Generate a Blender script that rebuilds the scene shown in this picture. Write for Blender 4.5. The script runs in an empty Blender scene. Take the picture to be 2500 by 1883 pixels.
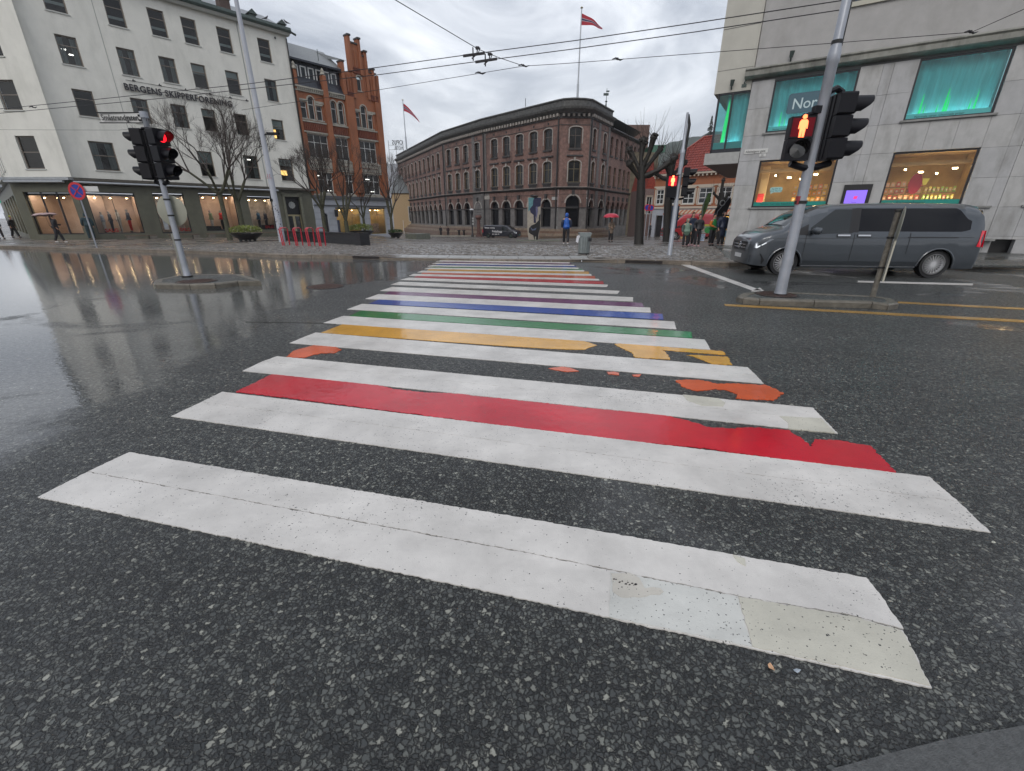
import bpy, math, random
import numpy as np
from mathutils import Vector, Matrix, Euler
random.seed(7); np.random.seed(7)
R = math.radians
scn = bpy.context.scene
# ------------------------------------------------------------------ camera
F, CX, CY, H = 1046.0, 1250.0, 941.5, 1.5
TH = math.atan(411 / 1046.0); CT, ST = math.cos(TH), math.sin(TH)
cam = bpy.data.cameras.new('camera'); camo = bpy.data.objects.new('camera', cam); scn.collection.objects.link(camo)
cam.sensor_width = 36; cam.lens = F / 2500 * 36; cam.clip_start = 0.05; cam.clip_end = 4000
camo.location = (0, 0, H); camo.rotation_euler = (R(90) - TH, 0, 0)
scn.camera = camo
# ------------------------------------------------------------------ world: overcast sky
w = bpy.data.worlds.new('World'); scn.world = w; w.use_nodes = True
nt = w.node_tree; nt.nodes.clear()
def N(nt, t, **k):
    n = nt.nodes.new(t)
    for a, b in k.items(): setattr(n, a, b)
    return n
wo = N(nt, 'ShaderNodeOutputWorld'); b1 = N(nt, 'ShaderNodeBackground'); b2 = N(nt, 'ShaderNodeBackground'); ad = N(nt, 'ShaderNodeAddShader')
sk = N(nt, 'ShaderNodeTexSky', sky_type='NISHITA', sun_disc=False, sun_elevation=R(38), sun_rotation=R(200))
sk.air_density = 1.5; sk.dust_density = 4
b1.inputs[1].default_value = 0.012
nt.links.new(sk.outputs[0], b1.inputs[0])
tc = N(nt, 'ShaderNodeTexCoord'); mp = N(nt, 'ShaderNodeMapping'); mp.inputs['Scale'].default_value = (1, 1, 2.1); mp.inputs['Location'].default_value = (2.3, .4, .2)
n1 = N(nt, 'ShaderNodeTexNoise'); n1.inputs['Scale'].default_value = 3.0; n1.inputs['Detail'].default_value = 9; n1.inputs['Roughness'].default_value = .56; n1.inputs['Distortion'].default_value = .6
cr = N(nt, 'ShaderNodeValToRGB'); e = cr.color_ramp.elements
e[0].position = .34; e[0].color = (.245, .268, .32, 1); e[1].position = .66; e[1].color = (.68, .70, .74, 1)
m = cr.color_ramp.elements.new(.5); m.color = (.425, .448, .495, 1)
nt.links.new(tc.outputs['Generated'], mp.inputs[0]); nt.links.new(mp.outputs[0], n1.inputs['Vector']); nt.links.new(n1.outputs['Fac'], cr.inputs[0])
nt.links.new(cr.outputs[0], b2.inputs[0]); b2.inputs[1].default_value = 1.0
nt.links.new(b1.outputs[0], ad.inputs[0]); nt.links.new(b2.outputs[0], ad.inputs[1]); nt.links.new(ad.outputs[0], wo.inputs[0])
# ------------------------------------------------------------------ sun (diffused by the cloud)
sl = bpy.data.lights.new('sun', 'SUN'); sl.energy = 0.5; sl.angle = R(25); sl.color = (1, .97, .93)
so = bpy.data.objects.new('sun', sl); scn.collection.objects.link(so)
so.rotation_euler = (R(52), 0, R(-20))
scn.view_settings.view_transform = 'Standard'; scn.view_settings.look = 'None'; scn.view_settings.gamma = 1; scn.view_settings.exposure = 0.6
scn.cycles.max_bounces = 8; scn.cycles.diffuse_bounces = 3; scn.cycles.glossy_bounces = 3; scn.cycles.transparent_max_bounces = 12
scn.cycles.sample_clamp_indirect = 4; scn.cycles.caustics_reflective = False; scn.cycles.caustics_refractive = False
# ------------------------------------------------------------------ helpers: picture geometry -> metres
def ray(u, v):
    x = (u - CX) / F; y = (CY - v) / F
    return (x, CT + y * ST, -ST + y * CT)
def at(u, v, Y):
    r = ray(u, v); t = Y / r[1]
    return Vector((r[0] * t, Y, H + r[2] * t))
def smooth(a, b, x):
    t = min(1, max(0, (x - a) / (b - a))); return t * t * (3 - 2 * t)
TY = [(-1000, .12), (17, .12), (23, .03), (28, -.05), (36, -.32), (47, -.86), (66, -1.27), (82, -1.75), (115, -2.2), (5000, -2.2)]
def terr(x, y):
    z = float(np.interp(y, [a for a, b in TY], [b for a, b in TY]))
    if z < 0:
        q = x / max(y, 1)
        f = .35 + .65 * smooth(-.34, -.2, q)
        f *= 1 - .35 * smooth(.2, .4, q)
        z *= f
    return z
def gnd(u, v, dz=0):
    r = ray(u, v); z = .1
    for _ in range(220):
        t = (z + dz - H) / r[2]; x, y = r[0] * t, r[1] * t; z = .7 * z + .3 * terr(x, y)
    return Vector((x, y, terr(x, y)))
def far(u, y):
    x = ray(u, 530)[0] / ray(u, 530)[1] * y; return Vector((x, y, terr(x, y)))
def gp(u, v, z=0):
    r = ray(u, v); t = (z - H) / r[2]; return Vector((r[0] * t, r[1] * t, z))
class Fac:      # a vertical facade: p0 on the ground, heading in degrees (0 = +Y, 90 = +X)
    def __init__(s, p0, ang):
        s.p = Vector((p0[0], p0[1], 0)); a = R(ang); s.d = Vector((math.sin(a), math.cos(a), 0)); s.a = a
    def sz(s, u, v):
        r = ray(u, v); n = (s.d.y, -s.d.x)
        t = (s.p.x * n[0] + s.p.y * n[1]) / (r[0] * n[0] + r[1] * n[1]); q = Vector((r[0] * t, r[1] * t, 0))
        return (q - s.p).dot(s.d), H + r[2] * t
    def mat(s):
        return Matrix.Translation(s.p) @ Matrix.Rotation(R(90) - s.a, 4, 'Z')
# ------------------------------------------------------------------ helpers: meshes
class MB:
    def __init__(s): s.v = []; s.f = []; s.m = []; s.mx = None
    def add(s, vs, fs, m=0):
        o = len(s.v)
        if s.mx is not None: vs = [tuple(s.mx @ Vector(v)) for v in vs]
        s.v += [tuple(v) for v in vs]
        for f in fs: s.f.append([o + i for i in f]); s.m.append(m)
        return s
    def quad(s, a, b, c, d, m=0): return s.add([a, b, c, d], [(0, 1, 2, 3)], m)
    def box(s, x0, x1, y0, y1, z0, z1, m=0, mx=None):
        v = [(x, y, z) for z in (z0, z1) for y in (y0, y1) for x in (x0, x1)]
        if mx is not None: v = [tuple(mx @ Vector(q)) for q in v]
        return s.add(v, [(0, 2, 3, 1), (4, 5, 7, 6), (0, 1, 5, 4), (2, 6, 7, 3), (0, 4, 6, 2), (1, 3, 7, 5)], m)
    def path(s, pts, rad, n=8, m=0, cap=True):
        pts = [Vector(p) for p in pts]
        if not hasattr(rad, '__len__'): rad = [rad] * len(pts)
        vs = []; up = None
        for i, p in enumerate(pts):
            t = (pts[min(i + 1, len(pts) - 1)] - pts[max(i - 1, 0)]).normalized()
            if up is None: up = Vector((0, 0, 1)) if abs(t.z) < .9 else Vector((1, 0, 0))
            a = t.cross(up).normalized(); b = a.cross(t).normalized(); up = b
            for k in range(n):
                q = 2 * math.pi * k / n; vs.append(p + (a * math.cos(q) + b * math.sin(q)) * rad[i])
        fs = []
        for i in range(len(pts) - 1):
            for k in range(n):
                k2 = (k + 1) % n; fs.append((i * n + k, (i + 1) * n + k, (i + 1) * n + k2, i * n + k2))
        if cap: fs += [tuple(range(n)), tuple((len(pts) - 1) * n + k for k in reversed(range(n)))]
        return s.add(vs, fs, m)
    def lathe(s, prof, c=(0, 0, 0), n=16, m=0, sx=1, sy=1, cap=True):
        vs = []; fs = []
        for r, z in prof:
            for k in range(n):
                q = 2 * math.pi * k / n; vs.append((c[0] + r * sx * math.cos(q), c[1] + r * sy * math.sin(q), c[2] + z))
        L = len(prof)
        for i in range(L - 1):
            for k in range(n):
                k2 = (k + 1) % n; fs.append((i * n + k, i * n + k2, (i + 1) * n + k2, (i + 1) * n + k))
        if cap: fs += [tuple(reversed(range(n))), tuple((L - 1) * n + k for k in range(n))]
        return s.add(vs, fs, m)
    def prism(s, poly, lo, hi, ax='z', m=0):     # poly 2-D, extruded along ax
        def P(a, b, c): return {'z': (a, b, c), 'y': (a, c, b), 'x': (c, a, b)}[ax]
        n = len(poly); vs = [P(a, b, lo) for a, b in poly] + [P(a, b, hi) for a, b in poly]
        fs = [tuple(range(n)), tuple(range(2 * n - 1, n - 1, -1))] + [(i, i + n, (i + 1) % n + n, (i + 1) % n) for i in range(n)]
        return s.add(vs, fs, m)
    def mesh(s, name, mats, smooth=False, fix=True):
        me = bpy.data.meshes.new(name); me.from_pydata(s.v, [], s.f)
        if not isinstance(mats, (list, tuple)): mats = [mats]
        for q in mats: me.materials.append(q)
        me.polygons.foreach_set('material_index', s.m)
        if fix:
            import bmesh
            bm = bmesh.new(); bm.from_mesh(me); bmesh.ops.recalc_face_normals(bm, faces=bm.faces); bm.to_mesh(me); bm.free()
        if smooth:
            me.polygons.foreach_set('use_smooth', [True] * len(me.polygons)); me.set_sharp_from_angle(angle=R(40))
        me.update(); return me
    def build(s, name, mats, parent=None, smooth=False, mx=None, fix=True):
        return link(name, s.mesh(name, mats, smooth, fix), parent, mx)
def link(name, me, parent=None, mx=None):
    o = bpy.data.objects.new(name, me); scn.collection.objects.link(o)
    if mx is not None: o.matrix_basis = mx
    if parent is not None: o.parent = parent
    return o
def tag(o, label=None, cat=None, group=None, kind=None):
    if label: o['label'] = label
    if cat: o['category'] = cat
    if group: o['group'] = group
    if kind: o['kind'] = kind
    return o
def thing(name, label, cat, mx=None, group=None, loc=None, rz=0):
    o = bpy.data.objects.new(name, None); scn.collection.objects.link(o); o.empty_display_size = .2
    if loc is not None: mx = Matrix.Translation(Vector(loc)) @ Matrix.Rotation(rz, 4, 'Z')
    if mx is not None: o.matrix_basis = mx
    return tag(o, label, cat, group)
def kids(o): return [c for c in scn.collection.objects if c.parent == o]
def text(s, size, parent, mx, mat, ext=.01, name='lettering', align='LEFT', bold=0, sx=1, sp=1):
    cu = bpy.data.curves.new('t', 'FONT'); cu.body = s; cu.size = size; cu.extrude = ext; cu.align_x = align; cu.offset = bold; cu.resolution_u = 3; cu.space_character = sp
    t = bpy.data.objects.new('t', cu); scn.collection.objects.link(t)
    me = bpy.data.meshes.new_from_object(t.evaluated_get(bpy.context.evaluated_depsgraph_get()))
    bpy.data.objects.remove(t); bpy.data.curves.remove(cu)
    me.materials.clear(); me.materials.append(mat)
    if sx != 1: me.transform(Matrix.Diagonal((sx, 1, 1, 1)))
    return link(name, me, parent, mx)
STAND = Matrix.Rotation(R(90), 4, 'X')      # text standing upright, read from -Y
# ------------------------------------------------------------------ materials
def nodes(name):
    m = bpy.data.materials.new(name); m.use_nodes = True; t = m.node_tree; b = t.nodes['Principled BSDF']; return m, t, b
MATS = {}
def mat(name, col, rough=.6, metal=0, var=.0, scale=6, bump=0, bscale=40, emit=None, es=1, dirt=None, coat=0, spec=None, stretch=None, dscale=1.2, damt=.55):
    if name in MATS: return MATS[name]
    m, t, b = nodes(name)
    b.inputs['Base Color'].default_value = (*col, 1); b.inputs['Roughness'].default_value = rough; b.inputs['Metallic'].default_value = metal
    if coat: b.inputs['Coat Weight'].default_value = coat; b.inputs['Coat Roughness'].default_value = .06
    if spec is not None: b.inputs['Specular IOR Level'].default_value = spec
    if emit: b.inputs['Emission Color'].default_value = (*emit, 1); b.inputs['Emission Strength'].default_value = es
    tc = None
    if var or bump or dirt:
        tc = N(t, 'ShaderNodeTexCoord'); src = tc.outputs['Object']
        if stretch:
            mp = N(t, 'ShaderNodeMapping'); mp.inputs['Scale'].default_value = stretch; t.links.new(src, mp.inputs[0]); src = mp.outputs[0]
    last = None
    if var:
        n = N(t, 'ShaderNodeTexNoise'); n.inputs['Scale'].default_value = scale; n.inputs['Detail'].default_value = 6; n.inputs['Roughness'].default_value = .6; t.links.new(src, n.inputs['Vector'])
        c = N(t, 'ShaderNodeMix', data_type='RGBA'); c.inputs[6].default_value = (*[max(0, q * (1 - var)) for q in col], 1); c.inputs[7].default_value = (*[min(1, q * (1 + var)) for q in col], 1)
        cr = N(t, 'ShaderNodeMapRange'); cr.inputs[1].default_value = .3; cr.inputs[2].default_value = .7
        t.links.new(n.outputs['Fac'], cr.inputs[0]); t.links.new(cr.outputs[0], c.inputs[0]); last = c.outputs[2]
    if dirt:
        n = N(t, 'ShaderNodeTexNoise'); n.inputs['Scale'].default_value = dscale; n.inputs['Detail'].default_value = 8; n.inputs['Roughness'].default_value = .65
        mp = N(t, 'ShaderNodeMapping'); mp.inputs['Scale'].default_value = (1, 1, .35); t.links.new(tc.outputs['Object'], mp.inputs[0]); t.links.new(mp.outputs[0], n.inputs['Vector'])
        cr = N(t, 'ShaderNodeMapRange'); cr.inputs[1].default_value = .48; cr.inputs[2].default_value = .72; cr.inputs[4].default_value = damt
        t.links.new(n.outputs['Fac'], cr.inputs[0])
        c = N(t, 'ShaderNodeMix', data_type='RGBA'); c.inputs[7].default_value = (*dirt, 1)
        if last: t.links.new(last, c.inputs[6])
        else: c.inputs[6].default_value = (*col, 1)
        t.links.new(cr.outputs[0], c.inputs[0]); last = c.outputs[2]
    if last: t.links.new(last, b.inputs['Base Color'])
    if bump:
        n = N(t, 'ShaderNodeTexNoise'); n.inputs['Scale'].default_value = bscale; n.inputs['Detail'].default_value = 4; t.links.new(src, n.inputs['Vector'])
        bp = N(t, 'ShaderNodeBump'); bp.inputs['Strength'].default_value = bump; bp.inputs['Distance'].default_value = .02
        t.links.new(n.outputs['Fac'], bp.inputs['Height']); t.links.new(bp.outputs[0], b.inputs['Normal'])
    MATS[name] = m; return m
def glass(name, tint=(.75, .8, .8), refl=1.0, ior=1.5, rough=.02):
    if name in MATS: return MATS[name]
    m, t, b = nodes(name); t.nodes.remove(b); o = t.nodes['Material Output']
    tr = N(t, 'ShaderNodeBsdfTransparent'); tr.inputs[0].default_value = (*tint, 1)
    gl = N(t, 'ShaderNodeBsdfGlossy'); gl.inputs['Roughness'].default_value = rough; gl.inputs[0].default_value = (refl, refl, refl, 1)
    fr = N(t, 'ShaderNodeFresnel'); fr.inputs[0].default_value = ior; mx = N(t, 'ShaderNodeMixShader')
    t.links.new(fr.outputs[0], mx.inputs[0]); t.links.new(tr.outputs[0], mx.inputs[1]); t.links.new(gl.outputs[0], mx.inputs[2]); t.links.new(mx.outputs[0], o.inputs[0])
    MATS[name] = m; return m
def lampmat(name, col, s): return mat(name, (0, 0, 0), .5, emit=col, es=s)
# ================================================================== GROUND
def asphalt(name, wet=1.0, light=1.0):
    m, t, b = nodes(name); L = t.links
    tc = N(t, 'ShaderNodeTexCoord'); src = tc.outputs['Object']
    dn = N(t, 'ShaderNodeTexNoise'); dn.inputs['Scale'].default_value = 70; dn.inputs['Detail'].default_value = 2; L.new(src, dn.inputs['Vector'])
    dv = N(t, 'ShaderNodeMix', data_type='RGBA', blend_type='LINEAR_LIGHT'); dv.inputs[0].default_value = .011; L.new(src, dv.inputs[6]); L.new(dn.outputs['Color'], dv.inputs[7]); src0 = src; src = dv.outputs[2]
    v1 = N(t, 'ShaderNodeTexVoronoi'); v1.inputs['Scale'].default_value = 54; L.new(src, v1.inputs['Vector'])
    v2 = N(t, 'ShaderNodeTexVoronoi', feature='DISTANCE_TO_EDGE'); v2.inputs['Scale'].default_value = 54; L.new(src, v2.inputs['Vector']); src = src0
    nz = N(t, 'ShaderNodeTexNoise'); nz.inputs['Scale'].default_value = 25; nz.inputs['Detail'].default_value = 5; L.new(src, nz.inputs['Vector'])
    big = N(t, 'ShaderNodeTexNoise'); big.inputs['Scale'].default_value = 1.1; big.inputs['Detail'].default_value = 7; big.inputs['Roughness'].default_value = .62; bm_ = N(t, 'ShaderNodeMapping'); bm_.inputs['Rotation'].default_value = (0, 0, R(14)); bm_.inputs['Scale'].default_value = (.35, 1, 1); L.new(src, bm_.inputs[0]); L.new(bm_.outputs[0], big.inputs['Vector'])
    sep = N(t, 'ShaderNodeSeparateColor'); L.new(v1.outputs['Color'], sep.inputs[0])
    cr = N(t, 'ShaderNodeValToRGB'); e = cr.color_ramp.elements
    e[0].position = 0; e[0].color = (.018, .021, .021, 1); e[1].position = 1; e[1].color = (.36, .36, .31, 1)
    for p, c in ((.3, (.045, .049, .049)), (.6, (.085, .091, .086)), (.82, (.13, .137, .125)), (.96, (.20, .205, .18))):
        q = cr.color_ramp.elements.new(p); q.color = (*c, 1)
    L.new(sep.outputs[0], cr.inputs[0])
    em = N(t, 'ShaderNodeMapRange'); em.inputs[1].default_value = .0; em.inputs[2].default_value = .20; L.new(v2.outputs['Distance'], em.inputs[0])
    mx = N(t, 'ShaderNodeMix', data_type='RGBA'); mx.inputs[6].default_value = (.005, .0055, .006, 1); L.new(em.outputs[0], mx.inputs[0]); L.new(cr.outputs[0], mx.inputs[7])
    m2 = N(t, 'ShaderNodeMix', data_type='RGBA', blend_type='MULTIPLY'); m2.inputs[0].default_value = 1
    mr = N(t, 'ShaderNodeMapRange'); mr.inputs[1].default_value = .3; mr.inputs[2].default_value = .7; mr.inputs[3].default_value = .55 * light; mr.inputs[4].default_value = 1.22 * light
    L.new(big.outputs['Fac'], mr.inputs[0]); L.new(mx.outputs[2], m2.inputs[6]); L.new(mr.outputs[0], m2.inputs[7]); L.new(m2.outputs[2], b.inputs['Base Color'])
    # water film: where the road dips on the left of the crossing and along the far kerb
    sx = N(t, 'ShaderNodeSeparateXYZ'); L.new(src, sx.inputs[0])
    gx = N(t, 'ShaderNodeMapRange', interpolation_type='SMOOTHSTEP'); gx.inputs[1].default_value = -2.2; gx.inputs[2].default_value = -4.8; gx.inputs[4].default_value = .25; L.new(sx.outputs[0], gx.inputs[0])
    gy = N(t, 'ShaderNodeMapRange', interpolation_type='SMOOTHSTEP'); gy.inputs[1].default_value = 6; gy.inputs[2].default_value = 14; gy.inputs[4].default_value = .12; L.new(sx.outputs[1], gy.inputs[0])
    pn = N(t, 'ShaderNodeTexNoise'); pn.inputs['Scale'].default_value = .33; pn.inputs['Detail'].default_value = 9; pn.inputs['Roughness'].default_value = .62; pn.inputs['Distortion'].default_value = .6
    mpp = N(t, 'ShaderNodeMapping'); mpp.inputs['Location'].default_value = (3.1, 7.7, 0); L.new(src, mpp.inputs[0]); L.new(mpp.outputs[0], pn.inputs['Vector'])
    a1 = N(t, 'ShaderNodeMath', operation='ADD'); L.new(pn.outputs['Fac'], a1.inputs[0]); L.new(gx.outputs[0], a1.inputs[1])
    a2 = N(t, 'ShaderNodeMath', operation='ADD'); L.new(a1.outputs[0], a2.inputs[0]); L.new(gy.outputs[0], a2.inputs[1])
    pm = N(t, 'ShaderNodeMapRange', interpolation_type='SMOOTHSTEP'); pm.inputs[1].default_value = .59; pm.inputs[2].default_value = .70; L.new(a2.outputs[0], pm.inputs[0])
    cw = N(t, 'ShaderNodeMapRange'); cw.inputs[3].default_value = .10 * wet; cw.inputs[4].default_value = 1.0 * wet; L.new(pm.outputs[0], cw.inputs[0]); L.new(cw.outputs[0], b.inputs['Coat Weight'])
    cro = N(t, 'ShaderNodeMapRange'); cro.inputs[3].default_value = .18; cro.inputs[4].default_value = .035; L.new(pm.outputs[0], cro.inputs[0]); L.new(cro.outputs[0], b.inputs['Coat Roughness'])
    b.inputs['Coat IOR'].default_value = 1.33
    rn = N(t, 'ShaderNodeMapRange'); rn.inputs[1].default_value = .35; rn.inputs[2].default_value = .65; rn.inputs[3].default_value = .30; rn.inputs[4].default_value = .55
    L.new(nz.outputs['Fac'], rn.inputs[0]); L.new(rn.outputs[0], b.inputs['Roughness'])
    hm = N(t, 'ShaderNodeMath', operation='MINIMUM'); hm.inputs[1].default_value = .2; L.new(v2.outputs['Distance'], hm.inputs[0])
    ha = N(t, 'ShaderNodeMath', operation='MULTIPLY_ADD'); ha.inputs[1].default_value = .12; L.new(nz.outputs['Fac'], ha.inputs[0]); L.new(hm.outputs[0], ha.inputs[2])
    bp = N(t, 'ShaderNodeBump'); bp.inputs['Strength'].default_value = 1.0; bp.inputs['Distance'].default_value = .016; L.new(ha.outputs[0], bp.inputs['Height']); L.new(bp.outputs[0], b.inputs['Normal'])
    wn = N(t, 'ShaderNodeTexNoise'); wn.inputs['Scale'].default_value = 15; wn.inputs['Detail'].default_value = 3; L.new(src, wn.inputs['Vector'])
    wb = N(t, 'ShaderNodeBump'); wb.inputs['Strength'].default_value = .07; wb.inputs['Distance'].default_value = .02; L.new(wn.outputs['Fac'], wb.inputs['Height']); L.new(wb.outputs[0], b.inputs['Coat Normal'])
    return m
M_ROAD = asphalt('wet asphalt'); M_ISL = asphalt('island asphalt', .8, 1.3)
def paint(name, col, wet=.6, worn=1.0, rough=.4):
    m, t, b = nodes(name); L = t.links
    tc = N(t, 'ShaderNodeTexCoord'); src = tc.outputs['Object']
    n = N(t, 'ShaderNodeTexNoise'); n.inputs['Scale'].default_value = 1.8; n.inputs['Detail'].default_value = 8; n.inputs['Roughness'].default_value = .65; L.new(src, n.inputs['Vector'])
    c = N(t, 'ShaderNodeMix', data_type='RGBA'); c.inputs[6].default_value = (*[q * .78 for q in col], 1); c.inputs[7].default_value = (*[min(1, q * 1.08) for q in col], 1)
    r = N(t, 'ShaderNodeMapRange'); r.inputs[1].default_value = .35; r.inputs[2].default_value = .65; L.new(n.outputs['Fac'], r.inputs[0]); L.new(r.outputs[0], c.inputs[0])
    # pin-holes and chips where the asphalt shows
    v = N(t, 'ShaderNodeTexVoronoi', voronoi_dimensions='2D'); v.inputs['Scale'].default_value = 37; L.new(src, v.inputs['Vector'])
    s = N(t, 'ShaderNodeSeparateColor'); L.new(v.outputs['Color'], s.inputs[0])
    g1 = N(t, 'ShaderNodeMath', operation='GREATER_THAN'); g1.inputs[1].default_value = 1 - .13 * worn; L.new(s.outputs[0], g1.inputs[0])
    g2 = N(t, 'ShaderNodeMath', operation='LESS_THAN'); L.new(v.outputs['Distance'], g2.inputs[0])
    g3 = N(t, 'ShaderNodeMath', operation='MULTIPLY'); g3.inputs[1].default_value = .12; L.new(s.outputs[1], g3.inputs[0]); L.new(g3.outputs[0], g2.inputs[1])
    g4 = N(t, 'ShaderNodeMath', operation='MULTIPLY'); L.new(g1.outputs[0], g4.inputs[0]); L.new(g2.outputs[0], g4.inputs[1])
    # long dirty smears
    n2 = N(t, 'ShaderNodeTexNoise'); n2.inputs['Scale'].default_value = 1.1; n2.inputs['Detail'].default_value = 9; n2.inputs['Roughness'].default_value = .7
    mp = N(t, 'ShaderNodeMapping'); mp.inputs['Rotation'].default_value = (0, 0, R(15)); mp.inputs['Scale'].default_value = (1, 3.5, 1); L.new(src, mp.inputs[0]); L.new(mp.outputs[0], n2.inputs['Vector'])
    r2 = N(t, 'ShaderNodeMapRange'); r2.inputs[1].default_value = .52; r2.inputs[2].default_value = .75; r2.inputs[4].default_value = .42; L.new(n2.outputs['Fac'], r2.inputs[0])
    c2 = N(t, 'ShaderNodeMix', data_type='RGBA'); c2.inputs[7].default_value = (*[q * .55 + .03 for q in col], 1); L.new(c.outputs[2], c2.inputs[6]); L.new(r2.outputs[0], c2.inputs[0])
    nc = N(t, 'ShaderNodeTexNoise'); nc.inputs['Scale'].default_value = 75; nc.inputs['Detail'].default_value = 3; nc.inputs['Roughness'].default_value = .6; L.new(src, nc.inputs['Vector'])
    nl = N(t, 'ShaderNodeTexNoise'); nl.inputs['Scale'].default_value = 1.3; nl.inputs['Detail'].default_value = 5; ml = N(t, 'ShaderNodeMapping'); ml.inputs['Location'].default_value = (9, 4, 2); L.new(src, ml.inputs[0]); L.new(ml.outputs[0], nl.inputs['Vector'])
    nm = N(t, 'ShaderNodeMath', operation='MULTIPLY_ADD'); nm.inputs[1].default_value = .30; L.new(nl.outputs['Fac'], nm.inputs[0]); L.new(nc.outputs['Fac'], nm.inputs[2])
    ng = N(t, 'ShaderNodeMapRange'); ng.inputs[1].default_value = .845 - .035 * worn * (1 if col[0] < .5 or col[1] < .4 else .35); ng.inputs[2].default_value = ng.inputs[1].default_value + .02; L.new(nm.outputs[0], ng.inputs[0])
    ga = N(t, 'ShaderNodeMath', operation='MAXIMUM'); L.new(g4.outputs[0], ga.inputs[0]); L.new(ng.outputs[0], ga.inputs[1]); g4 = ga
    c3 = N(t, 'ShaderNodeMix', data_type='RGBA'); c3.inputs[7].default_value = (.06, .062, .06, 1); L.new(c2.outputs[2], c3.inputs[6]); L.new(g4.outputs[0], c3.inputs[0])
    L.new(c3.outputs[2], b.inputs['Base Color']); b.inputs['Roughness'].default_value = rough
    b.inputs['Specular IOR Level'].default_value = .12; b.inputs['Coat Weight'].default_value = wet; b.inputs['Coat IOR'].default_value = 1.33; b.inputs['Coat Roughness'].default_value = .07
    n3 = N(t, 'ShaderNodeTexNoise'); n3.inputs['Scale'].default_value = 160; n3.inputs['Detail'].default_value = 3; L.new(src, n3.inputs['Vector'])
    bp = N(t, 'ShaderNodeBump'); bp.inputs['Strength'].default_value = .35; bp.inputs['Distance'].default_value = .004; L.new(n3.outputs['Fac'], bp.inputs['Height']); L.new(bp.outputs[0], b.inputs['Normal'])
    n4 = N(t, 'ShaderNodeTexNoise'); n4.inputs['Scale'].default_value = 14; n4.inputs['Detail'].default_value = 4; L.new(src, n4.inputs['Vector'])
    b4 = N(t, 'ShaderNodeBump'); b4.inputs['Strength'].default_value = .25; b4.inputs['Distance'].default_value = .01; L.new(n4.outputs['Fac'], b4.inputs['Height']); L.new(b4.outputs[0], b.inputs['Coat Normal'])
    return m
P_WHITE = paint('white road paint', (.66, .635, .60), .3); P_OLD = paint('old cream road paint', (.56, .54, .46), .45, 2.2)
P_BEIGE = paint('worn beige road paint', (.57, .54, .48), .35, 3)
P_RED = paint('red road paint', (.56, .006, .022), .9, .5, .3); P_ORANGE = paint('orange road paint', (.68, .10, .02), .9, .5, .3)
P_YEL = paint('yellow road paint', (.72, .36, .03), .9, .8, .35); P_GREEN = paint('green road paint', (.008, .20, .045), .9, .5, .3)
P_BLUE = paint('blue road paint', (.006, .07, .38), .9, .5, .3); P_PUR = paint('purple road paint', (.15, .02, .13), .9, .6, .3)
P_LINE = paint('yellow line paint', (.42, .24, .055), .5, 2.5)
# kerb line: foot of the far kerb
KPIX = [(0, 606), (172, 612), (470, 620), (700, 630), (950, 634), (1200, 638), (1420, 640), (1600, 645), (1780, 650), (2400, 656), (2500, 660)]
KL = [gp(u, v) for u, v in KPIX]
KL = [Vector((-90, 62, 0)), Vector((-48, 36.5, 0)), Vector((-35, 28.6, 0))] + KL + [Vector((24, 11.6, 0)), Vector((60, 3, 0))]
KX = [p.x for p in KL]; KY = [p.y for p in KL]
def ky(x): return float(np.interp(x, KX, KY))
def kh(x): return .13 - .07 * smooth(-6.2, -5.2, x) * (1 - smooth(2.2, 3.2, x))
# road
mb = MB(); xs = sorted(set(KX + [-900, 900] + list(np.arange(-30, 20, 1.))))
for a, b_ in zip(xs[:-1], xs[1:]): mb.quad((a, -60, 0), (b_, -60, 0), (b_, ky(b_) + .05, 0), (a, ky(a) + .05, 0))
road = tag(mb.build('road', M_ROAD, fix=False), 'wet dark asphalt road with puddles around the rainbow crossing', kind='structure')
mb = MB(); mb.quad((-900, -600, -.02), (900, -600, -.02), (900, -60, -.02), (-900, -60, -.02)); tag(mb.build('ground', M_ROAD, fix=False), kind='structure')
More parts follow.
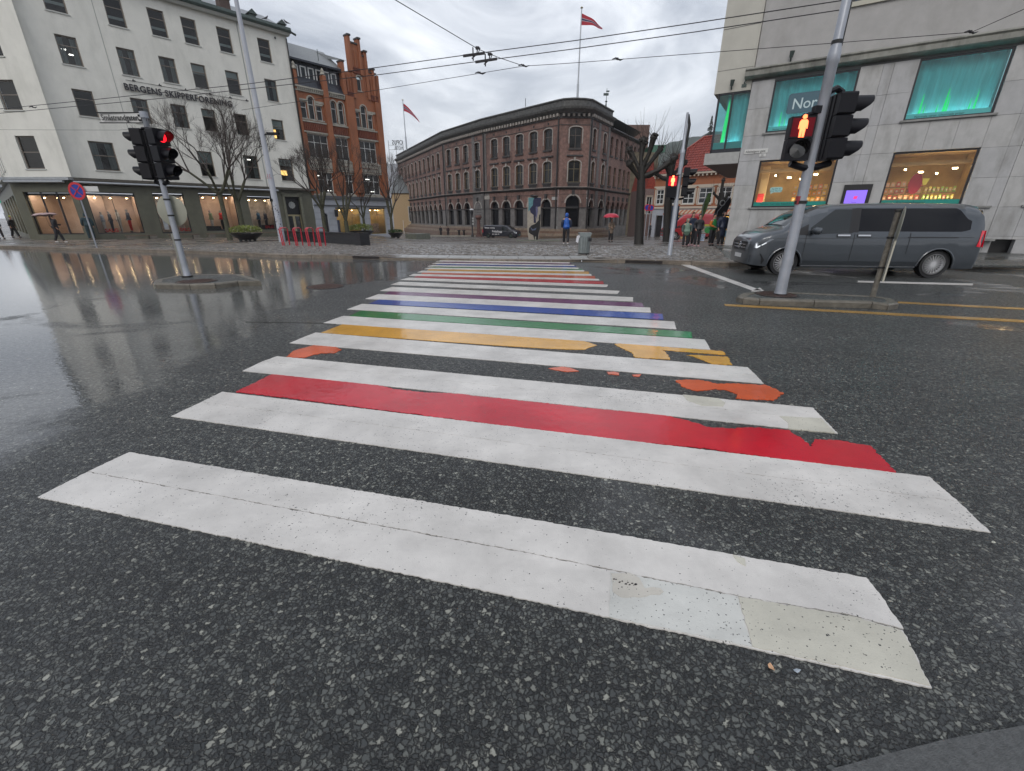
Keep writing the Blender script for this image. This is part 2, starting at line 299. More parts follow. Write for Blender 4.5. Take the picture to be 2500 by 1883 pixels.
# plaza
def cobmat():
    m, t, b = nodes('wet cobbles'); L = t.links
    tc = N(t, 'ShaderNodeTexCoord'); src = tc.outputs['Object']
    wv = N(t, 'ShaderNodeTexNoise'); wv.inputs['Scale'].default_value = .6; L.new(src, wv.inputs['Vector'])
    va = N(t, 'ShaderNodeMix', data_type='RGBA', blend_type='ADD'); va.inputs[0].default_value = .7; L.new(src, va.inputs[6]); L.new(wv.outputs['Color'], va.inputs[7])
    br = N(t, 'ShaderNodeTexBrick'); br.inputs['Scale'].default_value = 1; br.inputs['Brick Width'].default_value = .24; br.inputs['Row Height'].default_value = .14; br.inputs['Mortar Size'].default_value = .014; br.inputs['Mortar Smooth'].default_value = .6
    br.inputs['Color1'].default_value = (.11, .10, .09, 1); br.inputs['Color2'].default_value = (.20, .18, .16, 1); br.inputs['Mortar'].default_value = (.05, .045, .04, 1)
    L.new(va.outputs[2], br.inputs['Vector']); L.new(br.outputs['Color'], b.inputs['Base Color'])
    bp = N(t, 'ShaderNodeBump'); bp.inputs['Strength'].default_value = .8; bp.inputs['Distance'].default_value = .02; bp.invert = True; L.new(br.outputs['Fac'], bp.inputs['Height'])
    n = N(t, 'ShaderNodeTexNoise'); n.inputs['Scale'].default_value = 3.5; n.inputs['Detail'].default_value = 5; L.new(src, n.inputs['Vector'])
    b2 = N(t, 'ShaderNodeBump'); b2.inputs['Strength'].default_value = .5; b2.inputs['Distance'].default_value = .08; L.new(n.outputs['Fac'], b2.inputs['Height']); L.new(bp.outputs[0], b2.inputs['Normal']); L.new(b2.outputs[0], b.inputs['Normal'])
    r = N(t, 'ShaderNodeMapRange'); r.inputs[1].default_value = .4; r.inputs[2].default_value = .65; r.inputs[3].default_value = .16; r.inputs[4].default_value = .5
    n5 = N(t, 'ShaderNodeTexNoise'); n5.inputs['Scale'].default_value = .35; n5.inputs['Detail'].default_value = 4; L.new(src, n5.inputs['Vector']); L.new(n5.outputs['Fac'], r.inputs[0]); L.new(r.outputs[0], b.inputs['Roughness'])
    return m
M_COB = cobmat()
xs = [-900, -400, -200, -120, -90, -70, -55] + list(np.arange(-48, 48.1, 2.)) + [55, 80, 120, 200, 400, 900]
ds = [0, .3, .8, 1.5, 2.5, 4, 6, 8, 10, 12, 15, 18, 21, 25, 29, 33, 37, 41, 45, 49, 53, 57, 61, 66, 72, 80, 90, 100, 115, 140, 200, 400, 900]
def zpl(x, d):
    y = ky(x) + d; k = smooth(0, 1.6, d)
    return kh(x) * (1 - k) + terr(x, y) * k - (.004 if d < .32 else 0)
mb = MB(); vs = [(x, ky(x) + d, zpl(x, d)) for x in xs for d in ds]; n = len(ds)
mb.add(vs, [(i * n + j, (i + 1) * n + j, (i + 1) * n + j + 1, i * n + j + 1) for i in range(len(xs) - 1) for j in range(n - 1)])
plaza = tag(mb.build('pavement', M_COB, fix=False), 'wet cobbled square beyond the kerb', kind='structure')
def pz(x, y): return zpl(x, y - ky(x))
# kerb stones
M_KERB = mat('kerb granite', (.20, .165, .13), .38, var=.35, scale=9, bump=.5, bscale=30, dirt=(.05, .045, .035)); M_IRON = mat('cast iron', (.035, .03, .03), .4, .6, var=.3, bump=.4)
pts = []; s = 0
for a, b_ in zip(KL[1:-1], KL[2:]):
    L_ = (b_ - a).length; k = max(1, round(L_ / 1.1))
    for i in range(k): pts.append(a.lerp(b_, i / k))
drain_x = [-5.55, 4.0, -19.5]
for i in range(len(pts) - 1):
    a, b_ = pts[i], pts[i + 1]; d = (b_ - a).normalized(); nn = Vector((-d.y, d.x, 0)); a2 = a + d * .008; b2 = b_ - d * .008
    ha, hb = kh(a.x) + random.uniform(-.004, .004), kh(b_.x)
    q = MB(); c0 = .025
    for (p, h) in ((a2, ha), (b2, hb)):
        q.v += [tuple(p + Vector((0, 0, -.06))), tuple(p + Vector((0, 0, h - c0))), tuple(p + nn * c0 + Vector((0, 0, h + .003))), tuple(p + nn * .28 + Vector((0, 0, h + .003))), tuple(p + nn * .28 + Vector((0, 0, -.06)))]
    q.f = [[0, 1, 6, 5], [1, 2, 7, 6], [2, 3, 8, 7], [3, 4, 9, 8], [0, 4, 3, 2, 1], [5, 6, 7, 8, 9]]; q.m = [0] * 6
    q.build('kerb_stone', M_KERB, plaza)
for x, wd in ((-5.6, .55), (4.55, .62)):
    q = MB(); d = Vector((1, (ky(x + .5) - ky(x - .5)), 0)).normalized(); mx = Matrix.Translation((x, ky(x), 0)) @ Matrix.Rotation(math.atan2(d.y, d.x), 4, 'Z')
    q.box(-wd, wd, -.006, .02, .012, .105)
    for k in range(7): q.box(-wd + .06 + k * wd / 3.6, -wd + .09 + k * wd / 3.6, -.014, -.004, .015, .1)
    tag(q.build('drain_inlet', M_IRON, mx=mx), 'black kerb drain opening left of the crossing' if x < 0 else 'black kerb drain opening between litter bin and far signal pole', 'drain')
# pale flagstones at the far end of the crossing
M_FLAG = mat('pale flagstone', (.33, .33, .32), .3, var=.2, scale=4, bump=.2, bscale=25)
x = -5.0
while x < 2.7:
    wd = random.uniform(.8, 1.0)
    for r_ in (0,):
        q = MB(); y0 = ky(x) + .30; h0 = kh(x + wd / 2)
        y1 = y0 + .75
        q.add([(x, y0, h0 - .05), (x + wd - .02, ky(x + wd) + .3, h0 - .05), (x + wd - .02, ky(x + wd) + 1.05, h0 - .02), (x, y1, h0 - .02), (x, y0, h0 + .012), (x + wd - .02, ky(x + wd) + .3, h0 + .012), (x + wd - .02, ky(x + wd) + 1.05, h0 + .045), (x, y1, h0 + .045)],
              [(0, 3, 2, 1), (4, 5, 6, 7), (0, 1, 5, 4), (1, 2, 6, 5), (2, 3, 7, 6), (3, 0, 4, 7)])
        q.build('flagstone', M_FLAG, plaza)
    x += wd
# individually laid setts nearest the kerb
M_SETT = mat('granite setts', (.15, .135, .12), .13, var=.6, scale=4.0, bump=.35, bscale=40)
q = MB(); rng = random.Random(3)
for j in range(78):
    d = .33 + j * .125; x = -17.0 + (j % 2) * .11
    while x < 11.0:
        wd = rng.uniform(.15, .25); y = ky(x + wd / 2) + d
        if not ((-5.05 < x + wd and x < 2.7 and d < 1.1) or (x > 6.3 + (d * .65)) or d > 9.9):
            z = pz(x + wd / 2, y) ; z1 = z + rng.uniform(.010, .034); g = .013; t1, t2 = rng.uniform(-.013, .013), rng.uniform(-.013, .013); y1 = y + .125
            i = .022
            v = [(x + g, y + g, z - .01), (x + wd - g, y + g, z - .01), (x + wd - g, y1 - g, z - .01), (x + g, y1 - g, z - .01),
                 (x + g, y + g, z1 - .012), (x + wd - g, y + g, z1 - .012), (x + wd - g, y1 - g, z1 - .012), (x + g, y1 - g, z1 - .012),
                 (x + g + i, y + g + i, z1 + t1), (x + wd - g - i, y + g + i, z1 + t2), (x + wd - g - i, y1 - g - i, z1 - t1), (x + g + i, y1 - g - i, z1 - t2)]
            q.add(v, [(0, 1, 5, 4), (1, 2, 6, 5), (2, 3, 7, 6), (3, 0, 4, 7), (4, 5, 9, 8), (5, 6, 10, 9), (6, 7, 11, 10), (7, 4, 8, 11), (8, 9, 10, 11)])
        x += wd
o = q.build('sett', M_SETT, plaza, smooth=True, fix=False); tag(o, kind='stuff')
# asphalt apron by the corner of the grey building
q = MB(); q.prism([(7.3, ky(7.3) + .31), (26, ky(26) + .31), (27, 21), (11.25, 23.7), (10.6, 23.4)], .08, .135); tag(q.build('footpath', asphalt('footpath asphalt', .9, 1.6)), kind='structure')
# ------------------------------------------------------------------ crossing
def Zp(o, k, pts): return [(o[0] + x * k, o[1] + y * k) for x, y in pts]
def ragged(pts, step=.035, amp=.006, seed=0):
    rg = random.Random(seed); out = []
    for a, b_ in zip(pts, pts[1:] + pts[:1]):
        d = b_ - a; L_ = d.length; nn = Vector((-d.y, d.x, 0)).normalized(); k = max(1, int(L_ / step)); r0 = 0
        for i in range(k):
            r0 = r0 * .25 + rg.uniform(-amp, amp)
            out.append(a + d * (i / k) + (nn * r0 if i else Vector()))
    return out
def marking(name, pix, matl, z=.006, step=.013, amp=.0032, label=None, seed=0, pl=None):
    pts = [gp(u, v) for u, v in pix] if pl is None else pl
    pts = ragged(pts, step, amp, seed or int(pts[0].x * 1000) % 997)
    q = MB(); q.prism([(p.x, p.y) for p in pts], -.003, z); o = q.build(name, matl, road)
    if label: o['label'] = label
    return o
k3 = 700 / 2212; k4 = 1000 / 2212; k6 = 1200 / 2212
def split(name, BL, ML, TL, TR, MR, BR, m=P_WHITE, gap=.006, **kw):
    a = [gp(*p) for p in (BL, ML, TL, TR, MR, BR)]; g = Vector((0, gap, 0))
    kw.setdefault('amp', .003); marking(name, None, m, pl=[a[0], a[5], a[4] - g, a[1] - g], **kw); marking(name, None, m, pl=[a[1] + g, a[4] + g, a[3], a[2]], **kw)
z5 = lambda *p: Zp((0, 950), k4, p); z6 = lambda *p: Zp((1300, 1250), k6, p); z4 = lambda *p: Zp((1500, 850), k4, p); z2 = lambda *p: Zp((500, 700), k3, p); z3 = lambda *p: Zp((1100, 700), k3, p); z1 = lambda *p: Zp((900, 600), k3, p)
g = Vector((0, .003, 0))
lo = [gp(*p) for p in z5((205, 588)) + z6((0, 403), (580, 532), (1160, 657), (1795, 797), (1740, 690), (1700, 600), (1662, 535), (1440, 472), (920, 382), (0, 192)) + z5((475, 450))]
lo = [p - (g if i > 6 else Vector()) for i, p in enumerate(lo)]
marking('white_stripe', None, P_WHITE, pl=lo, label='nearest white stripe, lower strip with a worn cream patch')
hi = [gp(*p) for p in z5((475, 450)) + z6((0, 192), (920, 382), (1440, 472), (1668, 530), (1560, 370), (1500, 300), (870, 190), (0, 38)) + z5((700, 345))]
hi = [p + (g if i < 4 else Vector()) for i, p in enumerate(hi)]
marking('white_stripe', None, P_WHITE, pl=hi)
marking('paint_patch', z6((352, 275), (520, 305), (920, 386), (985, 612), (345, 478)), paint('grey white paint', (.60, .60, .565), .3, 3.5), z=.0085, amp=.003, label='greyer repair patch on the nearest stripe')
marking('paint_patch', z6((925, 387), (1440, 478), (1655, 540), (1700, 610), (1738, 695), (1785, 788), (1160, 650), (988, 612)), P_OLD, z=.0088, amp=.003, label='worn cream patch at the end of the nearest stripe')
marking('paint_patch', z6((352, 283), (430, 280), (480, 305), (505, 352), (540, 346), (575, 352), (588, 366), (572, 380), (535, 378), (480, 392), (400, 392), (360, 365)), P_BEIGE, z=.0105, amp=.004, step=.02, label='beige bare spot in the nearest stripe')
rc = random.Random(4)
for pp in [[(cx + s_ * rc.uniform(.5, 1.2) * math.cos(a_), cy + s_ * .6 * rc.uniform(.5, 1.2) * math.sin(a_)) for a_ in (0, 1.2, 2.5, 3.7, 5)] for cx, cy, s_ in [(368 + 9.5 * i_ + rc.uniform(-4, 4), 316 + 2.4 * i_ + rc.uniform(-7, 7), rc.uniform(3, 8)) for i_ in range(11)]]:
    marking('paint_chip', z6(*pp), M_IRON, z=.0115, step=.008, amp=.003)
marking('paint_patch', z6((900, 197), (955, 215), (958, 250), (925, 232)), P_OLD, z=.0085, step=.02, amp=.003)
split('white_stripe', (418, 1018), (493, 982.5), (543, 958), (2268, 1166), (2338, 1226), (2418, 1302), gap=.0015)
split('white_stripe', (592, 907), (640, 884), (677, 871), (1984, 997), (2013, 1027), (2045, 1060), gap=.0015)
marking('paint_patch', z4((368, 255), (560, 275), (600, 300), (585, 320), (470, 315), (390, 285)), P_OLD, z=.0085, amp=.004)
marking('paint_patch', z4((890, 372), (1120, 385), (1190, 462), (940, 440), (938, 410)), P_OLD, z=.0085, amp=.004)
split('white_stripe', (707, 838.6), (742, 824), (770.6, 813), (1825, 898), (1845, 917), (1864, 938), gap=.001)
split('white_stripe', (789.6, 789.6), (817, 779.5), (838.6, 772), (1720, 830), (1728, 842), (1734, 855), gap=.001)
for q_ in (((847.5, 756), (1651, 804.4), (1646, 786), (884.5, 742.7)), ((892, 730.4), (1589, 764), (1587, 752), (924, 719))): marking('white_stripe', q_, P_WHITE)
for BL, TL, TR, BR in (((88, 350), (180, 320), (2040, 400), (2040, 432)), ((170, 302), (240, 280), (1938, 350), (1920, 373)), ((245, 265), (310, 248), (1848, 303), (1835, 320)), ((310, 233), (350, 219), (1775, 258), (1780, 270)), ((375, 208), (410, 194), (1718, 221), (1720, 233)), ((430, 181), (470, 171), (1665, 191), (1660, 201)), ((455, 160), (490, 152), (1618, 171), (1620, 180)), ((490, 140), (530, 133), (1585, 150), (1588, 158)), ((520, 122), (560, 114), (1550, 130), (1550, 138))):
    marking('white_stripe', z1(BL, BR, TR, TL), paint('weathered white paint', (.64, .615, .575), .4, 1.5) if 'weathered white paint' not in bpy.data.materials else bpy.data.materials['weathered white paint'], step=.08)
marking('red_stripe', z2((240, 815), (530, 672), (1380, 770), (1450, 792), (1700, 820), (1900, 825)) + z4((0, 340), (200, 350), (380, 390), (520, 432), (640, 437), (740, 430), (940, 445), (1010, 490), (1062, 538), (1080, 496), (1200, 500), (1380, 530), (1530, 685), (1340, 662), (900, 602), (500, 545), (0, 497)) + z2((570, 852)), P_RED, z=.0045, amp=.008, label='wide red stripe with worn edge')
marking('orange_patch', z2((630, 545), (680, 500), (840, 453), (900, 450), (1000, 460), (1052, 490), (1000, 515), (900, 515), (850, 525), (770, 550)), P_ORANGE, z=.0045, amp=.010, label='orange paint remnant at the left end')
marking('orange_patch', z3((755, 632), (860, 620), (920, 628), (990, 655), (900, 660), (800, 645)), P_ORANGE, z=.0045, amp=.004, step=.02)
marking('orange_patch', z3((1205, 660), (1260, 658), (1300, 668), (1300, 685), (1215, 677)), P_ORANGE, z=.0045, amp=.004, step=.02)
marking('orange_patch', z3((1400, 683), (1470, 678), (1455, 697), (1410, 694)), P_ORANGE, z=.0045, amp=.004, step=.02)
marking('orange_patch', z4((330, 178), (370, 173), (450, 172), (560, 195), (640, 193), (820, 202), (915, 245), (860, 285), (660, 275), (665, 250), (600, 228), (540, 222), (440, 234), (370, 212)), P_ORANGE, z=.0045, amp=.011, label='large orange paint remnant at the right end')
marking('yellow_stripe', z2((898, 357), (1070, 290)) + z3((0, 345), (500, 372), (1000, 415), (1075, 435), (1130, 455), (1060, 475), (1040, 487), (950, 487), (750, 480), (400, 458), (0, 430)), P_YEL, z=.0045, amp=.004, label='yellow stripe broken off at its right end')
marking('yellow_patch', z3((1265, 445), (1320, 437), (1560, 460), (1800, 478), (2100, 500), (2120, 530), (1900, 512), (1640, 492), (1680, 530), (1690, 565), (1420, 548), (1400, 510), (1360, 495), (1330, 480)), P_YEL, z=.0045, amp=.012)
marking('yellow_patch', z3((1820, 530), (1900, 530), (2140, 545), (2170, 608), (2020, 600), (1960, 575), (1900, 550)), P_YEL, z=.0045, amp=.012)
marking('green_stripe', ((854, 772), (880, 759), (1688, 811), (1690, 826)), P_GREEN, z=.0045)
marking('blue_stripe', ((902, 742), (927, 731), (1617, 767), (1620, 781)), P_BLUE, z=.0045)
marking('purple_stripe', ((936, 720), (952, 711.5), (1568, 740.5), (1572, 750)), P_PUR, z=.0045)
for nm, mt, BL, TL, TR, BR in (('red_stripe', P_RED, (350, 245), (380, 230), (1810, 276), (1815, 297)), ('orange_stripe', P_ORANGE, (405, 218), (430, 204), (1745, 236), (1750, 254)), ('yellow_stripe', P_YEL, (450, 192), (480, 174), (1700, 201), (1700, 218)), ('green_stripe', P_GREEN, (475, 170), (500, 158), (1645, 180), (1650, 191)), ('blue_stripe', P_BLUE, (520, 148), (545, 140), (1600, 155), (1603, 165)), ('purple_stripe', P_PUR, (560, 129), (580, 121), (1560, 136), (1565, 144))):
    marking(nm, z1(BL, BR, TR, TL), mt, z=.0045, step=.08, label='farther ' + nm.replace('_', ' '))
marking('white_line', Zp((1500, 430), 400 / 2212, ((850, 1180), (960, 1180), (1990, 1548), (1860, 1548))) + [], P_WHITE, step=.1, label='slanting white stop line by the far kerb')
marking('white_line', ((1833, 712), (1866, 712), (1862, 709), (1855, 703)), P_WHITE, step=.1)
marking('white_line', ((2094, 686), (2094, 689.5), (2375, 697), (2375, 693)), P_WHITE, step=.1, label='thin white line under the grey van')
marking('yellow_line', ((1768, 743), (1770, 747), (3300, 833), (3300, 825)), P_LINE, step=.1, label='orange yellow line in front of the right island')
marking('yellow_line', ((2192, 737), (2192, 740.5), (3300, 799), (3300, 793)), P_LINE, step=.1, label='orange yellow line behind the right island')
# ------------------------------------------------------------------ traffic islands
M_IK = mat('island kerb stone', (.145, .13, .105), .42, var=.3, scale=7, bump=.5, bscale=35, dirt=(.06, .055, .04))
def island(name, pix, label, h=.11):
    P = [gp(u, v, h) for u, v in pix]; c = sum(P, Vector()) / len(P)
    t = thing(name, label, 'traffic island', loc=(c.x, c.y, 0)); P = [p - Vector((c.x, c.y, 0)) for p in P]
    dense = []
    for a, b_ in zip(P, P[1:] + P[:1]):
        k = max(1, round((b_ - a).length / .8)); dense += [a.lerp(b_, i / k) for i in range(k)]
    n = len(dense); inn = []
    for i in range(n):
        tg = (dense[(i + 1) % n] - dense[i - 1]).normalized(); nn = Vector((-tg.y, tg.x, 0))
        if nn.dot(dense[i] - Vector((0, 0, h))) > 0: nn = -nn
        inn.append(dense[i] + nn * .16)
    for i in range(n):
        a, b_, ia, ib = dense[i], dense[(i + 1) % n], inn[i], inn[(i + 1) % n]; e = (b_ - a).normalized() * .006; dn = Vector((0, 0, -h - .03)); ca, cb = (ia - a) * .15, (ib - b_) * .15; cz = Vector((0, 0, -.025))
        q = MB(); q.v = [tuple(v) for v in (a + e + dn, b_ - e + dn, b_ - e + cz, a + e + cz, a + e + ca, b_ - e + cb, ib - e, ia + e, ib - e + dn, ia + e + dn)]
        q.f = [[0, 1, 2, 3], [3, 2, 5, 4], [4, 5, 6, 7], [7, 6, 8, 9], [0, 3, 4, 7, 9], [1, 8, 6, 5, 2]]; q.m = [0] * 6
        q.build('kerb_stone', M_IK, t)
    q = MB(); q.prism([(p.x, p.y) for p in inn], .01, h - .006); q.build('surface', M_ISL, t)
    return t
island('traffic_island', Zp((370, 640), 290 / 2212, ((20, 390), (60, 330), (500, 245), (900, 225), (1650, 225), (1900, 290), (2035, 350), (1600, 355), (1180, 405), (700, 415), (60, 402))), 'low kerbed island under the left traffic light')
island('traffic_island', ((1799, 722), (1814, 715), (1865, 711), (1951, 714), (2131, 722), (2179, 729), (2196, 739), (2170, 743), (2131, 738), (1990, 734.5), (1856, 731), (1815, 727)), 'low kerbed island under the right traffic light and leaning sign post')
def manhole(name, u, v, r, z, label, sx=1):
    p = gp(u, v, z); q = MB(); q.lathe([(r, -.02), (r, .006), (r * .93, .006), (r * .93, .002)], n=28, sx=sx)
    q2 = MB(); q2.lathe([(r * .915, -.01), (r * .915, .006)], n=28, sx=sx)
    for i in range(-4, 5):
        for j in range(-4, 5):
            if i * i + j * j < 18: q2.box(i * r * .2 - r * .07, i * r * .2 + r * .07, j * r * .2 - r * .05, j * r * .2 + r * .05, .006, .011)
    t = thing(name, label, 'manhole cover', loc=p); q.build('rim', M_IRON, t); q2.build('cover', mat('rusty iron', (.09, .05, .04), .35, .5, var=.4, bump=.3), t)
manhole('manhole_cover', 795, 700, .42, .001, 'round brownish manhole cover in the road left of the crossing')
manhole('manhole_cover', 480, 687, .42, .107, 'dark round cover on the left island beside the pole')
manhole('manhole_cover', 1895, 719, .38, .107, 'rusty ribbed cover around the pole on the right island')
# near kerb corner bottom right of the view
q = MB(); pc = [gp(2030, 1883), gp(2150, 1850), gp(2300, 1812), gp(2500, 1776), Vector((4, 1.35, 0)), Vector((9, 1.6, 0)), Vector((9, -4, 0)), Vector((-1.2, -4, 0)), Vector((.2, .1, 0))]
q.prism([(p.x, p.y) for p in pc], -.02, .012); tag(q.build('pavement', mat('fine grey asphalt', (.085, .088, .088), .42, var=.35, scale=60, bump=.5, bscale=220)), 'smooth grey strip at the near right corner', kind='structure')
# litter on the asphalt
def scrap(u, v, s, col, label, seed):
    p = gp(u, v, .006); rg = random.Random(seed); q = MB(); n = 7
    vs = [(s * (.5 + rg.random() * .6) * math.cos(k * 6.28 / n) * 1.6, s * (.5 + rg.random() * .5) * math.sin(k * 6.28 / n), rg.uniform(0, s * .3)) for k in range(n)]
    q.prism([(a, b_) for a, b_, c in vs], 0, s * .12); q.v = [(a, b_, c + abs(a) * .2) for a, b_, c in q.v]
    tag(q.build('scrap', mat('scrap %d' % seed, col, .5, var=.3, scale=80), mx=Matrix.Translation(p) @ Matrix.Rotation(rg.random() * 3, 4, 'Z')), label, 'litter')
scrap(1882, 1628, .012, (.6, .35, .2), 'small orange and white paper scrap below the nearest white stripe', 1)
scrap(1945, 1638, .009, (.35, .4, .45), 'tiny grey blue scrap just right of the orange paper scrap', 2)
scrap(2447, 1820, .007, (.4, .37, .3), 'pale pebble on the edge of the near right kerb', 3)
scrap(2044, 1785, .006, (.45, .43, .36), 'pale flat chip lying alone on the dark foreground asphalt', 4)
scrap(2425, 1325, .009, (.45, .45, .38), 'cream paint crumb beyond the tip of the second white stripe', 5)
# fine rain debris: light stone chips over the asphalt
# ================================================================== BUILDINGS: helpers
def arc_pts(x0, x1, zs, rise, n=10):
    c = (x0 + x1) / 2; a = (x1 - x0) / 2
    return [(c - a * math.cos(math.pi * k / n), zs + rise * math.sin(math.pi * k / n)) for k in range(n + 1)]
def wall(name, parent, x0, x1, z0, z1, holes, mt, y=0., reveal=.22, mx=None, rev_m=None, top=True):
    q = MB(); xs = sorted({x0, x1} | {h[0] for h in holes} | {h[1] for h in holes}); zs = sorted({z0, z1} | {h[2] for h in holes} | {h[3] for h in holes})
    xs = [x for x in xs if x0 <= x <= x1]; zs = [z for z in zs if z0 <= z <= z1]
    for a, b in zip(xs[:-1], xs[1:]):
        run = None
        for c, d in zip(zs[:-1], zs[1:]):
            cx, cz = (a + b) / 2, (c + d) / 2
            if any(h[0] < cx < h[1] and h[2] < cz < h[3] for h in holes):
                if run: q.quad((a, y, run[0]), (b, y, run[0]), (b, y, run[1]), (a, y, run[1])); run = None
            else: run = (run[0], d) if run else (c, d)
        if run: q.quad((a, y, run[0]), (b, y, run[0]), (b, y, run[1]), (a, y, run[1]))
    rm = 1 if rev_m else 0
    for h in holes:
        a, b, c, d = h[:4]; rise = h[4] if len(h) > 4 else 0; yr = y + reveal; ds = d - rise
        q.quad((a, y, c), (a, yr, c), (a, yr, ds), (a, y, ds), rm); q.quad((b, y, c), (b, y, ds), (b, yr, ds), (b, yr, c), rm); q.quad((a, y, c), (b, y, c), (b, yr, c), (a, yr, c), rm)
        if rise:
            P = arc_pts(a, b, ds, rise)
            for (p0, p1) in zip(P[:-1], P[1:]):
                q.quad((p0[0], y, p0[1]), (p1[0], y, p1[1]), (p1[0], y, d), (p0[0], y, d)); q.quad((p0[0], y, p0[1]), (p0[0], yr, p0[1]), (p1[0], yr, p1[1]), (p1[0], y, p1[1]), rm)
        else: q.quad((a, y, d), (a, yr, d), (b, yr, d), (b, y, d), rm)
    return q.build(name, [mt] + ([rev_m] if rev_m else []), parent, mx=mx, fix=False)
def pbox(name, parent, mt, *a, mx=None, **k):
    q = MB(); q.box(*a); o = q.build(name, mt, parent, mx=mx); 
    if k.get('label'): o['label'] = k['label']
    if k.get('kind'): o['kind'] = k['kind']
    return o
WC = {}
def window(parent, s0, s1, z0, z1, y, fm, pm, rise=0, hb=(), vb=(), fw=.055, bw=.035, sill=None, hood=None, mx=None, name='window', fd=.06):
    w_, h = round(s1 - s0, 2), round(z1 - z0, 2); key = (w_, h, fm.name, pm.name, round(rise, 2), tuple(hb), tuple(vb), fw, sill and sill[0].name, hood and hood[0].name, fd)
    if key not in WC:
        q = MB(); ms = [fm]; hs = h - rise
        q.box(0, fw, 0, fd, 0, hs); q.box(w_ - fw, w_, 0, fd, 0, hs); q.box(fw, w_ - fw, 0, fd, 0, fw)
        if rise:
            P = arc_pts(0, w_, hs, rise, 8); Q = arc_pts(fw, w_ - fw, hs, max(.02, rise - fw), 8)
            for i in range(8):
                a, b, c, d = P[i], P[i + 1], Q[i + 1], Q[i]
                q.add([(a[0], 0, a[1]), (b[0], 0, b[1]), (c[0], 0, c[1]), (d[0], 0, d[1]), (a[0], fd, a[1]), (b[0], fd, b[1]), (c[0], fd, c[1]), (d[0], fd, d[1])], [(0, 1, 2, 3), (3, 2, 6, 7), (4, 5, 6, 7)])
        else: q.box(fw, w_ - fw, 0, fd, h - fw, h)
        for f in hb: q.box(fw, w_ - fw, .004, fd - .01, f * h - bw / 2, f * h + bw / 2)
        for f in vb:
            zt = h - fw
            if rise: zt = hs + rise * math.sqrt(max(0, 1 - ((f * w_ - w_ / 2) / (w_ / 2)) ** 2)) - fw
            q.box(f * w_ - bw / 2, f * w_ + bw / 2, .008, fd - .014, fw, zt)
        if sill:
            ms.append(sill[0]); pr, th = sill[1:3]; q.box(-.07, w_ + .07, -pr - y_off(sill), fd, -th, 0, 1)
            if len(sill) > 4: q.box(0, w_, -y_off(sill) - .03, fd, -th - sill[4], -th, 1)
        if hood:
            ms.append(hood[0]); k = len(ms) - 1; hw, ho = hood[1], hood[2]
            P = arc_pts(-.02, w_ + .02, hs, rise + .02, 10) if rise else [(0, h), (w_, h)]
            Q = arc_pts(-hw, w_ + hw, hs, rise + hw, 10) if rise else [(-hw, h + hw), (w_ + hw, h + hw)]
            for i in range(len(P) - 1):
                a, b, c, d = P[i], P[i + 1], Q[i + 1], Q[i]; y0, y1 = -ho - .06, -ho
                q.add([(a[0], y0, a[1]), (b[0], y0, b[1]), (c[0], y0, c[1]), (d[0], y0, d[1]), (a[0], y1, a[1]), (b[0], y1, b[1]), (c[0], y1, c[1]), (d[0], y1, d[1])], [(0, 1, 2, 3), (3, 2, 6, 7), (0, 4, 5, 1)], k)
            zl = hs - (.0 if rise else 0)
            if hood[3]: q.box(-hw, -.02, -ho - .06, -ho, hs * (1 - hood[3]), hs, k); q.box(w_ + .02, w_ + hw, -ho - .06, -ho, hs * (1 - hood[3]), hs, k)
            if len(hood) > 4 and hood[4]: c = w_ / 2; q.prism([(c - .1, h - .06), (c + .1, h - .06), (c + .15, h + .42), (c - .15, h + .42)], -ho - .16, -ho, 'y', k)
        me = q.mesh('window', ms)
        p = MB(); poly = [(fw * .5, fw * .5), (w_ - fw * .5, fw * .5), (w_ - fw * .5, hs)] + ([(a, b) for a, b in reversed(arc_pts(fw * .5, w_ - fw * .5, hs, rise - fw * .5, 8)[1:-1])] if rise else [(w_ - fw * .5, h - fw * .5), (fw * .5, h - fw * .5)]) + ([(fw * .5, hs)] if rise else [])
        n = len(poly); p.add([(a, fd * .6, b) for a, b in poly], [tuple(range(n))]); WC[key] = (me, p.mesh('pane', pm, fix=False))
    base = Matrix.Translation((s0, y, z0)); o = link(name, WC[key][0], parent, (mx @ base) if mx is not None else base)
    link('pane', WC[key][1], o); return o
def y_off(s): return s[3] if len(s) > 3 else .2
def sweep(parent, name, poly, prof, mt, inv=None, **kw):      # profile (out, z) swept along a plan polyline whose left side is the inside
    P = [Vector((a, b, 0)) for a, b in poly]; off = []
    for i, p in enumerate(P):
        ns = []
        for a, b in ((i - 1, i), (i, i + 1)):
            if a >= 0 and b < len(P):
                d = (P[b] - P[a]).normalized(); ns.append(Vector((d.y, -d.x, 0)))
        n = sum(ns, Vector()).normalized(); off.append(n / max(.4, n.dot(ns[0])))
    q = MB(); k = len(prof); vs = []
    for p, o in zip(P, off): vs += [p + o * a + Vector((0, 0, z)) for a, z in prof]
    fs = [(i * k + j, (i + 1) * k + j, (i + 1) * k + (j + 1) % k, i * k + (j + 1) % k) for i in range(len(P) - 1) for j in range(k)]
    fs += [tuple(range(k)), tuple(range((len(P) - 1) * k, len(P) * k))]
    q.add(vs, fs); return q.build(name, mt, parent, mx=inv)
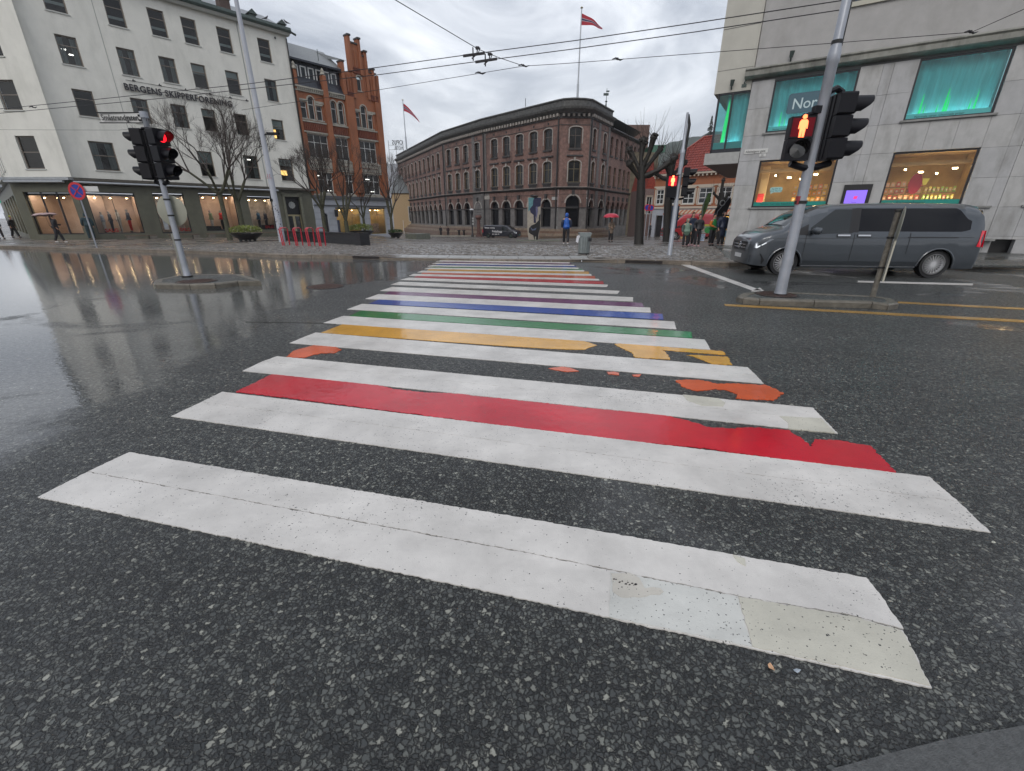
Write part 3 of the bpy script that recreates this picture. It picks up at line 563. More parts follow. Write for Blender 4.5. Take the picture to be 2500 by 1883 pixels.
# ------------------------------------------------------------------ shared materials
G_DARK = mat('dark window glass', (.018, .022, .026), .06, spec=.6, coat=.5)
G_CLEAR = glass('clear glass', (.80, .84, .84)); G_SHOP = glass('shop glass', (.93, .94, .94)); G_SMOKE = glass('grey glass', (.45, .5, .5))
M_WHITEWALL = mat('white plaster', (.75, .74, .68), .75, var=.05, scale=1.2, bump=.15, bscale=25, dirt=(.46, .46, .41), dscale=.8, damt=.5)
M_OLIVE = mat('olive grey plaster', (.115, .115, .085), .5, var=.12, scale=2, bump=.1, dirt=(.06, .06, .045), dscale=.8, damt=.5)
M_WFRAME = mat('brown grey window frame', (.21, .18, .15), .5); M_SILLW = mat('white sill', (.52, .53, .50), .6)
M_DKFR = mat('dark window frame', (.012, .014, .022), .35); M_GUT = mat('green grey gutter', (.055, .075, .068), .4, .2, var=.3, scale=5)
M_SLATE = mat('wet slate', (.13, .14, .14), .3, var=.45, scale=11, bump=.5, bscale=14); M_ALU = mat('brushed grey metal', (.42, .44, .46), .3, .7, var=.1, scale=4)
M_BLIND = mat('pale blind', (.42, .47, .45), .8); M_ROOM = mat('dim room', (.05, .05, .045), .9); M_CURT = mat('grey curtain', (.22, .25, .24), .9)
L_SPOT = lampmat('warm spot lamp', (1, .72, .38), 26); L_SOFT = lampmat('soft warm fill', (1, .80, .62), 12.0); L_COOL = lampmat('cool lamp', (1, .95, .88), 3.6)  # the soft warm one serves the fill panels added in shop rooms
L_AMB = lampmat('amber room light', (1, .58, .18), 1.3); M_BLACK = mat('black', (.012, .012, .014), .45); M_BLACKSAT = mat('satin black', (.02, .02, .024), .3, coat=.3)
# ================================================================== WHITE CORNER BUILDING
FW = Fac((-30.8175, 36.0), 41)
WB = thing('corner_building', 'tall white plastered building with olive shop floor and big black letters', 'building', FW.mat())
colsA = [(-.36, .74), (2.85, 3.9), (5.36, 6.4), (7.46, 8.47), (9.92, 10.94), (13.06, 14.09)]
rowsA = [(14.4, 16.1), (11.4, 13.1), (8.3, 9.95)]
holes = [(a, b, c, d) for a, b in colsA for c, d in rowsA]
rowD = [(-.38, 1.03), (2.9, 4.0), (6.42, 7.52), (9.95, 11.18), (13.07, 14.34)]
holes += [(a, b, 4.78, 6.72) for a, b in rowD]
wall('wall', WB, -1.9, 15.72, 4.2, 17.0, holes, M_WHITEWALL)
pbox('corner_strip', WB, M_WHITEWALL, -2.0, -1.55, -.07, .3, 4.2, 17.0)
rg = random.Random(11)
for a, b, c, d in holes:
    big = d - c > 1.8
    o = window(WB, a, b, c, d, .12, M_WFRAME, G_CLEAR, hb=(.52 if big else .66,), fw=.07, bw=.05, sill=(M_SILLW, .06, .07, .12))
    r = rg.random()
    if c > 14: pbox('blind', o, M_BLIND, .08, b - a - .08, .10, .13, .45, .62)
    elif r < .45: pbox('blind', o, M_BLIND, .08, b - a - .08, .10, .13, (d - c) * rg.uniform(.55, .72), d - c - .06)
    elif r < .75:
        q = MB(); w_ = b - a
        for x0, x1 in ((.08, .34 * w_), (.66 * w_, w_ - .08)):
            for k in range(5): xa = x0 + (x1 - x0) * k / 5; q.box(xa, xa + (x1 - x0) / 5.5, .12 + .03 * (k % 2), .15 + .03 * (k % 2), .1, d - c - .1)
        q.build('curtain', M_CURT, o)
pbox('interior', WB, M_ROOM, -1.5, 15.6, 1.9, 2.0, 4.2, 17.0)
q = MB()
for z in (4.35, 7.5, 10.7, 13.8): q.box(-1.5, 15.6, .23, 1.9, z - .1, z)
for x in (2., 4.6, 8.9, 12.2): q.box(x - .05, x + .05, .23, 1.9, 4.2, 17)
q.build('floor_slabs', mat('room plaster', (.20, .19, .17), .9), WB)
for (x, z, w_, h) in ((13.35, 8.55, .32, .7), (13.5, 5.35, .55, .42), (10.3, 6.45, .6, .05), (6.6, 6.4, .05, .05), (6.7, 5.7, .06, .05), (-.1, 12.45, .25, .06), (.25, 12.2, .3, .05)):
    pbox('lit_lamp', WB, L_AMB if w_ < .5 and h > .2 or h > .2 else L_COOL, x, x + w_, .9, 1.0, z, z + h)
# downpipe, joints, wall lamps
q = MB(); q.path([(15.62, -.09, 16.6), (15.62, -.09, 3.9)], .055, 8); q.build('downpipe', M_BLACK, WB, smooth=True)
q = MB(); q.box(11.55, 11.62, -.02, .0, 4.2, 16.9); q.box(2.2, 2.23, -.012, .0, 4.2, 16.9); q.build('joint', mat('grey joint', (.33, .34, .32), .8), WB)['kind'] = 'stuff'  # wall joints in plain grey
q = MB()
for x in (4.0, 14.6): q.box(x, x + .09, -.1, 0, 16.35, 16.5)
q.build('wall_lamp', M_GUT, WB)
# cornice + roof
q = MB(); q.prism([(-.55, 16.95), (-.62, 17.12), (-.55, 17.35), (.1, 17.45), (.1, 16.95)], -2.1, 15.95, 'x'); q.build('gutter', M_GUT, WB)
q = MB(); q.prism([(-.35, 16.78), (-.5, 16.95), (.05, 16.95), (.05, 16.78)], -2.0, 15.85, 'x'); q.build('cornice', M_SILLW, WB)
q = MB(); q.add([(-2, .0, 17.4), (15.8, .0, 17.4), (15.8, 4.5, 19.4), (-2, 4.5, 19.4), (15.8, 4.5, 17), (15.8, 0, 17)], [(0, 1, 2, 3), (1, 5, 4, 2)]); q.build('roof', M_SLATE, WB)
def chim(x, y, z0, z1, w_, m, name='chimney'):
    q = MB(); q.box(x, x + w_, y, y + w_, z0, z1); q.prism([(x - .12, z1), (x + w_ + .12, z1), (x + w_ / 2, z1 + .35)], y - .12, y + w_ + .12, 'y'); q.build(name, m, WB)
chim(10.8, .6, 17.3, 18.45, .8, mat('brown chimney', (.09, .06, .05), .7, var=.2)); chim(8.7, .4, 17.3, 17.9, .7, M_GUT, 'roof_hatch'); chim(12.9, .35, 17.3, 17.85, .55, M_GUT, 'roof_hatch'); chim(15.2, -.1, 17.2, 17.6, .5, M_GUT, 'roof_hatch'); chim(6.2, .6, 17.4, 18.4, .8, M_GUT, 'roof_hatch')
q = MB(); q.path([(15.95, -.4, 17.1), (16.4, -.45, 16.95)], .09, 6); q.build('gutter_spout', M_GUT, WB)
# letters with their lamps
text('BERGENS SKIPPERFORENING', .60, WB, Matrix.Translation((2.66, -.10, 10.40)) @ STAND, mat('black letter', (.02, .018, .025), .4), .035, bold=.008, sx=.985 * (8.75 / 9.6), sp=1.06)
q = MB()
for x in (3.3, 4.9, 6.6, 8.3, 9.8, 11.1): q.path([(x, -.02, 11.05), (x, -.38, 11.12), (x, -.42, 11.02)], .02, 5); q.box(x - .09, x + .09, -.48, -.36, 10.96, 11.03)
q.path([(2.9, -.03, 11.06), (11.3, -.03, 11.06)], .012, 4); q.build('sign_lamp', M_BLACK, WB)
# shop floor
SH = [(-1.45, 1.42, .30, 3.28), (2.56, 4.68, .25, 3.38), (5.77, 8.55, .35, 3.5), (9.6, 11.76, .38, 3.38), (12.98, 14.42, -.6, 3.38)]
wall('shop_front', WB, -2.25, 15.72, -1.2, 3.98, SH, M_OLIVE, y=-.02, reveal=.35)
pbox('ledge', WB, mat('lead ledge', (.10, .09, .075), .4, .3, var=.3), -2.15, 16.1, -.42, .0, 3.98, 4.16)
for a, b in ((-1.95, 3.1), (3.2, 6.6), (6.7, 9.6), (9.65, 12.35)):
    q = MB(); q.path([(a, -.42, 3.87), (b, -.42, 3.87)], [.085, .085], 10); q.box(a, b, -.40, -.05, 3.87, 3.96); q.build('awning_cassette', M_ALU, WB, smooth=True)
M_PEACH = mat('peach shop wall', (.46, .34, .27), .8, var=.12, scale=1.5)
M_GREYW = mat('grey shop wall', (.30, .27, .25), .8, var=.3, scale=3)
def room(parent, a, b, z0, z1, dep, wm, lamp, y0=.34, mx=None, floor=None, lamps=3):
    q = MB(); q.quad((a, dep, z0), (b, dep, z0), (b, dep, z1), (a, dep, z1)); q.quad((a, y0, z0), (a, dep, z0), (a, dep, z1), (a, y0, z1)); q.quad((b, y0, z0), (b, dep, z0), (b, dep, z1), (b, y0, z1)); q.quad((a, y0, z0), (b, y0, z0), (b, dep, z0), (a, dep, z0), 1); q.quad((a, y0, z1), (b, y0, z1), (b, dep, z1), (a, dep, z1), 2)
    q.build('shop_room', [wm, floor or M_ROOM, M_ROOM], parent, mx=mx)
    q = MB(); m_ = (a + b) / 2
    q.box(a + .1, b - .1, y0 + .12, y0 + .34, z1 - .05, z1 - .03); q.build('fill_panel', lamp, parent, mx=mx); q = MB(); q.box(a, b, y0 + .02, y0 + .05, z1 - .16, z1); q.build('fascia', M_DKFR, parent, mx=mx)  # fill light added for the room, out of view behind the fascia
    for k in range(lamps):
        x = a + (b - a) * (k + .5) / lamps; q = MB(); q.lathe([(.0, -.10), (.06, -.10), (.06, -.07)], (x + .1, y0 + .7 + .3 * (k % 2), z1 - .2), 8, 0); q.build('spot_lamp', L_SPOT, parent, mx=mx)
for i, (a, b, c, d) in enumerate(SH[:4]):
    window(WB, a, b, c, d, .12, M_DKFR, G_SHOP, fw=.06, vb=(.5,) if i == 0 else (), name='shop_window')
    room(WB, a, b, c + .02, d - .1, 1.9, [M_PEACH, M_GREYW, M_PEACH, M_GREYW][i], L_SOFT)
# window dressing: red letters stand and white promo boards
M_REDL = mat('red shop letter', (.65, .02, .03), .5)
for x, z in ((-.95, .42), (3.9, .40), (10.85, .5)): text('TURKIS' if False else 'SALG', .34, WB, Matrix.Translation((x, .42, z)) @ STAND, M_REDL, .02, bold=.012, name='shop_letters')
pbox('poster', WB, mat('dark poster', (.05, .06, .09), .5, var=.5, scale=6), -1.35, -.75, 1.2, 1.24, 1.0, 2.7)
pbox('counter', WB, M_BLACK, 5.85, 7.1, .5, 1.2, .36, .75); pbox('counter', WB, M_BLACK, 10.6, 11.7, .5, 1.1, .4, .8)
q = MB(); q.box(2.75, 3.05, -.12, -.03, .55, 1.45); q.build('notice_box', M_ALU, WB); 
# door with crest
M_BRASS = mat('pale brass', (.42, .36, .22), .35, .5); M_CREST = mat('crest white', (.42, .43, .42), .5)
q = MB(); q.box(12.75, 12.98, -.1, .3, -.6, 3.62); q.box(14.42, 14.65, -.1, .3, -.6, 3.62); q.box(12.75, 14.65, -.1, .3, 3.38, 3.62); q.box(12.65, 14.75, -.14, .02, 3.62, 3.72); q.build('door_surround', mat('olive stone', (.16, .16, .12), .5, var=.2), WB)
text('SKIPPERFORENING', .14, WB, Matrix.Translation((13.0, -.13, 3.66)) @ STAND, M_BLACK, .02)
pbox('door_panel', WB, M_BLACK, 12.98, 14.42, .30, .34, 1.75, 3.38, label='black panel over the double door')
q = MB(); q.lathe([(.30, 0), (.30, .03), (.24, .03), (.24, .0)], n=20)
for k in range(12): a = k * math.pi / 6; q.box(.30 * math.cos(a) - .03, .30 * math.cos(a) + .03, .30 * math.sin(a) - .03, .30 * math.sin(a) + .03, 0, .035)
q.lathe([(.14, 0), (.14, .03)], n=12); q.build('crest', M_CREST, WB, mx=Matrix.Translation((13.7, .29, 2.62)) @ Matrix.Rotation(R(90), 4, 'X'))
for x in (13.0, 13.72):
    window(WB, x, x + .68, -.55, 1.68, .28, M_BRASS, G_DARK, fw=.09, name='door')
q = MB(); q.box(12.98, 14.42, .33, .5, 1.66, 1.76); q.build('door_transom', M_BRASS, WB)
# chamfered corner
FCm = Matrix.Translation((-36.3, 34.29, 0)); INV = FW.mat().inverted()
mxc = INV @ FCm
chh = [(1.47, 2.83, 4.72, 6.8), (1.45, 2.75, 8.34, 10.1), (1.45, 2.75, 11.4, 13.1), (1.45, 2.75, 14.4, 16.1)]
wall('wall', WB, 0, 4.5, 4.2, 17.0, chh, M_WHITEWALL, mx=mxc)
for h in chh: window(WB, *h, .12, M_WFRAME, G_CLEAR, hb=(.52,), fw=.07, bw=.05, sill=(M_SILLW, .06, .07, .12), mx=mxc)
pbox('interior', WB, M_ROOM, 0.3, 4.3, 1.4, 1.5, 4.2, 17.0, mx=mxc)
wall('shop_front', WB, -.15, 4.5, -1, 3.98, [(.55, 4.05, .28, 3.22)], M_OLIVE, y=-.02, reveal=.35, mx=mxc)
window(WB, .55, 4.05, .28, 3.22, .12, M_DKFR, G_SHOP, vb=(.33, .66), fw=.06, bw=.12, mx=mxc, name='shop_window'); room(WB, .5, 4.1, .3, 3.15, 2.4, M_PEACH, L_SOFT, mx=mxc, lamps=5)
pbox('ledge', WB, M_ALU, -.3, 4.6, -.42, 0, 3.98, 4.16, mx=mxc)
q = MB(); q.path([(-.05, -.42, 3.87), (4.2, -.42, 3.87)], .085, 10); q.build('awning_cassette', M_ALU, WB, smooth=True, mx=mxc)
# side street front, turning away on the left
FL = Fac((-36.3, 34.29), -49 + 0); FLs = Fac((-66.7, 60.71), 131)
mxl = INV @ FLs.mat(); LL = math.hypot(30.4, 26.42)
lh = [(LL - 2.6 - 3.0 * k, LL - 1.4 - 3.0 * k, a, b) for k in range(12) for a, b in ((4.7, 6.7), (8.3, 10.1), (11.4, 13.1), (14.4, 16.1))]
wall('wall', WB, 0, LL, 4.2, 17, lh, M_WHITEWALL, mx=mxl)
for h in lh: window(WB, *h, .12, M_WFRAME, G_DARK, hb=(.52,), fw=.07, sill=(M_SILLW, .06, .07, .12), mx=mxl)
lsh = [(LL - 2.7, LL - .9, -.3, 2.6), (LL - 6.5, LL - 3.4, .2, 3.1), (LL - 11, LL - 7.5, .2, 3.1), (LL - 16, LL - 12.5, .2, 3.1), (LL - 22, LL - 18, .2, 3.1), (LL - 29, LL - 25, .2, 3.1)]
wall('shop_front', WB, 0, LL, -1.2, 3.98, lsh, M_OLIVE, y=-.02, mx=mxl, reveal=.4)
for h in lsh: window(WB, *h, .14, M_DKFR, G_SHOP, fw=.06, vb=(.5,), mx=mxl, name='shop_window'); room(WB, h[0], h[1], h[2], h[3], 1.6, M_GREYW, L_SOFT, mx=mxl, lamps=2, y0=.4)
pbox('ledge', WB, M_ALU, 0, LL + .2, -.45, 0, 3.98, 4.16, mx=mxl)
q = MB(); q.path([(LL - 1.9, -.6, 3.6), (LL - .1, -.6, 3.6)], .1, 8); q.build('awning_cassette', M_ALU, WB, mx=mxl, smooth=True)
pbox('shop_sign', WB, mat('green shop sign', (.01, .30, .22), .4, emit=(.01, .35, .25), es=.4), LL - 4.9, LL - 3.6, -.9, -.8, 2.55, 3.05, mx=mxl); text('N', .34, WB, mxl @ Matrix.Translation((LL - 3.92, -.92, 2.66)) @ STAND, M_CREST, .01, bold=.01)
sweep(WB, 'gutter', [(-66.7, 60.71), (-36.3, 34.29), (-31.9, 34.29)], [(.0, 16.95), (.55, 16.95), (.62, 17.12), (.55, 17.35), (0, 17.45)], M_GUT, inv=INV)
q = MB(); q.add([(-51.5, 47.5, 17.4), (-36.3, 34.29, 17.4), (-32, 34.29, 17.4), (-20.3, 48, 17.4), (-24, 52, 19), (-36, 42, 19.2), (-50, 54, 19)], [(0, 1, 5, 6), (1, 2, 5), (2, 3, 4, 5)]); q.build('roof', M_SLATE, WB, mx=INV)
def bird(parent_label, loc, s=1.0, rz=0, cat='bird', col=(.03, .03, .035)):
    q = MB(); q.path([(-.16, 0, .10), (-.08, 0, .13), (.0, 0, .17), (.07, 0, .21), (.10, 0, .27), (.13, 0, .30), (.165, 0, .295)], [.012, .045, .062, .05, .03, .028, .006], 8)
    q.path([(-.12, .03, .14), (-.28, .015, .07)], [.03, .012], 5); q.path([(.0, .02, .12), (.01, .02, 0)], .006, 4); q.path([(.0, -.02, .12), (.01, -.02, 0)], .006, 4)
    return tag(q.build('bird', mat('bird %.2f' % col[0], col, .5), smooth=True, mx=Matrix.Translation(loc) @ Matrix.Rotation(rz, 4, 'Z') @ Matrix.Scale(s, 4)), parent_label, cat, 'birds on the white roof' if cat == 'bird' else None)
bird('dark bird on the roof edge left of the other one', FW.mat() @ Vector((14.0, -.3, 17.42)), 1.25, R(30)); bird('dark bird on the corner end of the white roof', FW.mat() @ Vector((15.75, -.3, 17.58)), 1.25, R(200))
# ================================================================== ORANGE BRICK BUILDING
M_OB = mat('orange brick', (.31, .112, .052), .7, var=.25, scale=14, bump=.4, bscale=30, dirt=(.12, .045, .025), dscale=.9, damt=.6, stretch=(1, 1, 2.6)); M_OB2 = mat('dark red brick', (.17, .05, .03), .7, var=.3, scale=14, bump=.4)
M_STONE = mat('grey carved stone', (.37, .35, .30), .7, var=.2, scale=6, bump=.4, bscale=18, dirt=(.10, .09, .07)); M_GP = mat('grey painted stone', (.36, .38, .42), .5, var=.07, scale=3, bump=.1, dirt=(.25, .26, .28)); M_WF = mat('white window frame', (.66, .67, .66), .5)
OB = thing('brick_building', 'narrow orange brick building with stepped gable and grey shop floor', 'building', FW.mat() @ Matrix.Translation((0, .12, 0)))
oh = [(16.1, 16.68, 10.5, 11.9), (16.88, 17.46, 10.5, 12.4, .3), (17.66, 18.24, 10.5, 11.75), (19.22, 19.78, 10.45, 12.42, .3), (20.02, 20.58, 10.45, 12.42, .3), (21.88, 22.42, 10.48, 11.88), (22.58, 23.22, 10.48, 12.54, .32), (23.36, 23.95, 10.48, 11.8),
      (16.3, 18.4, 7.12, 9.2), (19.25, 20.65, 7.12, 9.2), (21.98, 24.0, 7.12, 9.22), (16.75, 18.36, 3.84, 5.8), (19.78, 20.66, 3.88, 5.75), (21.95, 24.0, 3.88, 5.92)]
wall('wall', OB, 15.76, 25.05, 3.6, 13.05, oh, M_OB, reveal=.25)
for h in oh:
    rise = h[4] if len(h) > 4 else 0; wd = h[1] - h[0]
    window(OB, *h[:4], .14, M_WF, G_CLEAR, rise=rise, hb=(.66,), vb=(() if wd < .8 else (.5,) if wd < 1.5 else (.33, .66)), fw=.05, bw=.05, sill=(M_STONE, .07, .12, .14), hood=(M_STONE, .13, .14, .0 if rise == 0 else 1) )
pbox('interior', OB, M_ROOM, 15.8, 25, 1.6, 1.7, 3.5, 15.3)
for x, z in ((17.1, 5.5), (22.7, 5.45), (23.2, 4.2), (18.0, 4.1)): pbox('lit_lamp', OB, L_COOL, x, x + .45, .7, .75, z, z + .06)
q = MB()        # piers
for a, b, z0, z1, pr in ((15.78, 16.0, 3.6, 13.6, .12), (18.5, 19.0, 3.6, 14.0, .28), (20.85, 21.75, 6.0, 13.1, .30), (20.95, 21.65, 4.0, 6.0, .36), (24.35, 25.03, 3.6, 13.1, .22)):
    q.box(a, b, -pr, -.002, z0, z1)
for a, b, z0, z1, pr in ((18.58, 18.92, 13.1, 14.4, .30), (15.8, 16.1, 13.1, 14.45, .2)): q.box(a, b, -pr, .3, z0, z1)
q.build('pier', M_OB, OB)
q = MB()
for x in (18.75, 15.95): q.lathe([(.26, 0), (.26, .12), (.14, .3), (.18, .4), (.05, .62)], (x, -.05, 14.4), 8)
q.build('pier_cap', M_STONE, OB)
q = MB()
for a, b in ((16.02, 18.48), (19.02, 20.83), (21.77, 24.33)): q.box(a, b, -.08, 0, 6.15, 6.85); q.box(a, b, -.12, 0, 6.88, 7.0); q.box(a, b, -.1, 0, 5.98, 6.1); q.box(a, b, -.12, 0, 10.2, 10.32); q.box(a, b, -.12, 0, 9.3, 9.42); q.box(a, b, -.1, 0, 3.6, 3.75)
for a, b in ((16.02, 16.72), (17.6, 18.48), (21.77, 22.45), (23.3, 24.33)): q.box(a, b, -.06, 0, 11.92, 12.12)
q.build('stone_band', M_STONE, OB)['kind'] = 'stuff'
q = MB()
for a, b in ((16.1, 18.4), (19.1, 20.75), (21.9, 24.2)):
    n = int((b - a) / .19)
    for k in range(n): x = a + (b - a) * (k + .5) / n; q.box(x - .045, x + .045, -.1, 0, 9.5, 10.1); 
    q.box(a, b, -.04, 0, 9.44, 9.5); q.box(a, b, -.04, 0, 10.1, 10.18)
    for k in range(int((b - a) / .33)): x = a + .17 + k * .33; q.lathe([(.12, 0), (.12, .03), (.04, .05)], (x, -.12, 6.5), 6)
q.build('baluster_panel', M_OB2, OB)['kind'] = 'stuff'
q = MB()
for k in range(26): x = 15.95 + k * .19; q.box(x, x + .09, -.22, 0, 12.82, 13.02)
q.box(15.76, 20.8, -.16, 0, 12.72, 12.82); q.box(15.76, 20.8, -.26, 0, 13.02, 13.14); q.build('dentil_cornice', M_STONE, OB)
# dark mansard with white dormer windows
M_DKSL = mat('dark tiles', (.018, .022, .032), .25, var=.5, scale=14, bump=.6, bscale=12); q = MB()
q.add([(15.78, -.1, 13.14), (20.85, -.1, 13.14), (20.85, .35, 14.0), (15.78, .35, 14.0)], [(0, 1, 2, 3)]); q.box(15.78, 20.85, .45, 1.2, 13.9, 15.2); q.box(15.7, 20.9, -.1, .5, 15.18, 15.34); q.build('mansard', M_DKSL, OB)
for k in range(6): x = 15.98 + k * .775; window(OB, x, x + .58, 13.85, 14.93, .36, M_WF, G_SMOKE if k < 3 else G_DARK, fw=.09, fd=.1, name='dormer_window')
pbox('dormer_back', OB, mat('teal blind', (.12, .22, .23), .7), 15.9, 20.7, .5, .52, 13.8, 15.0)
q = MB(); q.add([(15.6, -.1, 15.34), (20.95, -.1, 15.34), (20.95, 3.2, 17.4), (15.6, 3.2, 17.4)], [(0, 1, 2, 3)]); q.add([(19.6, 3.0, 17.2), (20.4, 1.6, 16.4), (21.9, .5, 16.4), (21.9, 4.5, 17.6)], [(0, 1, 2, 3)]); q.build('roof', M_SLATE, OB)
q = MB(); q.path([(18.9, .6, 15.6), (18.9, .6, 16.7)], .03, 5); q.build('vent_pipe', M_GUT, OB)
# stepped gable
gz = [(20.85, 13.05), (25.05, 13.05), (25.05, 15.35), (24.0, 15.75), (24.0, 16.7), (23.3, 17.1), (23.3, 17.9), (21.95, 18.0), (21.95, 15.5), (20.85, 15.2)]
gh = (22.5, 23.02, 13.85, 15.15, .25)
wall('gable', OB, 20.85, 25.05, 13.05, 15.3, [gh], M_OB, reveal=.2); window(OB, *gh[:4], .12, M_WF, G_SMOKE, rise=.25, fw=.05, sill=(M_STONE, .06, .1, .12), hood=(M_STONE, .12, .12, 0))
q = MB(); q.prism([(24.95, 15.3), (24.0, 15.75), (24.0, 16.7), (23.3, 17.05), (23.3, 17.8), (21.95, 17.9), (21.95, 15.3)], 0, .45, 'y'); q.box(20.85, 25.05, .02, 6, 13.05, 13.3)
q.box(25.0, 25.05, 0, 9, -1, 15.3)
for a, b, z0, z1, pr in ((20.8, 21.12, 13.05, 16.0, .2), (21.88, 22.16, 15.4, 18.4, .14), (22.98, 23.26, 15.3, 18.35, .14), (23.6, 23.9, 13.2, 17.4, .12), (24.35, 24.62, 13.2, 16.0, .12), (21.95, 22.2, 13.1, 15.3, .12), (24.85, 25.1, 10, 15.6, .12)):
    q.box(a, b, -pr, .5, z0, z1)
for a, b, z0, z1 in ((21.3, 21.45, 13.5, 15.0), (21.65, 21.75, 13.5, 15.0), (22.5, 22.62, 15.6, 17.3), (24.05, 24.12, 13.6, 15.1), (23.4, 23.47, 13.5, 15.2), (24.72, 24.8, 13.6, 15.0)): q.box(a, b, -.08, 0, z0, z1)
q.build('gable_pier', M_OB, OB)
q = MB()
for x0, x1, z in ((21.15, 21.9, 13.15), (22.2, 22.95, 15.42), (24.0, 24.8, 13.25)):
    n = 5
    for k in range(n): x = x0 + (x1 - x0) * (k + .3) / n; q.box(x, x + .07, -.12, 0, z, z + .35)
    q.box(x0, x1, -.15, 0, z - .08, z); q.box(x0, x1, -.15, 0, z + .35, z + .43)
q.build('blind_arcade', M_OB2, OB)
q = MB()
for a, b, z in ((20.75, 21.17, 16.0), (21.83, 22.21, 18.4), (22.93, 23.31, 18.35), (23.55, 23.95, 17.4), (24.3, 24.67, 16.0)): q.box(a, b, -.25, .55, z, z + .14)
q.box(22.16, 22.98, -.08, .5, 17.85, 18.0); q.box(23.3, 23.6, -.08, .5, 17.0, 17.1); q.box(23.95, 24.9, -.08, .5, 15.72, 15.8); q.build('coping', mat('dark coping', (.05, .045, .045), .5), OB)
# shop floor
osh = [(18.12, 21.02, -.3, 2.5), (22.22, 24.26, -.35, 2.53), (16.55, 17.17, -.6, 1.9, .3)]
wall('shop_front', OB, 15.76, 25.05, -1.5, 3.3, osh, M_GP, y=-.1, reveal=.3)
q = MB(); q.box(15.76, 25.1, -.3, 0, 3.3, 3.6); q.box(15.76, 25.1, -.2, -.1, 2.6, 2.72); q.build('shop_cornice', mat('dark grey cornice', (.08, .085, .095), .45), OB)
q = MB()
for z in (.1, .7, 1.3, 1.9): 
    for a, b in ((15.8, 16.5), (17.25, 18.05), (21.1, 22.15), (24.35, 25.0)): q.box(a, b, -.115, -.1, z, z + .03)
q.build('groove', mat('groove grey', (.2, .21, .24), .6), OB)
M_OCH = mat('ochre shop wall', (.52, .36, .12), .8, var=.2, scale=2)
for h in osh[:2]: window(OB, *h[:4], .06, M_BRASS, G_SHOP, fw=.05, hb=(.72,), name='shop_window'); room(OB, *h[:4], 1.8, M_OCH, L_COOL, y0=.21, lamps=4)
pbox('door', OB, M_BLACK, 16.55, 17.17, .1, .2, -.6, 1.9); pbox('hanging_sign', OB, M_BLACK, 17.95, 18.0, -.75, -.15, 1.55, 2.25)
pbox('clothes_rail', OB, mat('shop clothes', (.05, .06, .12), .8, var=.6, scale=8), 18.3, 19.0, 1.0, 1.4, -.2, 1.2); pbox('display_table', OB, mat('display goods', (.45, .3, .2), .7, var=.8, scale=12), 22.6, 23.8, .8, 1.4, -.2, .8)
# ================================================================== BROWN STONE EXCHANGE BUILDING
bp = [(-30, 126), (-13, 92.5), (-4.9, 81.5), (6.8, 69), (11, 69.2), (15.2, 76), (23.6, 89.6)]
M_BR = mat('brown pink stone', (.20, .118, .098), .8, var=.4, scale=2.6, bump=.9, bscale=7, dirt=(.035, .026, .025), dscale=.5, damt=.9); G_DEEP = mat('deep dark glass', (.006, .006, .008), .2, spec=.15)
M_BRD = mat('sooty stone', (.035, .032, .033), .7, var=.4, scale=2, bump=.4, bscale=9, dirt=(.09, .08, .075), dscale=.8, damt=.5); M_BRG = mat('grey granite', (.15, .14, .135), .6, var=.35, scale=1.6, bump=.4, bscale=10, dirt=(.04, .04, .042), dscale=.6, damt=.7)
M_BRH = mat('pale window stone', (.36, .33, .30), .65, var=.3, scale=4, dirt=(.07, .06, .06), damt=.5); M_CORN = mat('grey cornice stone', (.085, .085, .082), .65, var=.45, scale=3, bump=.4, bscale=8)
BB = thing('exchange_building', 'long brown pink stone building with arcade, rounded corner and dark cornice', 'building', loc=(6.8, 69, 0)); BI = Matrix.Translation((-6.8, -69, 0))
def F2(a, b): return Fac(a, math.degrees(math.atan2(b[0] - a[0], b[1] - a[1])))
segs = []
G_BR = mat('brown window glass', (.02, .021, .022), .1, spec=.35, var=.7, scale=.9)
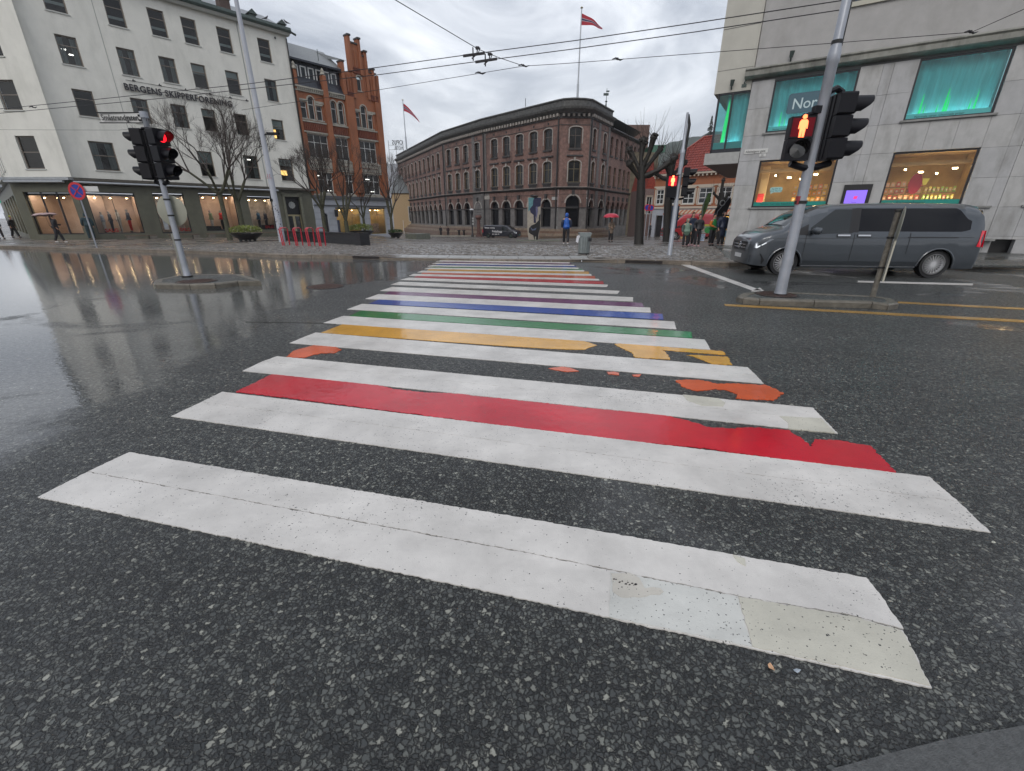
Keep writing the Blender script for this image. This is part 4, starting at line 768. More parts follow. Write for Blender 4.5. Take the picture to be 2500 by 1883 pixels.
def bseg(a, b, cols, wt, wa, z0=-.2, zt=14.35, hood=True, arch_top=4.0, glass_=None, wing=False):
    f = F2(a, b); mx = BI @ f.mat(); L_ = math.hypot(b[0] - a[0], b[1] - a[1]); up = []; ar = []
    for c in cols:
        up += [(c - wt / 2, c + wt / 2, 10.62, 13.28, .28 if not wing else .2), (c - wt / 2, c + wt / 2, 6.25, 9.1, .35 if not wing else .05)]
        ar.append((c - wa / 2, c + wa / 2, .1, arch_top if len(cols) > 1 else 4.5, min(wa / 2, 1.15)))
    wall('wall', BB, 0, L_, 5.5, zt, up, M_BR, reveal=.35, mx=mx); wall('arcade_wall', BB, 0, L_, 2.82, 5.3, [(h[0], h[1], 2.8, h[3], h[4]) for h in ar], M_BR, y=-.02, reveal=.5, mx=mx); wall('pier_wall', BB, 0, L_, z0 - 2.6, 2.8, [(h[0], h[1], .1, 2.82) for h in ar], M_BRG, y=-.06, reveal=.55, mx=mx)
    for i, h in enumerate(up):
        mid = i % 2; window(BB, *h[:4], .22, mat('brown sash', (.10, .075, .06), .5) if not mid else mat('olive sash', (.16, .13, .07), .5), G_BR, rise=h[4], hb=(.62,), vb=(.5,), fw=.09, bw=.07, mx=mx, sill=(M_BRD, .16, .22, .22) + ((.62,) if mid and not wing else ()), hood=(M_BRH, .16, .22, .75 if not mid else 1, mid and not wing) if hood else None)
        if mid and not wing: pbox('hood_mould', BB, M_BRD, h[0] - .3, h[1] + .3, -.22, 0, 9.62, 9.8, mx=mx)
    for h in ar:
        window(BB, *h[:4], .35, M_BLACK, G_DEEP, rise=h[4], hb=(.66,), fw=.1, bw=.12, mx=mx, hood=(M_BRH if not wing else M_BR, .22, .42, 0, True), name='arch_window')
        pbox('keystone', BB, M_BRD, (h[0] + h[1]) / 2 - .2, (h[0] + h[1]) / 2 + .2, -.3, 0, h[3] + .1, h[3] + .75, mx=mx)
    q = MB()
    if not wing:
        for c in cols: q.lathe([(.16, 0), (.16, .06)], n=8, sy=1.5); 
    q = MB()
    for c in cols:
        if not wing: q.prism([(c - .13, 13.75), (c - .13, 14.05), (c + .13, 14.05), (c + .13, 13.75)], -.04, .02, 'y')
    if q.v: q.build('air_vent', M_BLACK, BB, mx=mx)
    return f, mx, L_
fA, mA, LA = bseg(bp[0], bp[1], [3.9 + 3.32 * k for k in range(10)], 1.6, 2.1)
fB, mB_, LB = bseg(bp[1], bp[2], [1.8, 4.9, 8.0, 11.8], 1.65, 2.1)
fC, mC, LC = bseg(bp[2], bp[3], [2.9, 5.85, 8.85, 11.85, 14.8], 1.6, 2.0)
fD, mD, LD = bseg(bp[3], bp[4], [2.2], 1.75, 2.1)
fE, mE, LE = bseg(bp[4], bp[5], [1.75, 5.95], 1.25, 1.9)
fG, mG, LG = bseg(bp[5], bp[6], [1.1 + 2.42 * k for k in range(7)], 1.15, 1.5, zt=14.0, wing=True, hood=False, arch_top=3.95)
cp = bp[:3] + [(6.5, 69.2), (7.2, 68.6), (8.4, 68.3), (9.8, 68.5), (10.8, 69.0), (11.4, 69.9), bp[5]]
sweep(BB, 'cornice', cp, [(-.2, 14.9), (.25, 14.9), (.75, 15.25), (.85, 15.5), (.3, 15.62), (-.2, 15.6)], M_CORN, BI)
sweep(BB, 'parapet', cp, [(-.3, 15.6), (.22, 15.6), (.22, 16.3), (.4, 16.38), (.4, 16.52), (-.3, 16.52)], M_CORN, BI)
sweep(BB, 'frieze', bp[:6], [(-.1, 14.33), (.16, 14.33), (.16, 14.48), (.03, 14.5), (.03, 14.9), (-.1, 14.9)], M_BRD, BI)
sweep(BB, 'string_course', bp[:6], [(-.1, 13.48), (.06, 13.48), (.06, 13.56), (-.1, 13.56)], M_BRD, BI)
sweep(BB, 'belt_cornice', bp, [(-.1, 5.28), (.1, 5.28), (.35, 5.48), (.35, 5.58), (-.1, 5.62)], M_BRD, BI)
sweep(BB, 'belt_cap', bp[:6], [(-.1, 5.622), (.42, 5.585), (.42, 5.64), (-.1, 5.66)], M_BRH, BI)
sweep(BB, 'impost_band', bp[:6], [(-.1, 2.74), (.12, 2.74), (.12, 2.88), (-.1, 2.88)], M_BRD, BI)
sweep(BB, 'string_course', bp[:6], [(-.1, 4.62), (.05, 4.62), (.05, 4.68), (-.1, 4.68)], M_BRD, BI)
sweep(BB, 'eaves', bp[5:], [(-.1, 13.9), (.2, 13.9), (.55, 14.15), (.5, 14.3), (-.1, 14.3)], M_BRD, BI)
q = MB()
for (mx_, L_) in ((mA, LA), (mB_, LB), (mC, LC), (mD, LD), (mE, LE)):
    n = int(L_ / .62); q.mx = mx_
    for k in range(n): x = (k + .5) * L_ / n; q.box(x - .14, x + .14, -.45, -.03, 14.52, 14.88)
q.mx = None; o = q.build('dentil', M_BRH, BB); o['kind'] = 'stuff'
# steps and plinth at the foot
for i, (o1, z1_) in enumerate(((.35, -.15), (.8, -.45), (1.2, -.8), (1.7, -1.12))):
    sweep(BB, 'step', bp[:6], [(-.1, -3.2), (o1 + .12, -3.2), (o1 + .12, z1_), (-.1, z1_)], M_STONE if False else mat('red brown plinth %d' % (i % 2), (.16, .10, .07) if i % 2 else (.24, .19, .14), .5, var=.3, scale=2, dirt=(.07, .04, .03)), BI)
q = MB(); q.add([(x, y, 15.9) for x, y in bp] + [(24, 118, 15.9), (-10, 140, 15.9)], [(0, 1, 2, 3, 4, 5, 6, 7, 8)]); q.add([(15.2, 76, 14.25), (23.6, 89.6, 14.25), (20.5, 92, 16.6), (12, 78.5, 16.6)], [(0, 1, 2, 3)]); q.build('roof', M_SLATE, BB, mx=BI)
for mx_, x in ((mB_, -.2), (mC, .3), (mC, 16.85), (mE, .2)):
    q = MB(); q.path([(x, -.16, 14.3), (x, -.16, -.9)], .10, 6); q.build('downpipe', M_BLACK, BB, mx=mx_)
for mx_, x0, x1 in ((mC, 0, 1.5), (mB_, 10.2, 13.5), (mE, 0, .7), (mE, 3.2, 4.3), (mE, 7.3, 8), (mB_, -.3, .3)):
    q = MB()
    for k in range(18): z = -.1 + k * .3; q.box(x0 - .03 * (k % 2), x1 + .03 * (k % 2), -.12, -.02, z, z + .26)
    for k in range(26): z = 5.75 + k * .33; q.box(x0 - .03 * (k % 2), min(x1, x0 + .9) + .03 * (k % 2), -.07, -.002, z, z + .29)
    q.build('quoin', M_BRG, BB, mx=mx_)
for x, y in ((-1.2, 78.8),): pass
pbox('street_sign', BB, M_CREST, 16.0, 17.0, -.12, -.06, 3.9, 4.3, mx=mC); pbox('street_sign', BB, M_CREST, -.1, .25, -.12, -.06, 4.0, 4.25, mx=mE); pbox('wall_plaque', BB, M_BRH, .2, 1.7, -.2, -.03, 4.35, 4.95, mx=mC)
def flagpole(name, label, base, top, r, flag, col):
    t = thing(name, label, 'flagpole', loc=base); h = top.z - base.z
    q = MB(); q.path([(0, 0, 0), (0, 0, h * .28), (0, 0, h * .285), (0, 0, h)], [r * 1.6, r * 1.5, r, r * .7], 8); q.build('pole', M_ALU, t, smooth=True); q = MB(); q.lathe([(.0, 0), (r * 2, .1), (0, .3)], (0, 0, h), 8); q.build('finial', M_BRASS, t)
    q = MB(); n = 18; fl = flag
    bands = (0, .36, .43, .57, .64, 1)
    for j in range(5):
        w0, w1 = bands[j], bands[j + 1]; vs = []
        for i in range(n + 1):
            u = i / n; wdt = fl[1] * (1 - u * .88)
            for wv in (w0, w1): vs.append((u * fl[0], .22 * math.sin(u * 9) * u ** .5, h - .35 * fl[1] - u * fl[2] * (u ** .35) - (wv) * wdt))
        mi = (0, 1, 2, 1, 0)[j]
        q.add(vs, [(2 * i, 2 * i + 2, 2 * i + 3, 2 * i + 1) for i in range(n)], mi)
    q.build('pennant', [mat('flag red', (.42, .03, .05), .8), mat('flag white', (.42, .36, .40), .8), mat('flag blue', (.03, .03, .10), .8)], t, fix=False)
pb_ = at(1410, 236, 73); flagpole('flagpole', 'tall flagpole with red striped pennant on the rounded corner roof', Vector((pb_.x, 73, 15.9)), at(1419, 22, 73), .11, (3.0, 1.35, 1.6), None)
pb_ = at(993, 368, 112); flagpole('flagpole', 'slender flagpole with small red pennant at the far left roof end', Vector((pb_.x, 112, 15.9)), at(984, 246, 112), .12, (3.4, 1.5, 3.5), None)
sp = at(1479, 262, 80); t = thing('spire', 'thin weathervane spire behind the brown corner roof', 'spire', loc=(sp.x, 80, 15.5)); q = MB(); hh = at(1480, 216, 80).z - 15.5; q.path([(0, 0, 0), (0, 0, hh * .62), (0, 0, hh * .64), (0, 0, hh)], [.4, .08, .05, .03], 6); q.build('pole', M_GUT, t); q = MB(); q.lathe([(0, -.2), (.22, 0), (0, .2)], (0, 0, hh * .64), 8); q.build('ball', M_GUT, t); q = MB(); q.box(-.5, .3, -.03, .03, hh * .8, hh * .87); q.box(-.1, .4, -.03, .03, hh * .9, hh * .94); q.build('vane', M_GUT, t)
q = MB(); q.path([(0, 0, 0), (0, 0, 1.1)], .05, 5); tag(q.build('lightning_rod', M_GUT, mx=Matrix.Translation(at(1283, 261, 76))), 'short rod on the brown roof edge', 'rod')
# reversed roof sign of the hotel
t = thing('roof_sign', 'dark letter roof sign seen from behind at the far left roof end', 'sign', loc=at(967, 366, 128)); mxs = Matrix.Rotation(R(0), 4, 'Z') @ Matrix.Diagonal((-1, 1, 1, 1))
text('OPUS', 1.5, t, Matrix.Translation((1.9, 0, 1.2)) @ Matrix.Diagonal((-1, 1, 1, 1)) @ STAND, M_BLACK, .1, sx=.75); text('HOTEL', 1.0, t, Matrix.Translation((1.9, 0, 0.1)) @ Matrix.Diagonal((-1, 1, 1, 1)) @ STAND, M_BLACK, .1, sx=.75)
q = MB(); q.box(-2, 2, .1, .18, 1.05, 1.1); q.box(-2, 2, .1, .18, .0, .05)
for x in (-1.9, 0, 1.9): q.box(x - .04, x + .04, .1, .18, -2.5, 2.2)
q.build('sign_frame', M_BLACK, t)
# ================================================================== GREY STONE BUILDING (right)
FR = Fac((11.211, 23.773), 122); GB = thing('stone_building', 'grey stone slab building with teal curtained upper windows and a lit shop', 'building', FR.mat())
M_SLABS = [mat('grey slab %d' % i, c, .5, var=.10, scale=2.2, bump=.12, bscale=40, dirt=(.20, .195, .18), dscale=1.3, damt=.75) for i, c in enumerate(((.43, .43, .43), (.41, .41, .412), (.44, .437, .43), (.42, .42, .425)))]
M_REND = mat('grey render', (.41, .40, .39), .75, var=.08, scale=2, bump=.3, bscale=50, dirt=(.28, .27, .25), dscale=.7, damt=.5)
zs = [-.15, .78, 1.88, 2.97, 4.05, 5.14, 6.25, 7.37]
wins = [(.93, 4.06, 1.95, 4.05), (5.96, 8.64, 1.95, 4.07), (.93, 4.06, 5.22, 7.34), (5.96, 8.64, 5.22, 7.38), (10.5, 13.2, 1.95, 4.07), (10.5, 13.2, 5.22, 7.38), (9.95, 10.62, .02, .66)]
rg = random.Random(5)
xj = [0, .93, 2.0, 3.05, 4.06, 4.82, 5.17, 5.96, 6.85, 7.75, 8.64, 9.4, 9.75, 10.5, 11.4, 12.3, 13.2, 14.0, 14.4, 15.2]
for zi, (za, zb) in enumerate(zip(zs[:-1], zs[1:])):
    for xa, xb in zip(xj[:-1], xj[1:]):
        strip = abs((xa + xb) / 2 - 5.0) < .1 or abs((xa + xb) / 2 - 9.57) < .1
        rects = [(xa, xb, za, zb)]
        for (a, b, c, d) in wins:
            nr = []
            for r in rects:
                if r[1] <= a + .02 or r[0] >= b - .02 or r[3] <= c + .02 or r[2] >= d - .02: nr.append(r); continue
                if r[2] < c - .03: nr.append((r[0], r[1], r[2], c))
                if r[3] > d + .03: nr.append((r[0], r[1], d, r[3]))
                if r[0] < a - .03: nr.append((r[0], a, max(r[2], c), min(r[3], d)))
                if r[1] > b + .03: nr.append((b, r[1], max(r[2], c), min(r[3], d)))
            rects = nr
        for (a, b, c, d) in rects:
            if d - c < .04: continue
            j = rg.uniform(-.003, .003); pr = .015 if strip else 0; g = .003; e = .004; q = MB(); y0 = pr + j
            q.add([(a + g, .06, c + g), (b - g, .06, c + g), (b - g, .06, d - g), (a + g, .06, d - g), (a + g, y0 + e, c + g), (b - g, y0 + e, c + g), (b - g, y0 + e, d - g), (a + g, y0 + e, d - g), (a + g + e, y0, c + g + e), (b - g - e, y0, c + g + e), (b - g - e, y0, d - g - e), (a + g + e, y0, d - g - e)],
                  [(0, 1, 5, 4), (1, 2, 6, 5), (2, 3, 7, 6), (3, 0, 4, 7), (4, 5, 9, 8), (5, 6, 10, 9), (6, 7, 11, 10), (7, 4, 8, 11), (8, 9, 10, 11)])
            q.build('stone_slab', M_SLABS[rg.randrange(4)], GB)
wall('wall', GB, 0, 15.4, -.3, 7.5, wins, mat('joint mortar', (.15, .15, .15), .9), y=.055, reveal=.28, rev_m=M_SLABS[1])
q = MB(); q.quad((0, .0, -.3), (0, 12, -.3), (0, 12, 18), (0, 0, 18)); q.build('side_wall', M_REND, GB)
o = sweep(GB, 'ledge', [(-.33, -.0), (15.4, -.0)], [(-.1, 7.45), (.22, 7.50), (.30, 7.56), (.30, 7.74), (.36, 7.80), (.34, 7.86), (-.1, 7.92)], mat('mossy stone ledge', (.25, .25, .22), .55, var=.2, scale=3, bump=.3, dirt=(.035, .035, .03), dscale=1.0, damt=.95))
wall('wall', GB, 0, 15.4, 7.9, 17, [(3.22, 6.4, 9.7, 12.2), (8.2, 11.4, 9.7, 12.2)], M_REND, y=.03, reveal=.25)
for a, b in ((3.22, 6.4), (8.2, 11.4)):
    window(GB, a, b, 9.7, 12.2, .15, M_DKFR, mat('blue window glass', (.05, .12, .2), .05, coat=.5), fw=.08); pbox('window_trim', GB, mat('cream trim', (.50, .48, .40), .6), a - .1, b + .1, -.06, .04, 9.52, 9.68)
q = MB(); q.box(3.02, 3.035, .015, .05, 7.95, 17); q.box(10.2, 10.22, .02, .05, 7.95, 17); q.build('joint', mat('joint mortar', (.15, .15, .15), .9), GB)['kind'] = 'stuff'
M_SILLG = mat('grey stone sill', (.25, .25, .24), .5, var=.2, bump=.2, dirt=(.08, .08, .07))
for a, b, z in ((.80, 4.2, 1.88), (5.85, 8.75, 1.88), (.82, 4.2, 5.14), (5.86, 8.76, 5.16), (10.4, 13.3, 1.88), (10.4, 13.3, 5.16), (8.8, 9.55, 1.86)): pbox('sill', GB, M_SILLG, a, b, -.09, .05, z, z + .07)
M_SH = mat('shop ceiling', (.36, .25, .12), .8, var=.25, scale=1.5); M_SHB = mat('ochre back wall', (.40, .28, .12), .8, var=.3, scale=1.2)
M_TEALF = mat('teal window film', (.01, .26, .21), .35); M_INK = mat('ink lettering', (.01, .05, .06), .5)
L_SHOP = lampmat('shop fill light', (1, .74, .42), 24)  # for unseen fill panels added to brighten the shops
def goods(mx, a, b, z0, rows, cols, y, pal, seed, gz=.27):
    r = random.Random(seed); ws = (b - a) / cols
    for i in range(rows):
        pbox('shelf', GB, mat('shelf brown', (.10, .06, .03), .6), a, b, y - .05, y + .25, z0 + i * gz - .02, z0 + i * gz)
        for k in range(cols):
            c = pal[r.randrange(len(pal))]; q = MB(); x = a + k * ws; hh = gz * r.uniform(.62, .8)
            q.add([(x + .02, y, z0 + i * gz), (x + ws - .02, y, z0 + i * gz), (x + ws - .03, y + .06, z0 + i * gz + hh), (x + .03, y + .06, z0 + i * gz + hh), (x + .02, y + .14, z0 + i * gz), (x + ws - .02, y + .14, z0 + i * gz)], [(0, 1, 2, 3), (0, 3, 4), (1, 5, 2), (3, 2, 5, 4)])
            q.add([(x + .3 * ws, y - .004, z0 + i * gz + hh * .3), (x + .7 * ws, y - .004, z0 + i * gz + hh * .3), (x + .68 * ws, y + .02, z0 + i * gz + hh * .7), (x + .32 * ws, y + .02, z0 + i * gz + hh * .7)], [(0, 1, 2, 3)], 1)
            q.build('product', [mat('product %s' % str(c), c, .5), mat('product label', (.7, .55, .35), .5)], GB)
for wi, (a, b, c, d) in enumerate((wins[0], wins[1], wins[4])):
    window(GB, a, b, c, d, .09, M_DKFR, G_SHOP, fw=.07, name='shop_window')
    q = MB(); y0, yb = .33, 2.6
    q.quad((a - .2, yb, c), (b + .2, yb, c), (b + .2, yb, d), (a - .2, yb, d)); q.quad((a - .2, y0, c), (a - .2, yb, c), (a - .2, yb, d), (a - .2, y0, d)); q.quad((b + .2, y0, c), (b + .2, yb, c), (b + .2, yb, d), (b + .2, y0, d)); q.quad((a - .2, y0, c), (b + .2, y0, c), (b + .2, yb, c), (a - .2, yb, c)); q.quad((a - .2, y0, d), (b + .2, y0, d), (b + .2, yb, d), (a - .2, yb, d), 1)
    q.box(a, b, y0 + .3, y0 + .36, d - .5, d - .36, 1); q.build('shop_room', [M_SHB, M_SH], GB)
    pbox('fill_panel', GB, L_SHOP, a + .1, b - .1, .28, .5, c + .005, c + .02)  # added fill light at floor level, below the line of sight
    for k in range(4): x = a + .7 + k * .55; pbox('strip_lamp', GB, L_SPOT, x, x + (.16 if k % 2 else .06), 1.3 + .3 * (k % 2), 1.36 + .3 * (k % 2), d - .62 - .1 * (k % 3), d - .57 - .1 * (k % 3))
    pbox('window_film', GB, M_TEALF, a + .07, b - .07, .112, .117, c + .07, c + .25)
OR = [(.75, .25, .03), (.8, .38, .05), (.7, .16, .04), (.75, .45, .08)]; PK = [(.7, .28, .14), (.75, .4, .22), (.6, .12, .08), (.75, .3, .1)]
goods(None, 2.55, 3.95, 2.2, 3, 7, .6, OR, 1); goods(None, 6.05, 7.35, 2.2, 3, 7, .6, PK, 2); goods(None, 7.45, 8.5, 2.2, 2, 8, .75, [(.3, .5, .08), (.6, .2, .15), (.6, .5, .1)], 3, .3)
pbox('product', GB, mat('red goods', (.6, .03, .03), .5, var=.5, scale=20), 1.08, 1.35, .5, .75, 2.2, 2.6); pbox('pillar', GB, mat('cream pillar', (.55, .42, .22), .7), 1.05, 1.38, 1.1, 1.3, 2.0, 3.85)
q = MB(); q.lathe([(.22, 0), (.22, .02)], n=16, sy=1.9); q.build('hanging_sign', mat('dark red sign', (.25, .01, .03), .5), GB, mx=Matrix.Translation((7.05, .5, 2.85)) @ Matrix.Rotation(R(90), 4, 'X'))
q = MB(); q.prism([(6.95 + .3, 3.05), (7.5, 3.05), (7.42, 2.8), (7.32, 2.8)], .55, .6, 'y'); q.build('hanging_card', mat('yellow card', (.6, .55, .1), .6), GB)
text('Nyheter hver uke. Klassikere hver dag', .115, GB, Matrix.Translation((1.28, .108, 2.07)) @ STAND, M_INK, .001, sx=1.02)
text('Klassemerkevarer', .12, GB, Matrix.Translation((6.55, .108, 2.06)) @ STAND, M_INK, .001, sx=1.1)
q = MB(); n = 20; q.prism([(1.86 + .26 * max(-1, min(1, 1.25 * math.cos(k * 6.283 / n))), 2.74 + .115 * max(-1, min(1, 1.25 * math.sin(k * 6.283 / n)))) for k in range(n)], .112, .116, 'y'); q.prism([(1.66, 2.65), (1.8, 2.64), (1.64, 2.55)], .112, .116, 'y'); q.build('speech_bubble', mat('pale teal sticker', (.35, .62, .62), .5), GB)
text('Jeg blir så\nlei av Normal', .095, GB, Matrix.Translation((1.86, .109, 2.755)) @ STAND, M_INK, .001, align='CENTER')
# upper windows: teal film, curtains and glowing strips painted in for the green uplights
M_CTEAL = mat('teal curtain', (.34, .68, .71), .85, var=.12, scale=3, stretch=(6, 6, .3)); M_CGREEN = lampmat('green uplight', (.02, 1, .25), 1.4); G_TEAL = glass('teal tinted glass', (.55, .93, .94), .9, 1.55)
L_UP = lampmat('cool fill light', (.6, .95, 1), 8); M_GLOW = mat('painted curtain glow', (.02, .5, .15), .8, emit=(.02, .85, .2), es=.45)  # cool fill for added unseen panels; glow painted over the curtain folds
def curtain(a, b, z0, z1, y, seed, amp=.07):
    r = random.Random(seed); q = MB(); n = int((b - a) / .035); vs = []; ph = 0
    for i in range(n + 1):
        ph += r.uniform(.25, .75); x = a + (b - a) * i / n
        for z, k in ((z0, 1), (z1, .7)): vs.append((x, y + amp * k * math.sin(ph), z))
    q.add(vs, [(2 * i, 2 * i + 2, 2 * i + 3, 2 * i + 1) for i in range(n)]); q.build('curtain', M_CTEAL, GB, smooth=True, fix=False)
for k, (a, b, c, d) in enumerate((wins[2], wins[3], wins[5])):
    window(GB, a, b, c, d, .09, M_DKFR, G_TEAL, fw=.07); curtain(a, b, c, d, .52, k); pbox('window_film', GB, mat('aqua film', (.08, .42, .42), .4), a + .07, b - .07, .112, .117, c + .07, c + .24)
    pbox('fill_panel', GB, L_UP, a + .1, b - .1, .2, .38, c - .02, c + .0); pbox('ceiling', GB, M_CTEAL, a, b, .3, .7, d, d + .02)  # unseen fill light added behind the sill to brighten the curtain
for x, h, w_ in ((1.42, .75, .06), (1.62, .55, .03), (1.85, .4, .02), (3.75, .7, .16), (6.45, .85, .07), (6.58, .5, .04), (6.98, .45, .05), (7.2, .95, .09), (7.28, .7, .06), (7.95, .55, .05), (8.1, .8, .06)):
    z0 = 5.34; q = MB(); n = 6; w_ *= .5
    for i in range(n): w1, w2 = w_ * (1 - (i / n) ** 2 * .8), w_ * (1 - ((i + 1) / n) ** 2 * .8); q.quad((x - w1, .40, z0 + h * i / n), (x + w1, .40, z0 + h * i / n), (x + w2, .41, z0 + h * (i + 1) / n), (x - w2, .41, z0 + h * (i + 1) / n))
    q.build('uplight_glow', M_GLOW, GB, fix=False)  # beam on the curtain painted as a glowing tapered strip
q = MB(); P = []; x0, x1, za, zb, r_ = 1.62, 3.35, 5.92, 6.72, .1
for cx, cz, a0 in ((x1 - r_, zb - r_, 0), (x0 + r_, zb - r_, 90), (x0 + r_, za + r_, 180), (x1 - r_, za + r_, 270)): P += [(cx + r_ * math.cos(R(a0 + t)), cz + r_ * math.sin(R(a0 + t))) for t in (0, 30, 60, 90)]
q.prism(P, .112, .120, 'y'); q.build('name_board', mat('slate blue board', (.06, .13, .17), .4), GB); text('Normal', .60, GB, Matrix.Translation((1.80, .108, 6.10)) @ STAND, mat('pale letter', (.55, .68, .70), .5), .002, bold=.004, sx=.92)
text('Merker til lavpris', .10, GB, Matrix.Translation((1.2, .108, 5.31)) @ STAND, M_INK, .001); text('Normale varer. Unormale priser', .115, GB, Matrix.Translation((6.3, .108, 5.31)) @ STAND, M_INK, .001)
# screen
pbox('screen_frame', GB, M_BLACK, 4.54, 5.56, -.07, .05, 1.9, 2.86); pbox('screen', GB, lampmat('violet screen', (.22, .13, .75), 1.0), 4.66, 5.42, -.082, -.072, 1.95, 2.62)
q = MB(); q.prism([(4.97, 2.26), (5.10, 2.26), (5.12, 2.38), (4.99, 2.38)], -.09, -.083, 'y'); q.build('screen_logo', lampmat('screen red', (.7, .04, .2), 1), GB); text('Taxfree', .06, GB, Matrix.Translation((4.93, -.086, 2.1)) @ STAND, M_BLACK, .001)
# street name plates
pbox('street_sign', GB, mat('enamel white', (.62, .62, .60), .35), .19, 1.19, -.03, -.002, 4.37, 4.56); text('Allehelgens gate', .145, GB, Matrix.Translation((.24, -.034, 4.41)) @ STAND, M_BLACK, .002, sx=.90)
pbox('number_plate', GB, mat('enamel white', (.62, .62, .60), .35), .86, 1.14, -.03, -.002, 4.21, 4.345); text('22', .11, GB, Matrix.Translation((.93, -.034, 4.235)) @ STAND, M_BLACK, .002)
# projecting glazed bay on the corner
M_BEI = mat('beige bay panel', (.50, .485, .43), .6, var=.06, scale=1.5, bump=.1, dirt=(.36, .35, .31), damt=.4)
q = MB(); q.box(-1.62, -.03, .06, 9, 7.08, 17); q.build('bay_wall', M_BEI, GB); q = MB(); q.box(-1.6, -.05, .05, .06, 9.62, 9.64); q.box(-1.6, -.05, .05, .06, 8.0, 8.012); q.build('bay_joint', mat('joint mortar', (.15, .15, .15), .9), GB)['kind'] = 'stuff'
pbox('bay_slab', GB, mat('pale slab edge', (.38, .38, .37), .5, var=.1), -1.62, -.02, -.02, 9, 3.99, 4.5); pbox('bay_soffit', GB, mat('soffit', (.22, .16, .15), .6), -1.55, -.04, .05, 9, 3.96, 3.985)
q = MB(); q.box(-1.42, -.02, .10, .2, 4.5, 4.68); q.box(-1.42, -.02, .10, .2, 7.0, 7.08); q.box(-1.42, -1.34, .10, .22, 4.5, 7.08); q.box(-.80, -.72, .09, .2, 4.5, 7.08); q.box(-1.42, -1.34, .22, 9, 4.5, 4.68); q.build('bay_frame', M_DKFR, GB)
for a, b in ((-1.34, -.80), (-.72, -.02)): q = MB(); q.quad((a, .15, 4.68), (b, .15, 4.68), (b, .15, 7.0), (a, .15, 7.0)); q.build('bay_pane', G_TEAL, GB, fix=False)
q = MB(); q.quad((-1.38, .2, 4.6), (-1.38, 9, 4.6), (-1.38, 9, 7.05), (-1.38, .2, 7.05)); q.build('bay_pane', G_TEAL, GB, fix=False)
curtain(-1.0, -.04, 4.68, 7.0, .42, 9); pbox('window_film', GB, mat('aqua film', (.08, .42, .42), .4), -1.33, -.04, .17, .175, 4.68, 4.98)
q = MB(); q.add([(-1.06, .4, 4.95), (-.9, .4, 4.95), (-.86, .42, 6.0), (-.9, .42, 6.9), (-1.0, .42, 6.0)], [(0, 1, 2, 3, 4)]); q.build('uplight_glow', M_GLOW, GB, fix=False); pbox('fill_panel', GB, L_UP, -1.3, -.1, .2, .38, 4.6, 4.64)  # painted glow strip, plus an added fill light hidden by the frame
# lamps and camera on the wall
for x, y, z in ((1.4, -.02, 8.05), (-.86, .05, 7.3)):
    q = MB(); q.path([(x, y, z - .1), (x, y - .12, z - .08), (x, y - .16, z + .02)], .035, 6); q.path([(x, y - .16, z), (x + .02, y - .2, z + .24)], [.07, .1], 8); q.build('wall_lamp', M_GUT, GB, smooth=True)
q = MB(); q.path([(-.25, -.25, 7.42), (-.3, -.35, 7.3), (-.2, -.3, 7.22)], .03, 5); q.box(-.38, -.18, -.42, -.32, 7.12, 7.24); q.build('camera', M_GUT, GB)
pbox('bench_slab', GB, M_SILLG, 8.7, 9.95, -.35, .04, .60, .68); pbox('niche_back', GB, M_BLACK, 9.9, 10.7, .5, .55, -.1, .7)
# ================================================================== ORANGE HOUSE WITH TILED ROOF
FO = Fac((18.2, 60), 135); OH = thing('orange_house', 'orange plastered house with red tiled roof behind the waiting people', 'building', FO.mat())
M_OR = mat('orange plaster', (.34, .125, .06), .8, var=.08, scale=1, dirt=(.28, .12, .07), damt=.4); M_CREAM = mat('cream trim paint', (.50, .44, .36), .6); M_TILE = mat('red roof tiles', (.27, .05, .035), .4, var=.45, scale=5)
ow = []
for (u0, v0, u1, v1) in ((1604, 466, 1618, 503), (1641, 470, 1655, 503), (1668, 466, 1692, 501), (1708, 462, 1735, 499), (1755, 463, 1782, 497)):
    a, zt = FO.sz(u0, v0); b, zb = FO.sz(u1, v1); ow.append((a, b, 3.02, 4.75))
sR = 13.0
wall('wall', OH, 0, sR, 2.6, 6.3, ow, M_OR, reveal=.15)
for h in ow: window(OH, *h, .05, M_WF, G_DARK, fw=.1, bw=.07, hb=(.36, .68), vb=(.5,), hood=(M_CREAM, .2, .05, 1), sill=(M_CREAM, .1, .15, .05))
oh2 = [(.6, 1.5, -1.4, 1.7), (3.4, 6.2, -.9, 1.75), (7, 10, -.9, 1.75), (10.6, 12.6, -.9, 1.75)]
wall('shop_front', OH, 0, sR, -1.8, 2.5, oh2, M_GP, y=.02, reveal=.3)
for h in oh2[1:]: window(OH, *h, .12, M_DKFR, G_SHOP, fw=.08, vb=(.5,), name='shop_window'); room(OH, *h, 1.6, M_OCH, L_SHOP, y0=.4, lamps=2)
pbox('door', OH, M_BLACK, .6, 1.5, .3, .35, -1.6, 1.7)
q = MB(); q.box(-.1, sR + .1, -.12, 0, 2.5, 2.72); q.box(-.05, sR, -.06, 0, 4.95, 5.1); q.box(-.2, sR + .2, -.5, .0, 6.25, 6.45)
for k in range(26): q.box(k * .5, k * .5 + .16, -.42, -.0, 6.02, 6.25)
q.build('cornice', M_CREAM, OH)['kind'] = 'stuff'
q = MB(); n = 44
for k in range(n):
    a, b = 2.0 + (sR - 2) * k / n, 2.0 + (sR - 2) * (k + 1) / n
    q.quad((a, 0, 2.35), (b, 0, 2.35), (b, -.9, 1.95), (a, -.9, 1.95), k % 2); q.quad((a, -.9, 1.95), (b, -.9, 1.95), (b, -.9, 1.75), (a, -.9, 1.75), k % 2)
